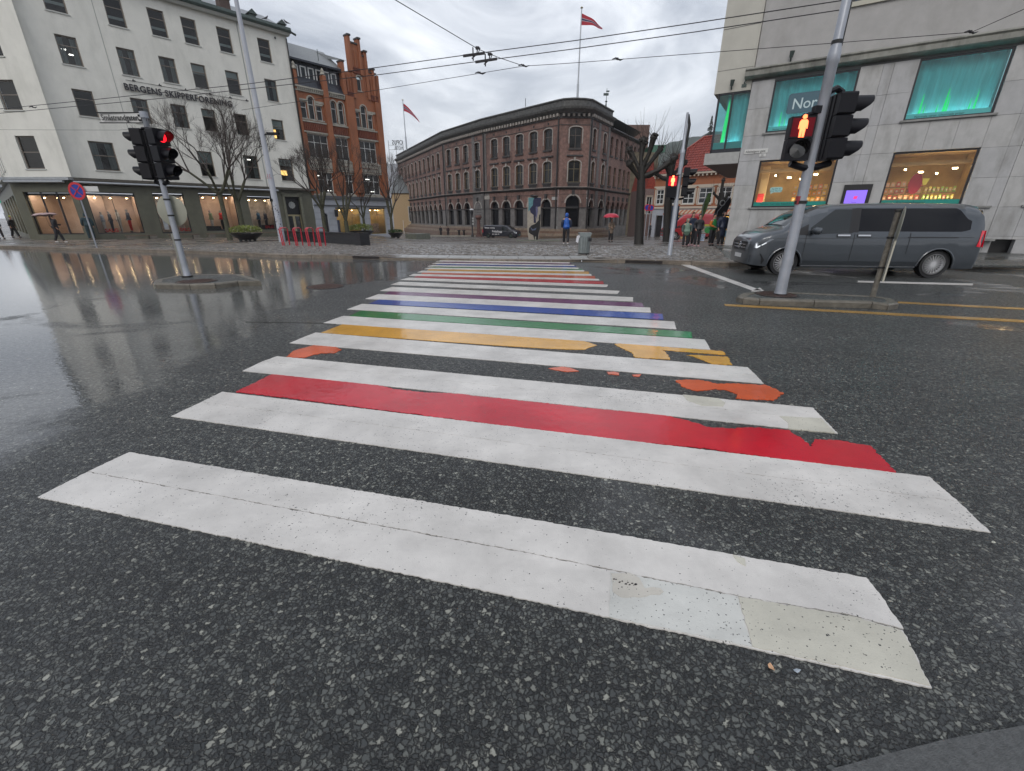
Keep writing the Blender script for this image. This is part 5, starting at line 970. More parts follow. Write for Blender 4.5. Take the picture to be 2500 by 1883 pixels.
q.build('awning', [mat('orange awning', (.40, .12, .06), .7), mat('cream awning', (.50, .42, .32), .7)], OH)
def tiles(x0, x1, y0, z0, y1, z1, parent, hip=0, mx=None):
    q = MB(); nx = int((x1 - x0) / .11); rows = int(math.hypot(y1 - y0, z1 - z0) / .42); nn = Vector((0, -(z1 - z0), (y1 - y0))).normalized()
    for r in range(rows):
        t0, t1 = r / rows, (r + 1) / rows; vs = []
        for i in range(nx + 1):
            h = .045 * (math.sin(i * math.pi / 1.5) ); 
            for t, up in ((t0, .10), (t1, .03)):
                x = x0 + (x1 - x0) * i / nx; xm = x0 + hip * t; x = max(x, xm)
                vs.append((x, y0 + (y1 - y0) * t + nn.y * (h + up), z0 + (z1 - z0) * t + nn.z * (h + up)))
        q.add(vs, [(2 * i, 2 * i + 2, 2 * i + 3, 2 * i + 1) for i in range(nx)])
    q.build('tiles', M_TILE, parent, smooth=True, mx=mx, fix=False)['kind'] = 'stuff'
    q = MB(); q.add([(x0, y0, z0), (x1, y0, z0), (x1, y1, z1), (x0 + hip, y1, z1)], [(0, 1, 2, 3)]); q.build('roof', M_TILE, parent, mx=mx)
tiles(-.4, sR + .3, -.5, 6.42, 4.2, 10.6, OH, hip=4.0)
q = MB(); q.add([(-.4, -.5, 6.42), (3.6, 4.2, 10.6), (3.6, 6, 10.6), (-.4, 9, 6.42)], [(0, 1, 2, 3)]); q.quad((0, 0, -1.8), (0, 9, -1.8), (0, 9, 6.4), (0, 0, 6.4)); q.build('side', M_OR, OH)
q = MB(); q.path([(-.4, -.5, 6.5), (3.6, 4.2, 10.72), (sR, 4.2, 10.72)], .12, 6); q.build('ridge', M_TILE, OH)
# old gabled house between the orange one and the brown building
def house(name, label, x0, x1, y, z0, z1, dep, wm, rm, wins=(), roofh=0, rz=0, slate=False, gab=False):
    t = thing(name, label, 'building', loc=(x0, y, 0), rz=rz); L_ = x1 - x0; hs = [(a, b, c, d) for a, b, c, d in wins]
    wall('wall', t, 0, L_, z0, z1, hs, wm, reveal=.12)
    for h in hs: window(t, *h, .04, M_WF, G_DARK, fw=.09, bw=.06, hb=(.5,), vb=(.5,), hood=(M_CREAM, .14, .05, 1))
    q = MB(); q.quad((0, 0, z0), (0, dep, z0), (0, dep, z1), (0, 0, z1)); q.quad((L_, 0, z0), (L_, dep, z0), (L_, dep, z1), (L_, 0, z1)); q.build('side_wall', wm, t)
    if roofh:
        q = MB()
        if gab: q.add([(0, 0, z1), (L_, 0, z1), (L_ / 2, 0, z1 + roofh), (0, dep, z1), (L_, dep, z1), (L_ / 2, dep, z1 + roofh)], [(0, 1, 2), (0, 2, 5, 3), (1, 4, 5, 2)])
        else: q.add([(-.3, -.4, z1), (L_ + .3, -.4, z1), (L_ - .5, dep / 2, z1 + roofh), (.5, dep / 2, z1 + roofh), (L_ + .3, dep, z1), (-.3, dep, z1)], [(0, 1, 2, 3), (1, 4, 2), (5, 0, 3), (4, 5, 3, 2)])
        q.build('roof', rm, t)
    else: q = MB(); q.quad((0, 0, z1), (L_, 0, z1), (L_, dep, z1), (0, dep, z1)); q.build('roof', rm, t)
    return t
M_GREYPK = mat('grey pink shingles', (.20, .14, .13), .7, var=.4, scale=9, bump=.4)
A_, B_ = at(1576, 470, 66), at(1600, 470, 66)
t = house('gabled_house', 'narrow grey pink gabled house left of the orange house', A_.x, B_.x, 66, -2, 5.2, 8, M_GREYPK, M_TILE, [(.25, 1.05, 1.9, 4.2)], 3.4, gab=True)
A_, B_ = at(1586, 500, 72), at(1662, 500, 72)
house('olive_block', 'olive brown building with green copper top behind the pollard trees', A_.x, B_.x, 86, -2, at(1620, 372, 86).z, 12, mat('olive brown wall', (.14, .115, .075), .7, var=.4, scale=1.5), mat('green copper', (.06, .16, .11), .5))
A_, B_ = at(1592, 360, 87), at(1625, 360, 87); pbox('rooftop', None, mat('green copper', (.06, .16, .11), .5), A_.x, B_.x, 87, 92, at(1600, 372, 87).z, at(1600, 354, 87).z); tag(scn.collection.objects[-1], 'green copper roof box on the olive brown building', 'roof box')
A_, B_ = at(1516, 345, 96), at(1583, 345, 96)
house('brick_block', 'brown brick block rising behind the exchange roof', A_.x, B_.x, 96, -2, at(1560, 305, 96).z, 10, mat('brown brick', (.13, .075, .06), .7, var=.3, scale=3), M_SLATE)
# left gap: yellow house with slate roof, grey street house
A_, B_ = at(938, 500, 96), at(1000, 500, 96)
house('yellow_house', 'pale yellow house with dark slate roof in the gap left of the brown building', A_.x - 4, B_.x + 1, 118, -3, at(960, 472, 118).z, 12, mat('yellow plaster', (.42, .30, .17), .8, var=.15), M_SLATE, [(4 + k * 2.4, 5 + k * 2.4, .5, 4.0) for k in range(4)] + [(4 + k * 2.4, 5 + k * 2.4, -2.6, -.2) for k in range(4)], at(960, 425, 122).z - at(960, 472, 118).z)
A_, B_ = at(900, 400, 160), at(1000, 400, 160); house('grey_house', 'far grey house behind the slate roof in the left gap', A_.x - 6, B_.x, 160, -3, at(960, 400, 160).z, 14, M_GP, M_SLATE)
# street front far behind the orange house and along the side street
A_ = at(1724, 500, 140); house('far_terrace', 'pink terrace with red roof far behind the tiled roof', A_.x, A_.x + 16, 140, -2, at(1740, 356, 140).z, 10, mat('pink plaster', (.45, .22, .17), .8), M_TILE, roofh=2.0)
# ================================================================== distant hillside
from mathutils import noise as mn
q = MB(); nx, ny = 90, 34; vs = []
for i in range(nx + 1):
    for j in range(ny + 1):
        x = -190 + 590 * i / nx; y = 175 + j * 8.6
        b_ = np.interp(x, [-190, -40, 25, 60, 78, 100, 130, 190, 260, 400], [9, 9, 8, 9, 26, 44, 62, 74, 76, 70]); k = smooth(175, 420, y)
        z = -2.5 + b_ * k + 5 * k * mn.noise(Vector((x * .016, y * .016, 0))) + 3.5 * k * mn.noise(Vector((x * .09, y * .09, 3)))
        vs.append((x, y, z))
q.add(vs, [(i * (ny + 1) + j, (i + 1) * (ny + 1) + j, (i + 1) * (ny + 1) + j + 1, i * (ny + 1) + j + 1) for i in range(nx) for j in range(ny)])
M_HILL = mat('forest hillside', (.045, .06, .05), .9, var=.5, scale=.05, bump=1, bscale=.4)
hill = tag(q.build('hill', M_HILL, smooth=True, fix=False), 'misty forested hillside', kind='structure')
# ridge firs that show through the mist
def fir(u, v, y, h, label):
    p = at(u, v, y); t = thing('fir_tree', label, 'tree', loc=p, group='firs on the misty ridge'); q = MB(); q.path([(0, 0, -3), (0, 0, h)], [h * .02, .05], 5); q.build('trunk', M_HILL, t); q = MB(); r = random.Random(int(u))
    for k in range(150):
        zz = h * (.12 + .88 * r.random() ** .8); rad = h * .22 * (1.02 - zz / h) * r.uniform(.5, 1.15); a = r.random() * 6.28; w_ = h * .035
        c, s = math.cos(a), math.sin(a); q.add([(0, 0, zz + .03 * h), (rad * c - w_ * s, rad * s + w_ * c, zz - h * .02), (rad * c * 1.1, rad * s * 1.1, zz - h * .045), (rad * c + w_ * s, rad * s - w_ * c, zz - h * .02)], [(0, 1, 2, 3)])
    q.build('crown', M_HILL, t, fix=False)
fir(1729, 352, 240, 12, 'lone dark fir on the misty ridge left of the glazed bay')
fir(1739, 352, 240, 8, 'smaller fir right of the lone dark fir on the ridge')
# building across the side street on the far left, mostly outside the view
t = house('cream_building', 'low building across the side street at the far left edge', 0, 30, 0, -1, 4.6, 12, mat('cream grey plaster', (.36, .35, .31), .7, var=.1), M_SLATE, [] + [(1.2 + 4.6 * k, 4.6 + 4.6 * k, .2, 3.2) for k in range(6)], roofh=1.5)
t.matrix_basis = FacM = Fac((-47.0, 12.0), -18).mat()
# ================================================================== POLES, SIGNALS, SIGNS
M_POLE = mat('galvanised pole', (.36, .38, .42), .38, .35, var=.12, scale=5, dirt=(.22, .23, .25), dscale=3, damt=.4); M_SIG = mat('signal housing', (.006, .006, .009), .42, spec=.25); M_RUB = mat('black strap', (.01, .01, .01), .5)
M_SIGNB = mat('sign back', (.33, .33, .27), .45, .2, var=.08, scale=3); L_RED = lampmat('red signal lens', (1, .01, .02), 1.6); M_LENS = mat('dark lens', (.02, .02, .02), .1, coat=1); L_REDD = lampmat('dim red lens', (.5, .0, .02), .35)
def zof(u, v, y): return at(u, v, y).z
def ring(q, p0, p1, r, L_=.05):
    p0, p1 = Vector(p0), Vector(p1); d = (p1 - p0).normalized(); q.path([p0, p0 + d * L_], r, 12)
def head(parent, mx, lit=None, n=3, pitch=.33, w_=.30, dp=.2, vis=.26, lens=.1):
    # faces local -y ; origin at the top centre of the back plate
    q = MB(); h = n * pitch
    for k in range(n): q.prism([(-w_ / 2 + .02, -k * pitch - pitch + .006), (w_ / 2 - .02, -k * pitch - pitch + .006), (w_ / 2, -k * pitch - pitch + .03), (w_ / 2, -k * pitch - .03), (w_ / 2 - .02, -k * pitch - .006), (-w_ / 2 + .02, -k * pitch - .006), (-w_ / 2, -k * pitch - .03), (-w_ / 2, -k * pitch - pitch + .03)], -dp, 0, 'y')
    for k in (-1, 1): q.box(k * .06 - .012, k * .06 + .012, 0, .012, -h + .02, -.02)
    o = q.build('housing', M_SIG, parent, mx=mx)
    for k in range(n):
        zc = -k * pitch - pitch / 2; q = MB(); vs = []; m_ = 14; R_ = lens + .015
        for j in range(m_ + 1):
            a = R(-50) + R(280) * j / m_; ln = vis * (1 - .10 * (1 - math.sin(a)) if math.sin(a) > 0 else .90 + .55 * math.sin(a))
            for rr, yy in ((R_, -dp), (R_ * .98, -dp - ln), (R_ - .008, -dp - ln), (R_ - .008, -dp)): vs.append((rr * math.cos(a), yy, zc + rr * math.sin(a)))
        q.add(vs, [(4 * j + i, 4 * j + i + 4, 4 * j + (i + 1) % 4 + 4, 4 * j + (i + 1) % 4) for j in range(m_) for i in range(4)]); q.build('visor', M_SIG, o, smooth=True)
        q = MB(); q.lathe([(0, .02), (lens * .6, .012), (lens, 0), (lens, -.01)], n=16); q.build('lens', L_RED if lit == k else M_LENS, o, smooth=True, mx=Matrix.Translation((0, -dp - .004, zc)) @ Matrix.Rotation(R(90), 4, 'X'))
    return o
# --- left signal
b = gp(458, 676, .11); T = thing('traffic_light', 'left traffic light with two black heads, street name plate and round sign back', 'traffic light', loc=b)
ht = zof(345, 277, b.y) - .11
q = MB(); q.lathe([(.085, 0), (.085, .03), (.075, .05), (.066, .35), (.055, ht * .72), (.055, ht - .06), (.062, ht - .05), (.062, ht)], n=18); q.build('pole', M_POLE, T, smooth=True)
q = MB(); q.lathe([(.12, 0), (.12, .03)], n=16); q.build('base', M_IRON, T)
za = zof(362, 315, b.y) - .11; hl = (za - (zof(392, 440, b.y) - .11)) / 3
head(T, Matrix.Translation((-.12, .02, za)) @ Matrix.Rotation(R(-80), 4, 'Z'), None, pitch=hl, w_=.36, vis=.2, lens=.095)
head(T, Matrix.Translation((.12, -.02, za)) @ Matrix.Rotation(R(76), 4, 'Z'), 0, pitch=hl, w_=.36, vis=.24, lens=.105)
q = MB()
for z in (za - .03, za - 3 * hl + .02): q.path([(-.2, .05, z), (-.06, -.07, z + .03), (.06, -.07, z + .03), (.2, .05, z)], .028, 8)
q.path([(-.15, 0, za - 3 * hl - .03), (.0, 0, za - 3 * hl - .1), (.15, 0, za - 3 * hl - .03)], .05, 8); q.build('bracket', M_SIG, T, smooth=True)
zn = zof(300, 288, b.y) - .11; wl = .92
q = MB(); q.box(-.07 - wl, -.07, -.02, .0, zn - .09, zn + .09); q.build('name_plate', mat('enamel white', (.62, .62, .60), .35), T, mx=Matrix.Rotation(R(-2), 4, 'Z')); q = MB(); q.box(-.09 - wl, -.05, -.024, .004, zn + .09, zn + .105); q.box(-.09 - wl, -.05, -.024, .004, zn - .105, zn - .09); q.box(-.12, .05, -.03, .03, zn + .02, zn + .06); q.box(-.12, .05, -.03, .03, zn - .07, zn - .03); q.build('plate_edge', M_SIG, T)
text('Småstrandgaten', .155, T, Matrix.Translation((-.07 - wl + .05, -.026, zn - .05)) @ STAND, M_BLACK, .002, sx=.83, bold=.002)
q = MB(); q.lathe([(.078, -.02), (.078, .1)], (0, 0, ht - .07), n=14); q.build('cap', M_POLE, T)
zs_ = zof(412, 515, b.y) - .11     # round sign seen from the back
q = MB(); q.lathe([(.33, -.006), (.35, 0), (.33, .006)], n=36); q.build('sign_back', M_SIGNB, T, smooth=True, mx=Matrix.Translation((-.02, .10, zs_)) @ Matrix.Rotation(R(90), 4, 'X'))
q = MB()
for z in (zs_ + .23, zs_ - .12, .86, .06): ring(q, (0, 0, z), (0, 0, z + 1), .071, .035)
q.build('strap', M_RUB, T)['kind'] = 'stuff'
q = MB(); q.box(-.105, -.045, -.03, .03, 0, 1.02); q.build('cable_guard', mat('grey cable guard', (.24, .24, .21), .5, var=.1), T)
# --- right signal mast
b = gp(1904, 719, .11); T = thing('traffic_light', 'right tall traffic light mast with lit red pedestrian man and black vehicle head', 'traffic light', loc=b)
z1, z2 = zof(2028, 158, b.y) - .11, 9.5
q = MB(); q.lathe([(.12, 0), (.12, .02)], n=16); q.build('base', M_IRON, T); q = MB(); q.lathe([(.105, .02), (.095, .1), (.084, z1 * .5), (.080, z1), (.092, z1 + .02), (.092, z1 + .14), (.066, z1 + .3), (.058, z2)], n=20); q.build('pole', M_POLE, T, smooth=True)
zp = zof(1972, 287, b.y) - .11; pp = (zp - (zof(1938, 395, b.y) - .11)) / 2
mxp = Matrix.Translation((-.30, .03, zp)) @ Matrix.Rotation(R(-12), 4, 'Z')
q = MB()
for k in range(2): q.prism([(-.19, -pp * (k + 1) + .005), (.19, -pp * (k + 1) + .005), (.19, -pp * k - .005), (-.19, -pp * k - .005)], -.17, 0, 'y')
o = q.build('housing', M_SIG, T, mx=mxp); q = MB(); q.box(-.165, .165, -.176, -.171, -pp + .03, -.03); q.build('lens_window', mat('deep red lens', (.05, .0, .005), .15, spec=.2, emit=(.5, 0, .01), es=.10), o)
def man(o, s, zc, y, mt):
    q = MB(); q.lathe([(0.001, 0), (.03 * s, 0.0), (.03 * s, .004)], n=14); o1 = q.build('red_man', mt, o, mx=Matrix.Translation((0, y, zc + .13 * s)) @ Matrix.Rotation(R(90), 4, 'X'))
    q = MB(); q.prism([(a * s, zc + b_ * s) for a, b_ in ((-.035, .095), (.035, .095), (.055, .07), (.06, -.02), (.045, -.02), (.04, .03), (.035, -.13), (.005, -.13), (.0, -.02), (-.005, -.13), (-.035, -.13), (-.04, .03), (-.045, -.02), (-.06, -.02), (-.055, .07))], y - .004, y, 'y'); q.build('red_man', mt, o)
L_MAN = lampmat('glowing red man', (1, .15, .05), 3.2); man(o, 1.15, -pp / 2, -.182, L_MAN)
q = MB(); vs = []
for j in range(13):
    a = R(-20) + R(220) * j / 12
    for rr, yy in ((.15, -.17), (.15, -.17 - .2 * (.3 + .7 * max(0, math.sin(a)))), (.142, -.17 - .2 * (.3 + .7 * max(0, math.sin(a)))), (.142, -.17)): vs.append((rr * math.cos(a), yy, -1.5 * pp + rr * .95 * math.sin(a)))
q.add(vs, [(4 * j + i, 4 * j + i + 4, 4 * j + (i + 1) % 4 + 4, 4 * j + (i + 1) % 4) for j in range(12) for i in range(4)]); q.build('visor', M_SIG, o, smooth=True)
q = MB(); q.lathe([(0, .01), (.13, 0)], n=18); q.build('lens', M_LENS, o, mx=Matrix.Translation((0, -.175, -1.5 * pp)) @ Matrix.Rotation(R(90), 4, 'X'))
zv = zof(2040, 228, b.y) - .11; pv = (zv - (zof(2010, 392, b.y) - .11)) / 3
head(T, Matrix.Translation((.20, .06, zv)) @ Matrix.Rotation(R(82), 4, 'Z'), None, pitch=pv, w_=.44, dp=.26, vis=.32, lens=.125)
q = MB(); zb_ = zp - 2 * pp
q.path([(-.34, 0, zb_ - .03), (-.1, -.02, zb_ - .1), (.12, 0, zb_ - .09), (.38, .05, zb_ - .02)], .055, 8); q.path([(.05, 0, zv + .02), (.2, .05, zv + .08), (.32, .06, zv + .02)], .05, 8); q.path([(-.3, 0, zp), (-.2, 0, zp + .04), (-.05, 0, zp + .05)], .04, 8); q.box(-.15, -.02, -.07, .03, zp + .05, zp + .16); q.build('bracket', M_SIG, T, smooth=True)['kind'] = 'stuff'

q = MB()
for z in (z1 + .27, z1 + 1.12, z1 + 1.5, zof(1942, 495, b.y) - .13): ring(q, (0, 0, z), (0, 0, z + 1), .10 if z < z1 else .08, .05)
q.build('strap', M_RUB, T)['kind'] = 'stuff'; q = MB(); q.path([(.09, .02, z1 + .25), (.075, .02, z2)], .018, 6); q.build('cable', M_RUB, T); pbox('sticker', T, mat('red sticker', (.35, .04, .05), .5), -.092, -.06, -.06, .02, zof(1942, 498, b.y) - .12, zof(1942, 490, b.y) - .04)
# --- leaning post with a sign seen edge-on
b = gp(2130, 724, .11); T = thing('sign_post', 'weathered short post carrying a round sign seen edge on, on the right island', 'sign post', loc=b)
zt = zof(2178, 512, b.y) - .11
q = MB(); q.lathe([(.05, 0), (.045, .1), (.042, zt)], n=14); q.build('post', mat('weathered wood grey post', (.17, .155, .13), .7, .2, var=.4, scale=14, dirt=(.05, .045, .035), dscale=5), T, smooth=True)
q = MB(); q.lathe([(.28, -.008), (.295, 0), (.28, .008)], n=36, sy=1.05); q.build('sign', M_SIGNB, T, smooth=True, mx=Matrix.Translation((.062, -.045, zt - .26)) @ Matrix.Rotation(R(54), 4, 'Z') @ Matrix.Rotation(R(90), 4, 'X'))
q = MB(); q.box(-.012, .012, -.16, .22, -.72, .0); q.build('under_plate', mat('pale plate', (.5, .48, .40), .5), T, mx=Matrix.Translation((.062, -.045, zt - .50)) @ Matrix.Rotation(R(-37), 4, 'Z'))
q = MB()
for z in (zt - .04, zt - .48, zt - 1.0): ring(q, (0, 0, z), (0, 0, z + 1), .056, .03)
q.build('strap', M_RUB, T)['kind'] = 'stuff'
# --- far pedestrian signal
b = gnd(1634, 625); T = thing('traffic_light', 'far traffic light with small lit red man before the pollard trees', 'traffic light', loc=b)
ztop = zof(1668, 275, b.y) - b.z; q = MB(); zc_ = zof(1655, 375, b.y) - b.z; q.lathe([(.11, 0), (.085, .05), (.075, zc_), (.085, zc_), (.08, zc_ + .1), (.055, zc_ + .15), (.04, ztop)], n=14); q.build('pole', M_POLE, T, smooth=True)
zp = zof(1640, 430, b.y) - b.z; pp = .36; mxp = Matrix.Translation((-.27, 0, zp)); q = MB()
for k in range(2): q.box(-.17, .17, -.14, 0, -pp * (k + 1) + .005, -pp * k - .005)
o = q.build('housing', M_SIG, T, mx=mxp); pbox('lens_window', o, mat('deep red lens2', (.1, .0, .005), .15, emit=(.8, 0, .02), es=.5), -.15, .15, -.146, -.141, -pp + .03, -.02); man(o, 1.15, -pp / 2, -.152, lampmat('glowing red man far', (1, .12, .045), 6))
q = MB(); q.box(-.2, .2, -.3, 0, .0, .02); q.build('rain_hood', M_SIG, o)
zv = zof(1668, 410, b.y) - b.z; pv = (zv - (zof(1660, 480, b.y) - b.z)) / 3; head(T, Matrix.Translation((.14, 0, zv)) @ Matrix.Rotation(R(70), 4, 'Z'), None, pitch=pv, w_=.34, vis=.26, lens=.1)
q = MB(); q.path([(-.25, 0, zp - 2 * pp - .02), (0, 0, zp - 2 * pp - .06), (.25, 0, zp - 2 * pp - .02)], .04, 6); q.build('bracket', M_SIG, T)
q = MB(); q.path([(.04, 0, ztop - .05), (.11, 0, ztop - .35), (.09, 0, ztop - 1.2), (.05, 0, ztop - 1.9)], [.03, .05, .04, .015], 6); q.build('cable_bundle', M_RUB, T)
# --- no stopping sign
b = gnd(237, 606); T = thing('no_stopping_sign', 'round red and blue no stopping sign on a thin post left of the shop windows', 'road sign', loc=b)
zc = zof(187, 467, b.y) - b.z; q = MB(); q.lathe([(.035, 0), (.03, zc + .3)], n=10); q.build('post', M_POLE, T, smooth=True)
def disc(r0, r1, y, m_, name, parent, z):
    q = MB(); n = 32; vs = []
    for j in range(n):
        a = 6.2832 * j / n; vs += [(r0 * math.cos(a), y, z + r0 * math.sin(a)), (r1 * math.cos(a), y, z + r1 * math.sin(a)), (r1 * math.cos(a), y + .01, z + r1 * math.sin(a))]
    q.add(vs, [(3 * j, 3 * j + 1, 3 * ((j + 1) % n) + 1, 3 * ((j + 1) % n)) for j in range(n)] + [(3 * j + 1, 3 * j + 2, 3 * ((j + 1) % n) + 2, 3 * ((j + 1) % n) + 1) for j in range(n)]); return q.build(name, m_, parent, fix=False)
M_SR = mat('sign red', (.55, .02, .03), .4); M_SB = mat('sign blue', (.01, .04, .32), .4)
disc(.001, .33, -.05, M_SB, 'sign_face', T, zc); disc(.30, .40, -.06, M_SR, 'sign_rim', T, zc)
q = MB()
for s in (1, -1): q.add([(-.23, -.065, zc - s * .20), (-.20, -.065, zc - s * .23), (.23, -.065, zc + s * .20), (.20, -.065, zc + s * .23)], [(0, 1, 2, 3)])
q.build('sign_cross', M_SR, T, fix=False); pbox('plate', T, mat('enamel white', (.62, .62, .60), .35), .3, 1.0, .02, .04, zc - .02, zc + .22)
# --- tall tapered catenary mast and thin street poles
b = gnd(690, 592); T = thing('catenary_mast', 'tall pale tapered mast with a stickered foot between planter and red bike stands', 'mast', loc=b)
q = MB(); q.path([(0, 0, 0), (0, 0, 4.2), (0, 0, 4.3), (-.1, 0, 14.5)], [.20, .165, .155, .10], 18); q.build('pole', mat('pale mast paint', (.42, .44, .49), .45, var=.06, scale=2, dirt=(.3, .31, .34), damt=.3), T, smooth=True)
zl = zof(640, 330, b.y) - b.z; q = MB(); q.path([(.1, 0, zl), (.35, -.1, zl + .05)], .035, 6); q.prism([(.3, -.12), (.95, -.12), (1.05, .0), (.95, .10), (.3, .1)], zl + .0, zl + .13, 'z'); q.build('lamp', M_SIG, T)
rg = random.Random(2)
q = MB(); 
for k in range(60):
    a = rg.uniform(-2.6, -.5); z = rg.uniform(.35, 2.3); r_ = .20 - z * .008; w1 = rg.uniform(.03, .09); h1 = rg.uniform(.03, .10); a2 = a + w1 / r_
    q.add([((r_ + .003) * math.cos(a), (r_ + .003) * math.sin(a), z), ((r_ + .003) * math.cos(a2), (r_ + .003) * math.sin(a2), z), ((r_ + .002) * math.cos(a2), (r_ + .002) * math.sin(a2), z + h1), ((r_ + .002) * math.cos(a), (r_ + .002) * math.sin(a), z + h1)], [(0, 1, 2, 3)], k % 3)
q.build('stickers', [mat('sticker white', (.5, .5, .5), .5), mat('sticker dark', (.08, .08, .1), .5), mat('sticker grey', (.3, .3, .33), .5)], T, fix=False)['kind'] = 'stuff'
q = MB()
for k in range(7): q.box(-.14 + .04 * k, -.12 + .04 * k, -.19, -.17, 3.75 + .09 * (k % 3), 3.83 + .09 * (k % 3))
q.build('sticker', mat('sticker red', (.4, .05, .08), .5), T); pbox('box', T, M_SIG, -.2, -.05, -.22, -.15, 2.45, 2.62)
def post(name, label, u, v, ut, vt, r, cat='pole', mt=None):
    b = gnd(u, v); q = MB(); q.lathe([(r * 1.3, 0), (r, .1), (r * .8, zof(ut, vt, b.y) - b.z)], n=10); return tag(q.build(name, mt or M_POLE, smooth=True, mx=Matrix.Translation(b)), label, cat)
post('street_pole', 'thin grey pole in front of the narrow green shop pier', 477, 570, 438, 400, .045); post('street_pole', 'thin grey pole by the grey shop arch niche', 812, 568, 803, 478, .045); post('street_pole', 'short white post right of the small round planter', 987, 572, 981, 538, .05, mt=mat('enamel white', (.62, .62, .60), .35)); post('street_pole', 'dark thin post behind the running pedestrian at far left', 32, 577, 10, 520, .04)
# ================================================================== OVERHEAD WIRES
M_WIRE = mat('wire', (.02, .018, .022), .6)
def cat_wire(name, label, pix, z, r, sag=0, tail=None):
    P = [gp(u, v, z) for u, v in pix]; q = MB(); q.path(P, r, 5); return tag(q.build(name, M_WIRE), label, 'wire', 'overhead trolley wires')
cat_wire('overhead_wire', 'upper of the two long trolley wires', [(-60, 272), (235, 243), (400, 226), (599, 206), (900, 168), (1178, 129), (1400, 100), (1700, 56), (2053, 2), (2200, -20)], 5.8, .011)
cat_wire('overhead_wire', 'lower of the two long trolley wires', [(-60, 285), (0, 277), (400, 240), (923, 183), (1162, 151), (1400, 120), (1700, 78), (2049, 25)], 5.8, .011)
cat_wire('overhead_wire', 'thin span wire below the trolley wires', [(590, 269), (929, 219), (1277, 162)], 5.8, .008); cat_wire('overhead_wire', 'thin span wire running to the right over the grey building', [(1277, 162), (1400, 154), (1700, 131), (2030, 106), (2372, 79), (2520, 14)], 5.8, .008)
cat_wire('overhead_wire', 'diagonal span wire from the top of the sky', [(965, 0), (900, -45)][::-1] + [(1167, 120), (1215, 140), (1277, 161)], 5.8, .009); cat_wire('overhead_wire', 'faint span wire crossing the white wall at far left', [(-40, 316), (0, 317), (290, 318), (420, 305)], 5.8, .006)
def fitting(u, v, du, dv, label):
    p, p2 = gp(u, v, 5.8), gp(u + du, v + dv, 5.8); d = (p2 - p).normalized(); a = math.atan2(d.y, d.x); L_ = (p2 - p).length; q = MB()
    q.box(0, L_, -.02, .02, -.04, .02); q.box(L_ * .45, L_ * .48, -.02, .02, -.15, .16); q.path([(L_ * .4, 0, -.1), (L_ * .62, .03, .0), (L_ * .7, 0, .17)], .018, 5); q.path([(L_ * .6, 0, .17), (L_ * .8, 0, .12), (L_ * .68, 0, -.02)], .015, 5); q.box(L_ * .6, L_ * .75, -.03, .03, .1, .16)
    tag(q.build('wire_insulator', M_WIRE, mx=Matrix.Translation(p) @ Matrix.Rotation(a, 4, 'Z')), label, 'wire fitting')
fitting(1131, 136, 52, -7, 'dark insulator on the upper trolley wire'); fitting(1161, 151, 52, -8, 'dark insulator on the lower trolley wire')
for (u, v, l) in ((1278, 161, 'clamp where the diagonal wire meets the thin wire'), (1172, 179, 'turnbuckle on the thin wire left of the clamp'), (1508, 145, 'small joint on the thin wire under the flag'), (2370, 79, 'wire clamp in front of the grey ledge'), (80, 262, 'dark wire crossing fitting before the white wall')):
    p = gp(u, v, 5.8); q = MB(); q.path([(-.16, 0, 0), (-.06, 0, .03), (.08, 0, -.02), (.18, 0, .01)], [.01, .022, .022, .008], 6); q.box(-.015, .015, -.02, .02, -.02, .04); tag(q.build('wire_clamp', M_WIRE, mx=Matrix.Translation(p)), l, 'wire fitting')
# ================================================================== SQUARE FURNITURE
def rowthing(name, label, cat, u, v, group=None, rz=0, dz=0): b = gnd(u, v); return thing(name, label, cat, loc=b + Vector((0, 0, dz)), group=group, rz=rz), b
M_LEAF = mat('yellow green leaves', (.20, .24, .05), .5, var=.5, scale=9); M_LEAF2 = mat('dark green leaves', (.04, .09, .02), .5, var=.5, scale=9); M_PETAL = mat('pale petals', (.6, .55, .5), .6)
def planter(u, v, r, hb, hl, lm, label, n=900, seed=1):
    T, b = rowthing('planter', label, 'planter', u, v, 'bowl planters on the square'); q = MB(); q.lathe([(r * .3, .12), (r * .55, .16), (r * .97, hb), (r, hb + .04), (r * .93, hb + .04), (r * .9, hb - .05)], n=28); q.build('bowl', M_BLACKSAT, T, smooth=True)
    q = MB(); q.lathe([(r * .92, hb - .04), (0.01, hb + .02)], n=20); q.build('soil', M_ROOM, T)
    for k in range(4): a = .8 + k * 1.57; q = MB(); q.lathe([(.09, 0), (.1, .18)], (r * .42 * math.cos(a), r * .42 * math.sin(a), 0), 8); q.build('foot', M_BLACKSAT, T)
    rg = random.Random(seed); q = MB(); q2 = MB()
    for k in range(n):
        a = rg.random() * 6.283; rr = r * .95 * math.sqrt(rg.random()); z = hb + hl * rg.uniform(.25, 1) * (1 - .35 * (rr / r) ** 2); c = Vector((rr * math.cos(a), rr * math.sin(a), z)); d = Vector((rg.uniform(-1, 1), rg.uniform(-1, 1), rg.uniform(-.2, 1.2))).normalized(); e = d.cross(Vector((rg.random(), rg.random(), 1))).normalized(); s = rg.uniform(.05, .10)
        (q2 if rg.random() < .06 else q).add([c - e * s * .4, c + d * s, c + e * s * .4, c - d * s * .5], [(0, 1, 2, 3)])
    o = q.build('foliage', lm, T, fix=False); o['kind'] = 'stuff'; q2.build('flowers', M_PETAL, T, fix=False)['kind'] = 'stuff'
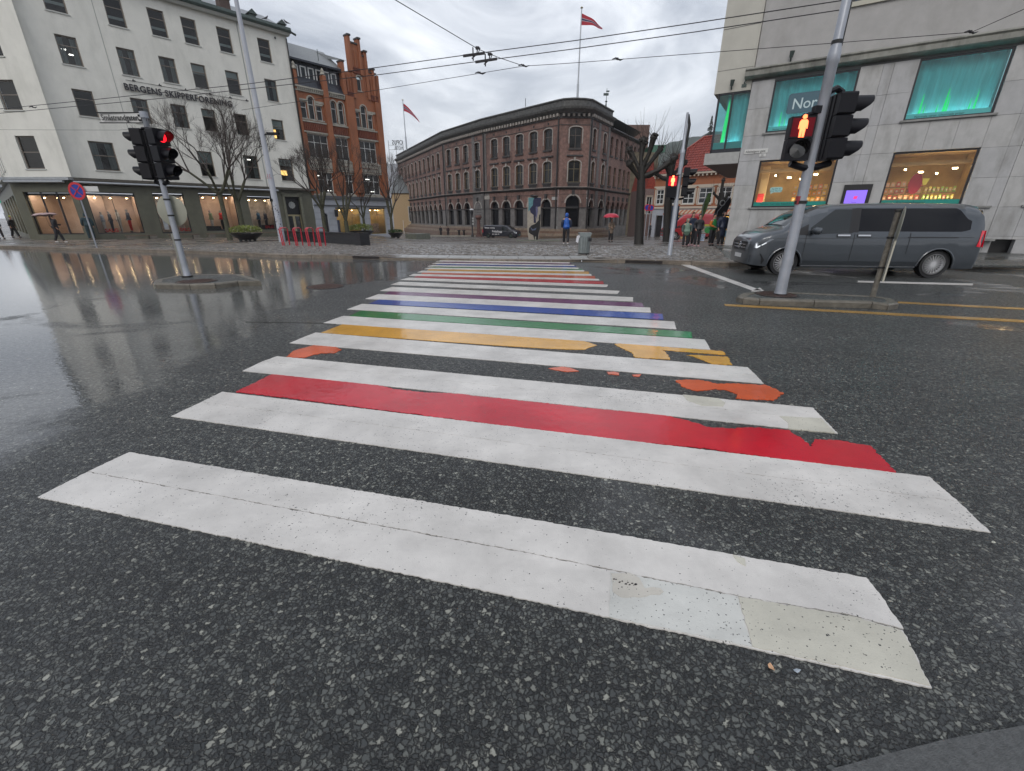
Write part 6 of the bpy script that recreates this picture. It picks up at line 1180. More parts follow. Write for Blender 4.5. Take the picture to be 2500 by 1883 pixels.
planter(606, 590, 1.02, .50, .55, M_LEAF, 'wide black bowl planter of yellow green plants near the tall mast', 1500, 1); planter(884, 582, 1.05, .55, .6, M_LEAF, 'black bowl planter behind the dark end block of the ramp', 1300, 2); planter(967, 582, .85, .55, .45, M_LEAF2, 'smaller black planter of dark green plants left of the concrete block', 1000, 3)
# bike stands
M_RED = mat('red bike stand paint', (.48, .012, .03), .3, coat=.6)
for i, (u, v) in enumerate(((691, 601), (724, 602), (754, 602.5), (781, 603))):
    T, b = rowthing('bike_stand', ['red bike stand hoop nearest the tall mast', 'second red bike stand hoop from the tall mast', 'third red bike stand hoop from the tall mast', 'red bike stand hoop farthest from the mast'][i], 'bike stand', u, v, 'red bike stands'); q = MB(); q.path([(0, 0, 0), (-.05, -.0, .88), (-.02, .12, .95), (.02, .62, .95), (.05, .72, .88), (.02, .74, 0)], .032, 8); q.path([(.09, 0, 0), (.04, 0, .88), (.06, .12, .95)], .03, 8); q.build('hoop', M_RED, T, smooth=True)
    q = MB(); q.box(-.12, .9 if i < 3 else .15, -.04, .04, 0, .02); q.build('rail', M_RED, T)
# ramp parapet
a_, b_ = gnd(700, 588), gnd(892, 601); d = b_ - a_; L_ = Vector((d.x, d.y, 0)).length; T = thing('ramp_wall', 'low black stone parapet with a block end beside the ramp', 'wall', mx=Matrix.Translation(a_) @ Matrix.Rotation(math.atan2(d.y, d.x), 4, 'Z'))
M_BLKST = mat('black polished stone', (.022, .023, .027), .25, var=.3, scale=3, coat=.3); n = 6; sl_ = (b_.z - a_.z) / L_
for k in range(n):
    x0, x1 = (L_ - .5) * k / n, (L_ - .5) * (k + 1) / n - .015; q = MB(); q.prism([(x0, -.3 + sl_ * x0), (x1, -.3 + sl_ * x1), (x1, .62 + sl_ * x1), (x0, .62 + sl_ * x0)], -.09, .09, 'y'); q.build('wall_slab', M_BLKST, T); q = MB(); q.prism([(x0, .62 + sl_ * x0), (x1 + .015, .62 + sl_ * x1), (x1 + .015, .68 + sl_ * x1), (x0, .68 + sl_ * x0)], -.13, .13, 'y'); q.build('coping', mat('dark steel coping', (.06, .06, .065), .3, .5), T)
q = MB(); q.box(L_ - .55, L_ + .02, -.28, .3, -.3 + sl_ * L_, .70 + sl_ * L_); q.build('end_block', M_BLKST, T)
# benches along the white building
M_BST = mat('bench granite', (.17, .155, .135), .4, var=.3, scale=5, bump=.3, dirt=(.06, .05, .045)); M_BSL = mat('bench slats', (.12, .085, .06), .5, var=.4)
lab = ['stone bench below the first shop window with mannequins', 'stone bench below the narrow shop window behind the left signal pole', 'stone bench beside the leaning tree trunk', 'stone bench behind the large bowl planter']
for i, (s0, s1) in enumerate(((-.2, 1.7), (2.5, 4.6), (5.2, 7.8), (8.3, 11.6))):
    T = thing('bench', lab[i], 'bench', mx=FW.mat() @ Matrix.Translation((s0, -2.1, -.26)), group='stone benches along the shop front'); w_ = s1 - s0
    for x in (.0, w_ - .55): pbox('support', T, M_BST, x + .1, x + .55, 0, .5, -.3, .40)
    for k in range(4): pbox('slat', T, M_BSL, 0, w_, -.02 + k * .14, .10 + k * .14, .40, .46)
# litter bin
T, b = rowthing('litter_bin', 'grey metal litter bin with paper sticking out at the kerb', 'litter bin', 1425, 622); hbin = zof(1430, 568, b.y) - b.z
q = MB(); q.lathe([(.21, 0), (.21, .07)], n=16); q.build('foot', M_BLACK, T); q = MB(); q.prism([(.23 * math.cos(k * .5236 + .26) * 1.0, .22 * math.sin(k * .5236 + .26)) for k in range(12)], .07, hbin - .14); M_BIN = mat('grey green bin metal', (.24, .27, .27), .42, .3, var=.12, scale=6, dirt=(.14, .15, .14), damt=.4); q.build('body', M_BIN, T)
q = MB(); q.prism([(-.20, hbin - .14), (.20, hbin - .14), (.25, hbin), (-.25, hbin)], -.2, .2, 'y'); q.build('lid', M_BIN, T); q = MB(); q.box(.10, .245, -.21, -.205, hbin - .32, hbin - .2); q.build('opening', M_BLACK, T)
for x in (-.1, .0, .1): pbox('rib', T, mat('bin rib', (.17, .19, .2), .4, .3), x - .008, x + .008, -.235, -.222, .1, hbin - .16)
q = MB(); q.add([(-.2, -.1, .78), (-.33, -.12, .7), (-.36, -.13, .5), (-.27, -.15, .45), (-.24, -.12, .6), (-.2, -.14, .7)], [(0, 1, 4, 5), (1, 2, 3, 4)]); tag(q.build('paper', mat('white paper', (.65, .66, .7), .7), mx=Matrix.Translation(b), fix=False), 'white crumpled paper stuck to the bin side', 'paper')
# concrete blocks and low stone benches on the square
def slab(name, label, u0, v0, u1, v1, h, dp, mt, cat, uu=None):
    a, c = (gnd(u0, v0), gnd(u1, v1)) if v0 > 579 else (far(u0, 81), far(u1, 79)); d = c - a; q = MB(); L_ = Vector((d.x, d.y, 0)).length; q.box(0, L_, 0, dp, -.4, h); tag(q.build(name, mt, mx=Matrix.Translation(a) @ Matrix.Rotation(math.atan2(d.y, d.x), 4, 'Z')), label, cat)
M_CONC = mat('mossy concrete', (.16, .17, .14), .6, var=.25, scale=4)
slab('concrete_block', 'grey green concrete block right of the small planter', 1016, 585, 1051, 584, .62, 1.6, M_CONC, 'concrete block'); slab('stone_step', 'long low stone strip in front of the small black van', 1133, 585.5, 1224, 585.5, .10, .6, M_BST, 'stone strip'); slab('stone_step', 'low stone strip at the foot of the painted column', 1261, 589, 1368, 589, .10, .9, M_CONC, 'stone strip'); slab('stone_step', 'low brown stone strip right of the blue jacket walker', 1318, 583, 1472, 580, .18, .7, mat('brown plinth strip', (.14, .10, .07), .5, var=.3), 'stone strip'); slab('stone_step', 'pale stone strip behind the far left pedestrians', 990, 574, 1160, 576, .10, .5, M_STONE, 'stone strip')
# painted column
T, b = rowthing('painted_column', 'tall concrete column painted with blue, teal and cream shapes', 'painted column', 1303, 588); hc = zof(1301, 482, b.y) - b.z; wc = at(1321, 540, b.y).x - at(1289, 540, b.y).x
prof = [(-wc * .38, 0), (wc * .32, 0), (wc * .40, hc * .18), (wc * .52, hc * .42), (wc * .45, hc * .55), (wc * .5, hc), (-wc * .5, hc), (-wc * .52, hc * .5), (-wc * .5, hc * .25)]
q = MB(); q.prism(prof, -.18, .25, 'y'); q.build('slab', mat('cream column paint', (.36, .32, .27), .6, var=.2, scale=3), T)
def blot(col, P, y=-.19): q = MB(); q.prism([(x * wc, z * hc) for x, z in P], y - .006, y, 'y'); q.build('painted_shape', mat('column paint %s' % str(col), col, .55, var=.2, scale=6), T)
blot((.10, .24, .27), [(-.45, .99), (.0, .99), (.0, .85), (-.12, .8), (-.3, .72), (-.45, .68)]); blot((.01, .012, .05), [(.0, .99), (.49, .99), (.46, .8), (.25, .78), (.1, .55), (.15, .42), (-.02, .42), (-.05, .6), (-.28, .66), (-.35, .74), (-.12, .82), (-.1, .93)], -.20); blot((.12, .12, .22), [(.1, .78), (.22, .8), (.28, .7), (.2, .55), (.15, .5), (.12, .65)], -.205)
blot((.004, .004, .006), [(.47, .62), (.36, .6), (.34, .48), (.1, .4), (-.2, .36), (-.38, .3), (-.4, .2), (-.25, .16), (-.05, .13), (.05, .0), (.3, 0), (.36, .18), (.46, .3)], -.205); blot((.08, .10, .17), [(-.3, .33), (-.1, .27), (.2, .31), (.1, .25), (-.15, .24)], -.21); blot((.3, .3, .25), [(.08, .02), (.17, .02), (.17, .1), (.08, .1)], -.21)
q = MB(); q.lathe([(wc * .28, 0), (wc * .3, .12), (.05, .2)], (-.0, .03, hc), 10); q.build('cap', M_IRON, T)
# old bollards, lamp columns by the brown building
for u, v, r, h, l, m_ in ((1152, 569, .16, 4.2, 'black ornamental lamp column left of the carved pillar', M_BLACK), (1168, 570, .38, 3.4, 'rusty carved pillar with black capital by the small van', mat('rusty carved stone', (.12, .06, .05), .7, var=.5, scale=3)), (1119, 571, .22, 1.1, 'dark bollard post right of the far left walkers', M_IRON), (1131, 570, .22, 1.1, 'squat dark bollard beside the black lamp column', M_IRON), (1192, 572, .2, 1.3, 'stubby dark bollard at the rear of the small van', M_IRON)):
    b = far(u, {1152: 77, 1168: 77, 1119: 80, 1131: 80, 1192: 71}[u]); T = thing('bollard' if h < 2 else 'pillar', l, 'bollard' if h < 2 else 'pillar', loc=b); q = MB(); q.lathe([(r * 1.5, 0), (r * 1.4, h * .07), (r * .8, h * .1), (r * .75, h * .8), (r * 1.1, h * .84), (r * 1.5, h * .9), (r * 1.2, h)], n=12); q.build('shaft', m_, T, smooth=True)
    if u == 1152:
        for z in (1.9, 2.35, 2.75): pbox('white_plate', T, M_CREST, .05, .3, -.2, -.15, z, z + .28)
        q = MB(); q.lathe([(.35, 0), (.3, .15), (.02, .25)], (0, 0, h), 10); q.build('lamp_shade', mat('pale lamp glass', (.6, .62, .65), .4), T)
# ================================================================== TREES
M_BARK = mat('dark wet bark', (.018, .015, .012), .6, var=.5, scale=12, bump=.8, bscale=25); M_BARKG = mat('mossy bark', (.06, .06, .035), .7, var=.5, scale=8, bump=.8, bscale=25); M_TWIG = mat('twigs', (.045, .033, .028), .7)
def bare_tree(u, v, h, spread, label, seed, forks=4, trunk=None, hf=.25, up=.75, twigs=1.0, r0=.16, lean=(0, 0)):
    T, b = rowthing('bare_tree', label, 'tree', u, v, 'bare street trees'); rg = random.Random(seed); tk = MB(); cr = MB()
    def grow(p, d, L_, r, lv, q):
        n = 3 if lv < 3 else 2; pts = [p]; rs = [r]; dd = d.copy()
        for i in range(n):
            dd = (dd + Vector((rg.uniform(-.13, .13), rg.uniform(-.13, .13), .10 * up * (1 if lv > 0 else 0)))).normalized(); p = p + dd * (L_ / n); pts.append(p); rs.append(r * (1 - .28 * (i + 1) / n))
        q.path(pts, rs, 7 if lv < 2 else 4 if lv < 4 else 3, cap=False)
        if lv >= 5 or r < .0026: return
        k = (3 if rg.random() < .55 * twigs else 2) if lv < 5 else 2
        for j in range(k):
            ang = rg.uniform(.30, .62) * (1 if lv < 3 else 1.15); ax = rg.random() * 6.283; s1 = dd.cross(Vector((math.cos(ax), math.sin(ax), .3))).normalized(); nd = (dd * math.cos(ang) + s1 * math.sin(ang)).normalized()
            grow(pts[-1], nd, L_ * rg.uniform(.62, .86), rs[-1] * rg.uniform(.60, .78), lv + 1, cr)
        if lv >= 1:
            for j in range(int((1.4 + .8 * lv) * twigs)):
                t_ = rg.uniform(.25, .95); i0 = min(n - 1, int(t_ * n)); pp = pts[i0].lerp(pts[i0 + 1], t_ * n - i0); ax = rg.random() * 6.283; s1 = dd.cross(Vector((math.cos(ax), math.sin(ax), .3))).normalized(); nd = (dd * .75 + s1 * .65 + Vector((0, 0, .25))).normalized(); L2 = L_ * rg.uniform(.35, .6); e1 = pp + nd * L2 * .5 + Vector((0, 0, .03)); e2 = e1 + (nd + Vector((rg.uniform(-.3, .3), rg.uniform(-.3, .3), .3))).normalized() * L2 * .5
                cr.path([pp, e1, e2], [max(.005, r * .28), .0045, .0025], 3, cap=False)
                if lv < 4:
                    for m_ in range(1): f1 = e1.lerp(e2, rg.random()); f2 = f1 + (nd + Vector((rg.uniform(-.6, .6), rg.uniform(-.6, .6), .4))).normalized() * L2 * .4; cr.path([f1, f2], [.005, .003], 3, cap=False)
    fz = h * hf; tk.path([(0, 0, -.2), (0, 0, .05), (lean[0] * .4, lean[1] * .4, fz * .5), (lean[0], lean[1], fz)], [r0 * 1.5, r0 * 1.15, r0 * .95, r0 * .9], 10)
    for j in range(forks):
        a = 6.283 * (j + rg.uniform(-.2, .2)) / forks; s = spread * rg.uniform(.7, 1.1); nd = Vector((math.cos(a) * s, math.sin(a) * s, 1)).normalized(); grow(Vector((lean[0], lean[1], fz - .05)), nd, (h - fz) * .30, r0 * rg.uniform(.5, .68), 0, tk)
    tk.build('trunk', M_BARKG, T, smooth=True, fix=False); cr.build('crown', M_TWIG, T, fix=False)
bare_tree(562, 587, 9.8, .8, 'large spreading bare tree left of the bowl planter', 3, 5, hf=.31, r0=.165, twigs=1.3); bare_tree(600, 584, 8.8, .6, 'bare tree with dark forked trunk just behind the large planter', 8, 5, hf=.30, r0=.16, twigs=1.2, up=.9)
bare_tree(797, 582, 7.4, .55, 'bare tree before the grey arch niche of the brick building', 12, 5, hf=.30, r0=.17, twigs=1.1); bare_tree(850, 583, 7.6, .34, 'upright bare tree between the two lit grey shop windows', 21, 4, hf=.18, r0=.17, up=1.1); bare_tree(893, 582, 5.2, .4, 'smaller bare tree by the second lit shop window', 30, 4, hf=.3, r0=.11, up=1); bare_tree(959, 581, 8.6, .36, 'tall bare tree at the right edge of the brick building', 44, 4, hf=.24, r0=.17, up=1.1)
def pollard(u, v, label, pts, knobs, seed, r0=.2):
    T, b = rowthing('pollard_tree', label, 'tree', u, v, 'pollarded trees on the square'); rg = random.Random(seed); tk = MB(); cr = MB()
    P = lambda q: at(q[0], q[1], b.y) - b
    tr = [Vector((0, 0, -.1)), Vector((0, 0, .1))] + [P(p) for p in pts]; tk.path(tr, [r0 * 1.35, r0 * 1.1] + [r0 * (1 - .12 * i) for i in range(len(pts))], 10)
    for fk, kb, rr, dy in knobs:
        a, c = P(fk), P(kb) + Vector((0, dy, 0)); m_ = a.lerp(c, .5) + Vector((rg.uniform(-.1, .1), 0, -.08)); d = (c - m_).normalized(); tk.path([a, m_, c - d * .1, c, c + d * rr], [r0 * .6, r0 * .45, rr * .8, rr, rr * .5], 8)
        for j in range(9):     # gnarled bumps
            o = Vector((rg.uniform(-1, 1), rg.uniform(-1, 1), rg.uniform(-.6, 1))).normalized() * rr; tk.path([c, c + o * 1.25], [rr * .5, rr * .22], 5)
        for j in range(13):
            o = Vector((rg.uniform(-1, 1), rg.uniform(-.7, .7), rg.uniform(.2, 1.3))).normalized(); l = rg.uniform(.5, 1.5); cr.path([c, c + o * l * .5 + Vector((0, 0, .05)), c + o * l * .85 + Vector((0, 0, l * .35))], [.014, .009, .004], 3, cap=False)
    tk.build('trunk', M_BARK, T, smooth=True, fix=False); cr.build('crown', M_TWIG, T, fix=False)
pollard(1559, 597, 'tall pollard tree with knobbed arms right of the brown building', [(1563, 500), (1566, 430), (1567, 405)], [((1567, 420), (1573, 345), .24, .2), ((1568, 410), (1592, 338), .22, -.3), ((1567, 425), (1540, 365), .2, .3), ((1565, 440), (1533, 402), .2, -.3), ((1570, 420), (1618, 362), .18, .4), ((1568, 432), (1640, 392), .2, -.2), ((1568, 430), (1606, 420), .14, .5)], 1, .25)
pollard(1628, 590, 'dark pollard tree just behind the far red pedestrian signal', [(1631, 500), (1636, 430), (1640, 400)], [((1638, 420), (1646, 385), .26, .1), ((1636, 430), (1622, 402), .2, -.3), ((1640, 430), (1676, 396), .2, .3), ((1637, 440), (1606, 425), .15, .2)], 2, .28)
pollard(1757, 584, 'small black pollard tree behind the waiting people', [(1757, 520), (1760, 490), (1762, 470)], [((1762, 480), (1767, 440), .16, .1), ((1761, 490), (1744, 473), .12, .1), ((1762, 488), (1776, 474), .15, -.2), ((1760, 500), (1783, 496), .1, .2)], 3, .3)
# feather banners
T, b = rowthing('feather_banner', 'green feather banner standing behind the waiting family', 'banner', 1704, 590); hb_ = zof(1712, 470, b.y) - b.z; q = MB(); q.path([(0, 0, 0), (0, 0, hb_ * .8), (.15, 0, hb_)], .03, 5); q.build('pole', M_POLE, T); q = MB(); q.prism([(-.1, hb_ * .35), (-.06, hb_ * .75), (.22, hb_ * .98), (.42, hb_), (.40, hb_ * .85), (.22, hb_ * .6)], -.01, .01, 'y'); q.build('flag', mat('leaf green cloth', (.09, .16, .05), .7, var=.5, scale=3), T)
T, b = rowthing('feather_banner', 'black teardrop banner with pale ring emblem behind the rainbow jacket', 'banner', 1748, 590); z0_, z1_ = zof(1744, 528, b.y) - b.z, zof(1757, 482, b.y) - b.z; q = MB(); q.path([(-.3, 0, 0), (-.25, 0, z0_ + .3), (.45, 0, z1_)], .03, 5); q.build('pole', M_POLE, T); q = MB(); q.prism([(-.5, z0_), (-.4, z0_ * .6 + z1_ * .4), (.0, z1_ * .8 + z0_ * .2), (.5, z1_), (.6, z1_ * .8 + z0_ * .2), (.35, z0_)], -.01, .01, 'y'); q.build('flag', M_BLACK, T); disc(.14, .2, -.02, M_CREST, 'emblem', T, (z0_ + z1_) / 2 + .25)
for u, v, l in ((1579, 507, 'left one of two round purple blue road signs beside the pollard trunk'), (1588, 508, 'right one of two round purple blue road signs beside the pollard trunk')):
    b = far(u - 1, 50); T = thing('road_sign', l, 'road sign', loc=b); zc = zof(u, v, b.y) - b.z; q = MB(); q.path([(0, .03, 0), (0, .03, zc)], .04, 6); q.build('post', M_POLE, T); disc(.001, .26, -.02, M_SB, 'sign_face', T, zc); disc(.25, .33, -.03, M_SR, 'sign_rim', T, zc)
q = MB(); q.prism([(gp(u, v).x, gp(u, v).y) for u, v in ((600, 786), (760, 788), (985, 794), (985, 796.5), (760, 790), (600, 787.5))], 0, .003); q.build('tar_seam', mat('tar', (.012, .012, .013), .25), road)
T, b = rowthing('notice_panel', 'dark blue framed poster panel on the second pollard trunk', 'poster panel', 1631, 592); q = MB(); q.box(-.15, .32, -.4, -.34, .9, 2.3); q.build('frame', mat('dark blue frame', (.02, .04, .08), .4), T); q = MB(); q.box(-.1, .1, -.42, -.401, 1.0, 2.1); q.build('poster', mat('cream poster', (.4, .36, .25), .6), T)
# ================================================================== VANS
M_TYRE = mat('tyre', (.012, .012, .013), .6, bump=.2); M_RIM = mat('alloy rim', (.62, .62, .63), .3, .35); M_DKTR = mat('dark trim', (.01, .01, .012), .45); M_CHR = mat('chrome', (.6, .6, .62), .12, 1.0); G_VAN = mat('tinted van glass', (.003, .003, .005), .03, spec=.35); G_VAN2 = mat('cab glass', (.018, .022, .024), .03, spec=.6); M_HL = mat('headlight glass', (.35, .38, .42), .05, .3, coat=1); M_TL = mat('tail light', (.45, .01, .02), .15, coat=.8, emit=(.6, .0, .02), es=.25); M_WELL = mat('wheel well', (.006, .006, .007), .9)
def van(name, label, mx, col, metal=.5, ze=1.0, texts=(), cat='van', tail=True, bright_rim=True, plain=False):
    T = thing(name, label, cat, mx=mx); body = mat('paint ' + name, col, .28, metal, coat=.9, var=.04, scale=3, bump=.05, bscale=60)
    X0, X1, WB_, Rw = -1.16, 4.66, 3.68, .345
    zt_ = lambda x: float(np.interp(x, [-1.16, -1.10, -1.0, -.7, -.35, -.12, .1, .35, .7, 1.1, 1.6, 2.6, 4.2, 4.45, 4.56, 4.64, 4.66], [.80, .93, .99, 1.10, 1.18, 1.24, 1.42, 1.60, 1.74, 1.80, 1.825, 1.835, 1.81, 1.75, 1.62, 1.2, .9])) * (ze if x > 1 else 1 + (ze - 1) * max(0, (x + 1.16) / 2.16))
    hw_ = lambda x: .97 * float(np.interp(x, [-1.16, -1.12, -1.0, -.8, -.5, -.1, .5, 3.9, 4.4, 4.6, 4.66], [.70, .77, .86, .93, .975, .99, 1, 1, .985, .955, .92]))
    def zb_(x):
        z = .24 if x > -.6 else .24 + .06 * (-.6 - x)
        for c in (0, WB_):
            d = abs(x - c)
            if d < .43: z = max(z, .0 + math.sqrt(.43 ** 2 - d * d) + .30 if d < .43 else z) if d < .40 else max(z, .42)
        return min(z, .76)
    belt = 1.06
    def side(x, z):      # lateral half width at height z
        top = zt_(x); f = 1.0
        if z < .5: f = .965 + .035 * smooth(.2, .5, z)
        elif z > .93: f = 1 - .018 * smooth(.93, 1.06, z)
        if z > belt: f -= .17 * ((z - belt) / (.72 * ze)) 
        e = top - z
        if e < .13: f *= 1 - .22 * (1 - e / .13) ** 2
        return hw_(x) * f
    def sect(x, n=13):
        zb, zt = zb_(x), zt_(x); pts = []
        zm = zt - .015
        for i in range(n):
            t = i / (n - 1); z = zb + (zm - zb) * t; pts.append((side(x, z), z))
        w1 = pts[-1][0]
        for f in (.8, .45, 0): pts.append((w1 * f, zt + .03 * (1 - f) * (1 if x > .9 else .8)))
        return pts
    xs = sorted(set([round(X0 + (X1 - X0) * i / 96, 3) for i in range(97)] + [-.43, .43, WB_ - .43, WB_ + .43, 4.6, 4.64])); q = MB(); vs = []; m_ = None
    for x in xs:
        s = sect(x); row = [(x, .97 - y, z) for y, z in s] + [(x, .97 + y, z) for y, z in reversed(s[:-1])]; m_ = len(row); vs += row
    fs = [(i * m_ + j, (i + 1) * m_ + j, (i + 1) * m_ + j + 1, i * m_ + j + 1) for i in range(len(xs) - 1) for j in range(m_ - 1)]; fs += [tuple(range(m_)), tuple(range((len(xs) - 1) * m_, len(xs) * m_))]
    q.add(vs, fs); q.build('body', body, T, smooth=True)
    q = MB(); q.box(-.95, 4.45, .28, 1.66, .22, .62); q.build('underbody', M_WELL, T)
    def patch(nm, x0, x1, zl, zu, mt, nx=16, nz=4, off=.006, sides=(0, 1)):
        for s in sides:
            q = MB(); vs = []
            for i in range(nx + 1):
                x = x0 + (x1 - x0) * i / nx; a, b = zl(x), zu(x)
                for j in range(nz + 1): z = a + (b - a) * j / nz; y = side(x, z) + off; vs.append((x, .97 - y if s == 0 else .97 + y, z))
            q.add(vs, [(i * (nz + 1) + j, (i + 1) * (nz + 1) + j, (i + 1) * (nz + 1) + j + 1, i * (nz + 1) + j + 1) for i in range(nx) for j in range(nz)]); q.build(nm, mt, T, smooth=True)
    wt = lambda x: min(1.71 * ze, zt_(x) - .085)
    if not plain:
        patch('window', 1.66, 4.26, lambda x: 1.155 + .0 * x + max(0, (x - 4.1)) * .3, lambda x: wt(x) - (0.30 * smooth(3.85, 4.26, x)), G_VAN, 26); patch('window', 1.53, 1.665, lambda x: 1.13, lambda x: wt(x) + .01, M_DKTR, 3)
    patch('window', .50, 1.44, lambda x: 1.07 + .05 * (x - .5), lambda x: min(wt(x) - .02, 1.24 + (x - .5) * .85), G_VAN2, 14); patch('window', -.02, .44, lambda x: 1.05 + .03 * x, lambda x: max(1.07 + .03 * x, min(1.075 + (x + .02) * .55, zt_(x) - .12)), M_DKTR, 6)
    patch('pillar_trim', 1.44, 1.53, lambda x: 1.11, lambda x: wt(x), M_DKTR, 2)
    for x, za, zb in ((.41, .40, 1.05), (1.58, .28, 1.10), (2.9, .60, 1.12)): patch('door_gap', x, x + .012, lambda x: za, lambda x: zb, M_DKTR, 1, 8)
    patch('sill_strip', .45, 3.23, lambda x: .265, lambda x: .285, M_CHR, 12, 1, .008)
    patch('crease_shade', -.3, 4.4, lambda x: .965 + .03 * x / 3, lambda x: .978 + .03 * x / 3, mat('body shade line', tuple(c * .45 for c in col), .5), 20, 1, .003)  # shade of the body crease painted as a darker line
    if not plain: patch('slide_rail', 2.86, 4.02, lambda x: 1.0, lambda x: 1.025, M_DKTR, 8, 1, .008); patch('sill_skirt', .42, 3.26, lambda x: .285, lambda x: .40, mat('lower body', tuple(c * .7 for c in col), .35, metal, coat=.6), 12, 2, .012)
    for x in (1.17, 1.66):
        patch('door_handle', x, x + .30, lambda x: 1.035, lambda x: 1.075, M_CHR if not plain else M_DKTR, 4, 1, .03); patch('recess_shade', x - .02, x + .33, lambda x: 1.0, lambda x: 1.09, mat('painted recess shade', tuple(c * .4 for c in col), .4), 6, 2, .004)  # shade behind the handles painted as darkened body colour
    # windscreen over the cab slope
    q = MB(); vs = []; nx = 10; ny = 10
    for i in range(nx + 1):
        x = -.08 + .80 * i / nx
        for j in range(ny + 1):
            f = -1 + 2 * j / ny; w1 = side(x, zt_(x) - .015) * .97; vs.append((x, .97 + f * w1, zt_(x) + .018 + .024 * (1 - f * f) - .03 * abs(f) ** 6))
    q.add(vs, [(i * (ny + 1) + j, (i + 1) * (ny + 1) + j, (i + 1) * (ny + 1) + j + 1, i * (ny + 1) + j + 1) for i in range(nx) for j in range(ny)]); q.build('windscreen', G_VAN2, T, smooth=True)
    q = MB(); q.path([(-.05, .35, 1.29), (.02, .9, 1.34)], .012, 4); q.path([(-.05, 1.0, 1.29), (.02, 1.5, 1.34)], .012, 4); q.build('wiper', M_DKTR, T)['kind'] = 'stuff'
    for s in (0, 1):      # lamps, mirrors
        m = -1 if s == 0 else 1; yy = lambda x, z, o=.008: .97 + m * (side(x, z) + o)
        P = [(-1.03, .72), (-.93, .70), (-.62, .84), (-.36, .95), (-.45, .955), (-.85, .90), (-1.0, .84)]
        q = MB(); q.add([(x, yy(x, z), z) for x, z in P], [tuple(range(7))]); q.build('headlight', M_HL, T); q = MB(); q.add([(x, yy(x, z, .012), z) for x, z in ((-.98, .72), (-.92, .71), (-.60, .845), (-.62, .86), (-.92, .75), (-.95, .82), (-.98, .83))], [tuple(range(7))]); q.build('lamp_strip', lampmat('daylight lamp', (.9, .95, 1), .7), T)
        q = MB(); q.add([(x, yy(x, z, .01), z) for x, z in ((4.50, .80), (4.60, .78), (4.62, 1.18), (4.54, 1.18), (4.52, .95))], [(0, 1, 2, 3, 4)]); q.add([(4.668, .97 + m * .93, .78), (4.668, .97 + m * .72, .80), (4.668, .97 + m * .78, 1.18), (4.655, .97 + m * .88, 1.18)], [(0, 1, 2, 3)]); q.build('tail_light', M_TL, T)
        q = MB(); yb = .97 + m * (side(.6, 1.1)); q.path([(.55, yb, 1.12), (.56, yb + m * .12, 1.13)], [.03, .03], 6); q.path([(.52, yb + m * .09, 1.16), (.56, yb + m * .17, 1.17), (.60, yb + m * .26, 1.16), (.62, yb + m * .29, 1.15)], [.06, .10, .09, .04], 10); q.build('mirror', body if not plain else M_DKTR, T, smooth=True)
        q = MB(); q.add([(x, yy(x, z, .01), z) for x, z in ((-1.10, .33), (-.62, .30), (-.56, .40), (-.74, .56), (-1.10, .52))], [(0, 1, 2, 3, 4)]); q.build('air_intake', M_DKTR, T)
        n_ = 14
        for c in (0, WB_):       # arch lips
            q = MB(); pts = [(c + .425 * math.cos(math.pi * k / n_), .30 + .44 * math.sin(math.pi * k / n_)) for k in range(n_ + 1)]; q.path([(x, .97 + m * (side(x, z) + .004), z) for x, z in pts], .022, 6); q.build('arch_lip', body, T, smooth=True)
    q = MB(); q.add([(-1.172, .97 + y, z) for y, z in ((-.45, .62), (.45, .62), (.5, .86), (-.5, .86))], [(0, 1, 2, 3)]); q.build('grille', M_DKTR, T); q = MB()
    for z in (.69, .77): q.box(-1.185, -1.17, .97 - .46, .97 + .46, z, z + .022)
    q.build('grille_bar', M_CHR, T)['kind'] = 'stuff'
    if not plain:
        q = MB(); n_ = 20; q.path([(-1.19, .97 + .10 * math.cos(6.2832 * k / n_), .755 + .10 * math.sin(6.2832 * k / n_)) for k in range(n_ + 1)], .011, 5)
        for k in range(3): a = R(90 + 120 * k); q.path([(-1.19, .97, .755), (-1.19, .97 + .095 * math.cos(a), .755 + .095 * math.sin(a))], [.022, .006], 5)
        q.build('emblem', M_CHR, T)
    q = MB(); q.box(-1.19, -1.175, .72, 1.22, .42, .53); q.build('number_plate', mat('plate white', (.6, .6, .6), .4) if not plain else mat('plate teal', (.05, .22, .25), .4), T)
    q = MB(); q.add([(4.60, .97 + y, z) for y, z in ((-.75, 1.2), (.75, 1.2), (.62, 1.66 * ze), (-.62, 1.66 * ze))], [(0, 1, 2, 3)]); q.v = [(4.668 if z < 1.3 else 4.60, y, z) for x, y, z in q.v]; q.build('rear_window', G_VAN, T)
    for c_ in list(T.children):
        for v_ in c_.data.vertices:
            if v_.co.x < -.42: v_.co.x = -.42 + (v_.co.x + .42) * (.62 if not plain else .8)
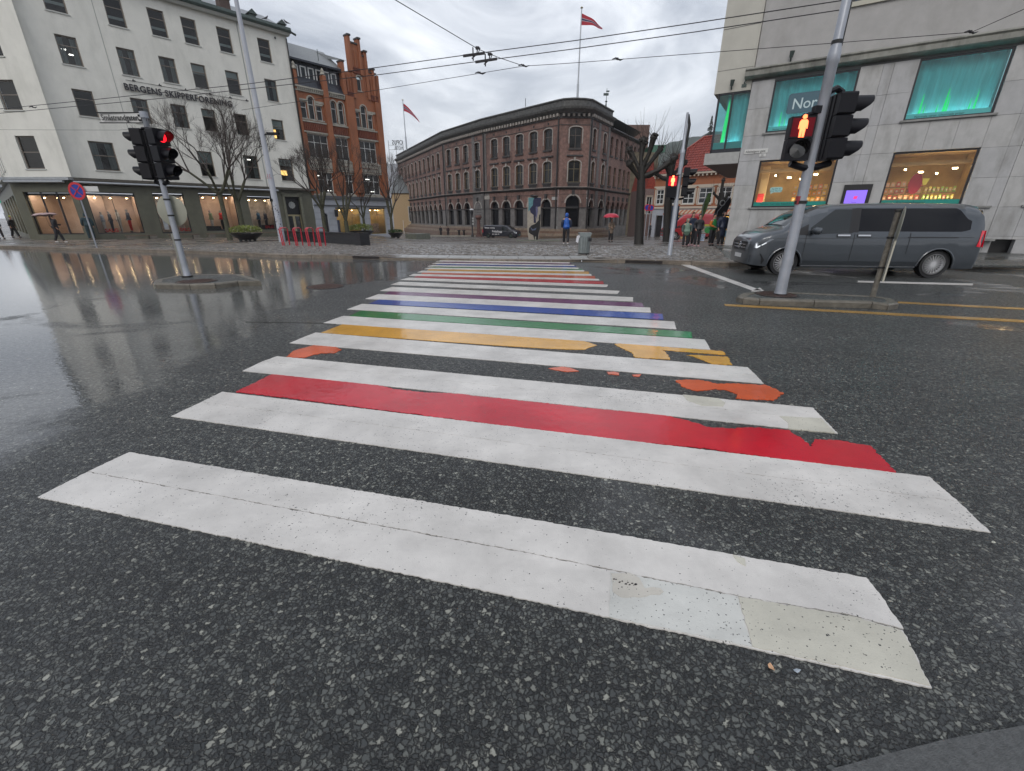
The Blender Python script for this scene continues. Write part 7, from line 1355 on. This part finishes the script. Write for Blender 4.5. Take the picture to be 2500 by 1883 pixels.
    # wheels
    for c in (0, WB_):
        for s in (0, 1):
            y0 = .97 - .93 if s == 0 else .97 + .93; sg = 1 if s == 0 else -1; me_mx = Matrix.Translation((c, y0, Rw)) @ Matrix.Rotation(R(90 * sg), 4, 'X')
            q = MB(); q.lathe([(.23, .02), (.26, .0), (.32, .005), (.345, .03), (.345, -.0 - .19), (.30, -.22)], n=32, cap=False); w_ = q.build('wheel', M_TYRE, T, smooth=True, mx=me_mx)
            q = MB(); q.lathe([(.225, -.03), (.25, .012), (.255, .012), (.235, -.05), (.225, -.06)], n=32, cap=False); q.lathe([(.0, .0), (.055, .0), (.06, -.02)], n=14)
            ns = 20
            for k in range(ns if bright_rim else 7):
                a = 6.2832 * k / (ns if bright_rim else 7); ca, sa = math.cos(a), math.sin(a); wd = .008 if bright_rim else .03
                q.add([(.05 * ca - wd * sa, .05 * sa + wd * ca, -.004), (.05 * ca + wd * sa, .05 * sa - wd * ca, -.004), (.24 * ca + wd * 1.3 * sa, .24 * sa - wd * 1.3 * ca, .0), (.24 * ca - wd * 1.3 * sa, .24 * sa + wd * 1.3 * ca, .0), (.05 * ca, .05 * sa, -.03), (.24 * ca, .24 * sa, -.03)], [(0, 1, 2, 3), (0, 3, 5, 4), (1, 4, 5, 2)])
            q.build('rim', M_RIM if bright_rim else M_GUT, w_, smooth=True); q = MB(); q.lathe([(.22, -.10), (.22, -.12)], n=20); q.build('brake_disc', M_WELL, w_)
    return T
FV = Fac((7.4305, 12.1211), 98.0)
van('grey_van', 'large dark grey people carrier van with tinted windows behind the right signal mast', FV.mat(), (.066, .076, .088), .45)
b = far(1264, 64); hv = math.atan2(5.0, -4.6); S = Matrix.Scale(.98, 4)
mxv = Matrix.Translation((b.x - .3, b.y, b.z)) @ Matrix.Rotation(R(158), 4, 'Z') @ Matrix.Scale(.93, 4)
T = van('dark_van', 'small black delivery van with white lettering in front of the brown building', mxv, (.008, .010, .02), .2, texts=(), bright_rim=False, plain=True)
WT = mat('white vinyl', (.6, .6, .62), .5); FX = Matrix.Translation((0, 1.97, 0)) @ Matrix.Rotation(R(180), 4, 'Z')
def vt(s, size, x, z): text(s, size, T, Matrix.Translation((x, 1.965, z)) @ Matrix.Rotation(R(180), 4, 'Z') @ STAND, WT, .003, bold=.01)
vt('blomster  levering', .22, 4.2, 1.38); vt('Fridalbygg', .40, 3.0, .82); vt('mur  maling  flis', .18, 3.0, .52)
b = far(1648, 45); van('red_van', 'tall red van with yellow green side picture behind the waiting people', Matrix.Translation(b + Vector((.2, 0, 0))) @ Matrix.Rotation(R(-4), 4, 'Z'), (.42, .015, .02), .1, ze=1.28, bright_rim=True, plain=True)
T = scn.collection.objects['red_van']; q = MB(); q.box(2.0, 4.3, -.03, -.015, .55, 1.35); q.build('side_picture', mat('van picture', (.35, .36, .30), .5, var=.6, scale=3), T); q = MB(); q.lathe([(.3, 0), (.3, .01)], n=18); q.build('side_badge', mat('badge green', (.05, .3, .08), .5), T, mx=Matrix.Translation((3.1, -.035, .85)) @ Matrix.Rotation(R(90), 4, 'X')); pbox('side_stripe', T, mat('van yellow', (.6, .5, .08), .5), 2.0, 4.3, -.034, -.03, 1.2, 1.38)
# ================================================================== PEOPLE
def skin(name, V, E, mt, parent, sub=1):
    me = bpy.data.meshes.new(name); me.from_pydata([v[:3] for v in V], E, []); o = bpy.data.objects.new(name, me); scn.collection.objects.link(o)
    o.modifiers.new('s', 'SKIN'); m2 = o.modifiers.new('u', 'SUBSURF'); m2.levels = sub; m2.render_levels = sub
    for i, v in enumerate(V):
        sv = me.skin_vertices[0].data[i]; r = v[3]; sv.radius = r if hasattr(r, '__len__') else (r, r); sv.use_root = (i == 0)
    bpy.context.view_layer.update(); dg = bpy.context.evaluated_depsgraph_get(); out = bpy.data.meshes.new_from_object(o.evaluated_get(dg)); out.materials.clear(); out.materials.append(mt); out.polygons.foreach_set('use_smooth', [True] * len(out.polygons)); out.name = name
    bpy.data.objects.remove(o); bpy.data.meshes.remove(me); return link(name, out, parent)
SKIN_ = mat('skin', (.48, .27, .19), .5); M_HAIR = mat('brown hair', (.06, .035, .02), .7); M_SHOE = mat('dark shoes', (.02, .02, .022), .5); M_EYE = mat('eye', (.02, .015, .015), .3)
def person(name, label, loc, rz, h, coat, legs, shoes=M_SHOE, hair=M_HAIR, hood=None, hat=None, long_=0, stride=0.0, armb=(0, 0), lean=0, bag=None, group=None, slim=1.0, sleeves=None, cat='person', mann=False, skinm=None, drop=0.0):
    T = thing(name, label, cat, loc=loc, rz=rz, group=group); k = h / 1.75; sk = skinm or SKIN_
    def sc(V): return [(x * k * slim, y * k - lean * max(0, z - .9) * k, z * k, (r * k if not hasattr(r, '__len__') else (r[0] * k, r[1] * k))) for x, y, z, r in V]
    # joints, figure faces -y
    La, Lk = (.105, -stride * .9, .10), (.10, -stride * .45 - .02, .50); Ra, Rk = (-.105, stride * .9, .10 + abs(stride) * .10), (-.10, stride * .30 - .02, .50)
    def arm(s, bnd):
        sh = (s * .185, 0, 1.41); el = (s * .235, .03 - bnd * .02, 1.14); wr = (s * (.23 - .10 * bnd), -.05 - .22 * bnd, .92 + .18 * bnd); return sh, el, wr
    aL, aR = arm(1, armb[0]), arm(-1, armb[1])
    V = [(0, 0, .96, (.13, .10)), (0, 0, 1.14, (.115, .085)), (0, 0, 1.34, (.145, .095)), (0, .01, 1.47, .055), (0, -.005, 1.54, .055), (0, -.01, 1.60, (.07, .085)), (0, -.005, 1.67, (.072, .088)), (0, .0, 1.72, (.055, .065))]; E = [(i, i + 1) for i in range(7)]
    def add(par, pts):
        for p in pts: V.append(p); E.append((par, len(V) - 1)); par = len(V) - 1
        return par
    for s, (sh, el, wr) in ((1, aL), (-1, aR)):
        d = Vector((wr[0] - el[0], wr[1] - el[1], wr[2] - el[2])).normalized(); hd = Vector(wr) + d * .08
        p = add(2, [(*sh, .055), (*el, .042), (*wr, .026), (*hd, (.036, .018))])
        for f in range(4): b_ = hd + Vector((0, (f - 1.5) * .018, 0)); t1 = b_ + d * (.035 + .006 * (f in (1, 2))); t2 = t1 + (d + Vector((-s * .5, -.2, 0))).normalized() * .028; add(p, [(*t1, .0085), (*t2, .0075)])
        th = hd - d * .03 + Vector((-s * .01, -.035, -.005)); add(p, [(*th, .010), (*(th + d * .03), .008)])
    for (kn, an) in ((Lk, La), (Rk, Ra)): add(0, [(kn[0] * .9, 0, .88, .085), (*kn, .058), (*an, .038), (an[0], an[1] - .08, an[2] * .3 + .02, (.030, .020))])
    skin('body', sc(V), E, sk, T)
    # face
    q = MB(); q.path([(0, -.088, 1.65), (0, -.112, 1.625), (0, -.092, 1.615)], [.010, .016, .012], 6); 
    for s in (-1, 1): q.path([(s * .078, .0, 1.67), (s * .086, .012, 1.65), (s * .078, .005, 1.615)], [.008, .014, .007], 5)
    q.v = [(x * k * slim, y * k - lean * (z - .9) * k, z * k) for x, y, z in q.v]; q.build('face_features', sk, T, smooth=True)['kind'] = 'stuff'
    q = MB()
    for s in (-1, 1): q.box(s * .032 - .012, s * .032 + .012, -.093, -.080, 1.652, 1.662)
    q.box(-.022, .022, -.094, -.08, 1.578, 1.585); q.v = [(x * k * slim, y * k - lean * (z - .9) * k, z * k) for x, y, z in q.v]
    if not mann: q.build('eyes_and_mouth', M_EYE, T)['kind'] = 'stuff'
    # trousers
    V = [(0, 0, .97, (.15, .115)), (0, 0, 1.05, (.14, .11))]; E = [(0, 1)]; V0 = V; 
    for (kn, an) in ((Lk, La), (Rk, Ra)):
        par = 0
        for p in [(kn[0] * .95, 0, .86, .118), (*kn, .092), (an[0], an[1], an[2] + .0, .075)]: V.append(p); E.append((par, len(V) - 1)); par = len(V) - 1
    skin('trousers', sc(V), E, legs, T)
    for an in (La, Ra): skin('shoe', sc([(an[0], an[1] + .04, max(.045, an[2] - .05), (.062, .062)), (an[0], an[1] - .06, max(.045, an[2] - .06), (.066, .056)), (an[0], an[1] - .16, max(.04, an[2] - .07), (.058, .044))]), [(0, 1), (1, 2)], shoes, T)
    # coat
    zb = .86 - long_; V = [(0, 0, 1.12, (.195, .155)), (0, 0, 1.34, (.225, .155)), (0, .005, 1.455, (.125, .105)), (0, .01, 1.50, (.075, .08)), (0, 0, .98, (.20, .165)), (0, 0, zb, (.205 + long_ * .10, .175 + long_ * .12))]; E = [(0, 1), (1, 2), (2, 3), (0, 4), (4, 5)]
    if long_ > .2: V[5] = (0, 0, (zb + .98) / 2, (.19, .16)); V.append((0, 0, zb, (.20, .18))); E.append((5, 6))
    base = len(V)
    if sleeves is None:
        for (sh, el, wr) in (aL, aR):
            par = 1
            for p in [(sh[0] * 1.02, sh[1], sh[2], .095), (*el, .080), (wr[0], wr[1], wr[2] + .01, .064)]: V.append(p); E.append((par, len(V) - 1)); par = len(V) - 1
    skin('jacket', sc(V), E, coat, T)
    if sleeves is not None:
        for (sh, el, wr), sm in ((aL, sleeves[0]), (aR, sleeves[1])): skin('sleeve', sc([(sh[0] * .95, sh[1], sh[2], .098), (*el, .082), (wr[0], wr[1], wr[2] + .01, .066)]), [(0, 1), (1, 2)], sm, T)
    if hood: skin('hood', sc([(0, .03, 1.50, (.095, .09)), (0, .022, 1.60, (.108, .10)), (0, .018, 1.69, (.106, .102)), (0, .02, 1.755, (.07, .075))]), [(0, 1), (1, 2), (2, 3)], hood, T)
    elif hat: skin('hat', sc([(0, .01, 1.70, (.098, .108)), (0, .01, 1.76, (.082, .09)), (0, .01, 1.80, (.04, .045))]), [(0, 1), (1, 2)], hat, T); 
    if not hood and not mann: skin('hair', sc([(0, .035, 1.57, (.075, .06)), (0, .03, 1.66, (.09, .085)), (0, .018, 1.735, (.078, .082))]), [(0, 1), (1, 2)], hair, T)
    return T
def cloth(n, c, **kw): return mat(n, c, kw.pop('r', .7), var=.25, scale=9, bump=.3, bscale=16, **kw)
C_BLK = cloth('black cloth', (.014, .014, .018), r=.5); C_NAVY = cloth('navy cloth', (.014, .022, .05), r=.45); C_BLUE = cloth('bright blue jacket', (.015, .10, .42), r=.5); C_TAN = cloth('tan coat', (.26, .20, .155)); C_SAGE = cloth('sage green coat', (.16, .25, .19), r=.55); C_SAGED = cloth('dark sage', (.07, .10, .09)); C_RBG = cloth('bright green jacket', (.02, .20, .05)); C_RBY = cloth('yellow red sleeve', (.55, .16, .02)); C_RBB = cloth('blue sleeve', (.02, .16, .30)); C_JEAN = cloth('dark jeans', (.03, .035, .05)); C_WHT = cloth('white cloth', (.55, .54, .5)); C_RED2 = cloth('red cloth', (.5, .02, .02)); C_PINK = mat('pink shoes', (.45, .25, .28), .6); C_GRN = cloth('soft green top', (.2, .3, .17)); C_DTEAL = cloth('dark teal cloth', (.02, .045, .055)); M_WSH = mat('white shoes', (.55, .55, .55), .5); C_YEL = mat('neon yellow cap', (.45, .55, .03), .6); C_STEEL = cloth('steel blue jacket', (.04, .12, .22))
person('person', 'walker in a bright blue hooded jacket and black trousers seen from behind', gnd(1381, 597), R(176), 1.78, C_BLUE, C_BLK, M_WSH, hood=C_BLUE, stride=.16, long_=.04, slim=1.08, sleeves=(C_NAVY, C_NAVY))
pw = gnd(1490, 591); person('person', 'woman in a tan coat standing under the red umbrella', pw, R(15), 1.68, C_TAN, C_BLK, long_=.28, armb=(1.2, .9), stride=.04)
def umbrella(label, p, r, hh, dome, col, tilt=(0, 0)):
    T = thing('umbrella', label, 'umbrella', mx=Matrix.Translation(p) @ Euler((tilt[0], tilt[1], 0)).to_matrix().to_4x4()); q = MB(); n = 8; m_ = 6; vs = []; fs = []
    for i in range(m_ + 1):
        t = i / m_
        for j in range(n * 4):
            a = 6.2832 * j / (n * 4); sc_ = 1 - .09 * t * (1 - abs(math.cos(a * n / 2))); vs.append((r * math.sin(t * 1.45) / math.sin(1.45) * math.cos(a) * sc_, r * math.sin(t * 1.45) / math.sin(1.45) * math.sin(a) * sc_, hh - dome * t * t + (.04 * t * (1 - abs(math.cos(a * n / 2))))))
    N_ = n * 4
    fs = [(i * N_ + j, i * N_ + (j + 1) % N_, (i + 1) * N_ + (j + 1) % N_, (i + 1) * N_ + j) for i in range(m_) for j in range(N_)]; q.add(vs, fs); q.build('canopy', col, T, smooth=True, fix=False)
    q = MB(); q.path([(0, 0, 0), (0, 0, hh + .06)], .008, 6); q.path([(0, 0, 0), (0, .02, -.06), (0, .06, -.08), (0, .09, -.04)], .012, 6); q.build('shaft', M_BLACK, T)
    for j in range(n): a = 6.2832 * j / n; q = MB(); q.path([(0, 0, hh - .25), (r * .5 * math.cos(a), r * .5 * math.sin(a), hh - dome * .22), (r * .97 * math.cos(a), r * .97 * math.sin(a), hh - dome * .98)], .004, 3); q.build('rib', M_BLACK, T)
umbrella('red umbrella held by the woman in the tan coat', pw + Vector((-.12, -.22, 1.16)), .60, .88, .30, mat('red umbrella cloth', (.50, .02, .05), .45))
pl = gnd(148, 593); person('person', 'hurrying pedestrian in black coat under a flat pale pink umbrella', pl, R(120), 1.66, C_BLK, C_BLK, M_WSH, stride=.22, armb=(1.1, .2), lean=.12, long_=.1)
umbrella('flat pale pink umbrella of the hurrying pedestrian', pl + Vector((-.32, .02, 1.05)), .62, .72, .14, mat('pale pink umbrella cloth', (.42, .30, .30), .5), (0, R(-6)))
person('person', 'leaning pedestrian in black with neon yellow cap at the left edge', gnd(40, 581), R(100), 1.75, C_BLK, C_BLK, hat=C_YEL, stride=.2, lean=.18); person('person', 'blurred dark figure at the extreme left edge of the street', gnd(4, 583), R(80), 1.72, C_NAVY, C_BLK, hat=C_BLK, stride=.1)
person('person', 'tall pedestrian in dark teal rain jacket facing the shop window', FW.mat() @ Vector((-2.0, -1.0, -.12)), R(-140), 1.9, C_DTEAL, C_DTEAL, hood=C_DTEAL, slim=1.15)
person('person', 'far walker in black left of the other far walker', far(1074, 81), R(160), 1.78, C_BLK, C_BLK, stride=.08); person('person', 'far walker in dark reddish coat near the plinth', far(1092, 80), R(200), 1.7, cloth('dark wine cloth', (.05, .025, .025)), C_BLK, stride=.1, shoes=M_WSH)
G = 'people waiting at the far kerb'
def stand(label, u, v, h, *a, **k): return person('person', label, gnd(u, v), *a[:1], h, *a[1:], group=G, **k)
stand('child in a sage green hooded coat at the front of the waiting family', 1671, 604.5, 1.42, R(-5), C_SAGE, C_BLK, hood=C_SAGE, long_=.18, slim=1.15, sleeves=(C_SAGED, C_SAGED))
stand('adult in black with curly dark hair behind the child', 1683, 601, 1.72, R(10), C_NAVY, C_BLK, C_PINK, hat=M_HAIR, slim=1.05); stand('woman in black jacket and beret beside the child', 1699, 603, 1.62, R(0), C_BLK, C_BLK, C_PINK, hat=C_BLK, slim=1.05, armb=(.3, .3))
stand('person in rainbow coloured jacket and black trousers', 1734, 600, 1.66, R(25), C_RBG, C_BLK, hat=C_BLK, sleeves=(C_RBB, C_RBY), armb=(0, .8), slim=1.1, long_=.04); stand('woman in long dark navy quilted coat and black hood beside the stone corner', 1756, 602, 1.78, R(8), C_NAVY, C_BLK, hood=C_BLK, long_=.42, slim=1.1)
person('person', 'lone distant pedestrian in black right of the pollard trunk', far(1590, 60), R(0), 1.7, C_BLK, C_BLK)
p = gnd(1711, 602); q = MB(); q.prism([(-.14, 0), (.14, 0), (.17, .36), (-.12, .36)], -.06, .06, 'y'); q.path([(-.06, 0, .36), (-.02, 0, .5), (.06, 0, .36)], .008, 4); tag(q.build('shopping_bag', mat('white blue bag', (.35, .42, .52), .5, var=.7, scale=14), mx=Matrix.Translation(p + Vector((0, .1, .28)))), 'white and blue shopping bag held beside the woman in black', 'bag')
p = gnd(1768, 602); q = MB(); q.prism([(-.09, 0), (.09, 0), (.1, .34), (-.1, .34)], -.05, .05, 'y'); tag(q.build('shopping_bag', mat('light blue bag', (.2, .36, .5), .5), mx=Matrix.Translation(p + Vector((0, -.1, .5)))), 'light blue bag held by the woman in the long navy coat', 'bag')
bird('grey pigeon walking on the cobbles beside the family', gnd(1653, 591.5), 1.5, R(30), 'pigeon', (.05, .045, .05))
# mannequins inside the shop windows
M_MAN = mat('grey mannequin', (.25, .24, .23), .5); MG = 'mannequins in the shop windows'
def mannequin(u, v, dep, label, coat, legs, h=1.75, hat=None, sh=M_SHOE):
    s, z = FW.sz(u, v); f2 = Fac((FW.p - FW.d.cross(Vector((0, 0, 1))) * dep)[:2], 41); s, z = f2.sz(u, v); p = f2.p + f2.d * s + Vector((0, 0, .36)); person('mannequin', label, p, R(-45), h, coat, legs, sh, hat=hat, group=MG, cat='mannequin', mann=True, skinm=M_MAN, slim=1.05, armb=(.2, .4))
mannequin(291, 540, .8, 'mannequin in cream jacket and white trousers', C_WHT, C_WHT, sh=M_WSH); mannequin(316, 540, .8, 'mannequin in dark top and bright red trousers', C_NAVY, C_RED2); mannequin(271, 540, .8, 'mannequin in navy clothes beside the cream one', C_JEAN, C_NAVY, 1.6); mannequin(516, 535, .8, 'mannequin in soft green top and white trousers', C_GRN, C_WHT, sh=M_WSH); mannequin(541, 535, .9, 'mannequin in bright red puffer jacket', C_RED2, C_BLK); mannequin(632, 535, .8, 'mannequin in steel blue jacket and dark jeans', C_STEEL, C_JEAN); mannequin(649, 535, .8, 'mannequin in navy jacket over white shirt', C_NAVY, C_JEAN); mannequin(252, 540, .9, 'mannequin in pale blouse at the clothes rail', cloth('pale blue cloth', (.3, .34, .4)), C_WHT, 1.55)
# ================================================================== HAZE
hz = MB(); hz.box(-200, 410, -30, 475, -6, 84); hm = bpy.data.materials.new('haze'); hm.use_nodes = True; ht_ = hm.node_tree; ht_.nodes.remove(ht_.nodes['Principled BSDF'])
pv_ = N(ht_, 'ShaderNodeVolumePrincipled'); pv_.inputs['Density'].default_value = .0003; pv_.inputs['Color'].default_value = (.97, .98, 1, 1); pv_.inputs['Anisotropy'].default_value = .2
ht_.links.new(pv_.outputs[0], ht_.nodes['Material Output'].inputs['Volume']); tag(hz.build('haze', hm), 'thin rain mist', kind='stuff')
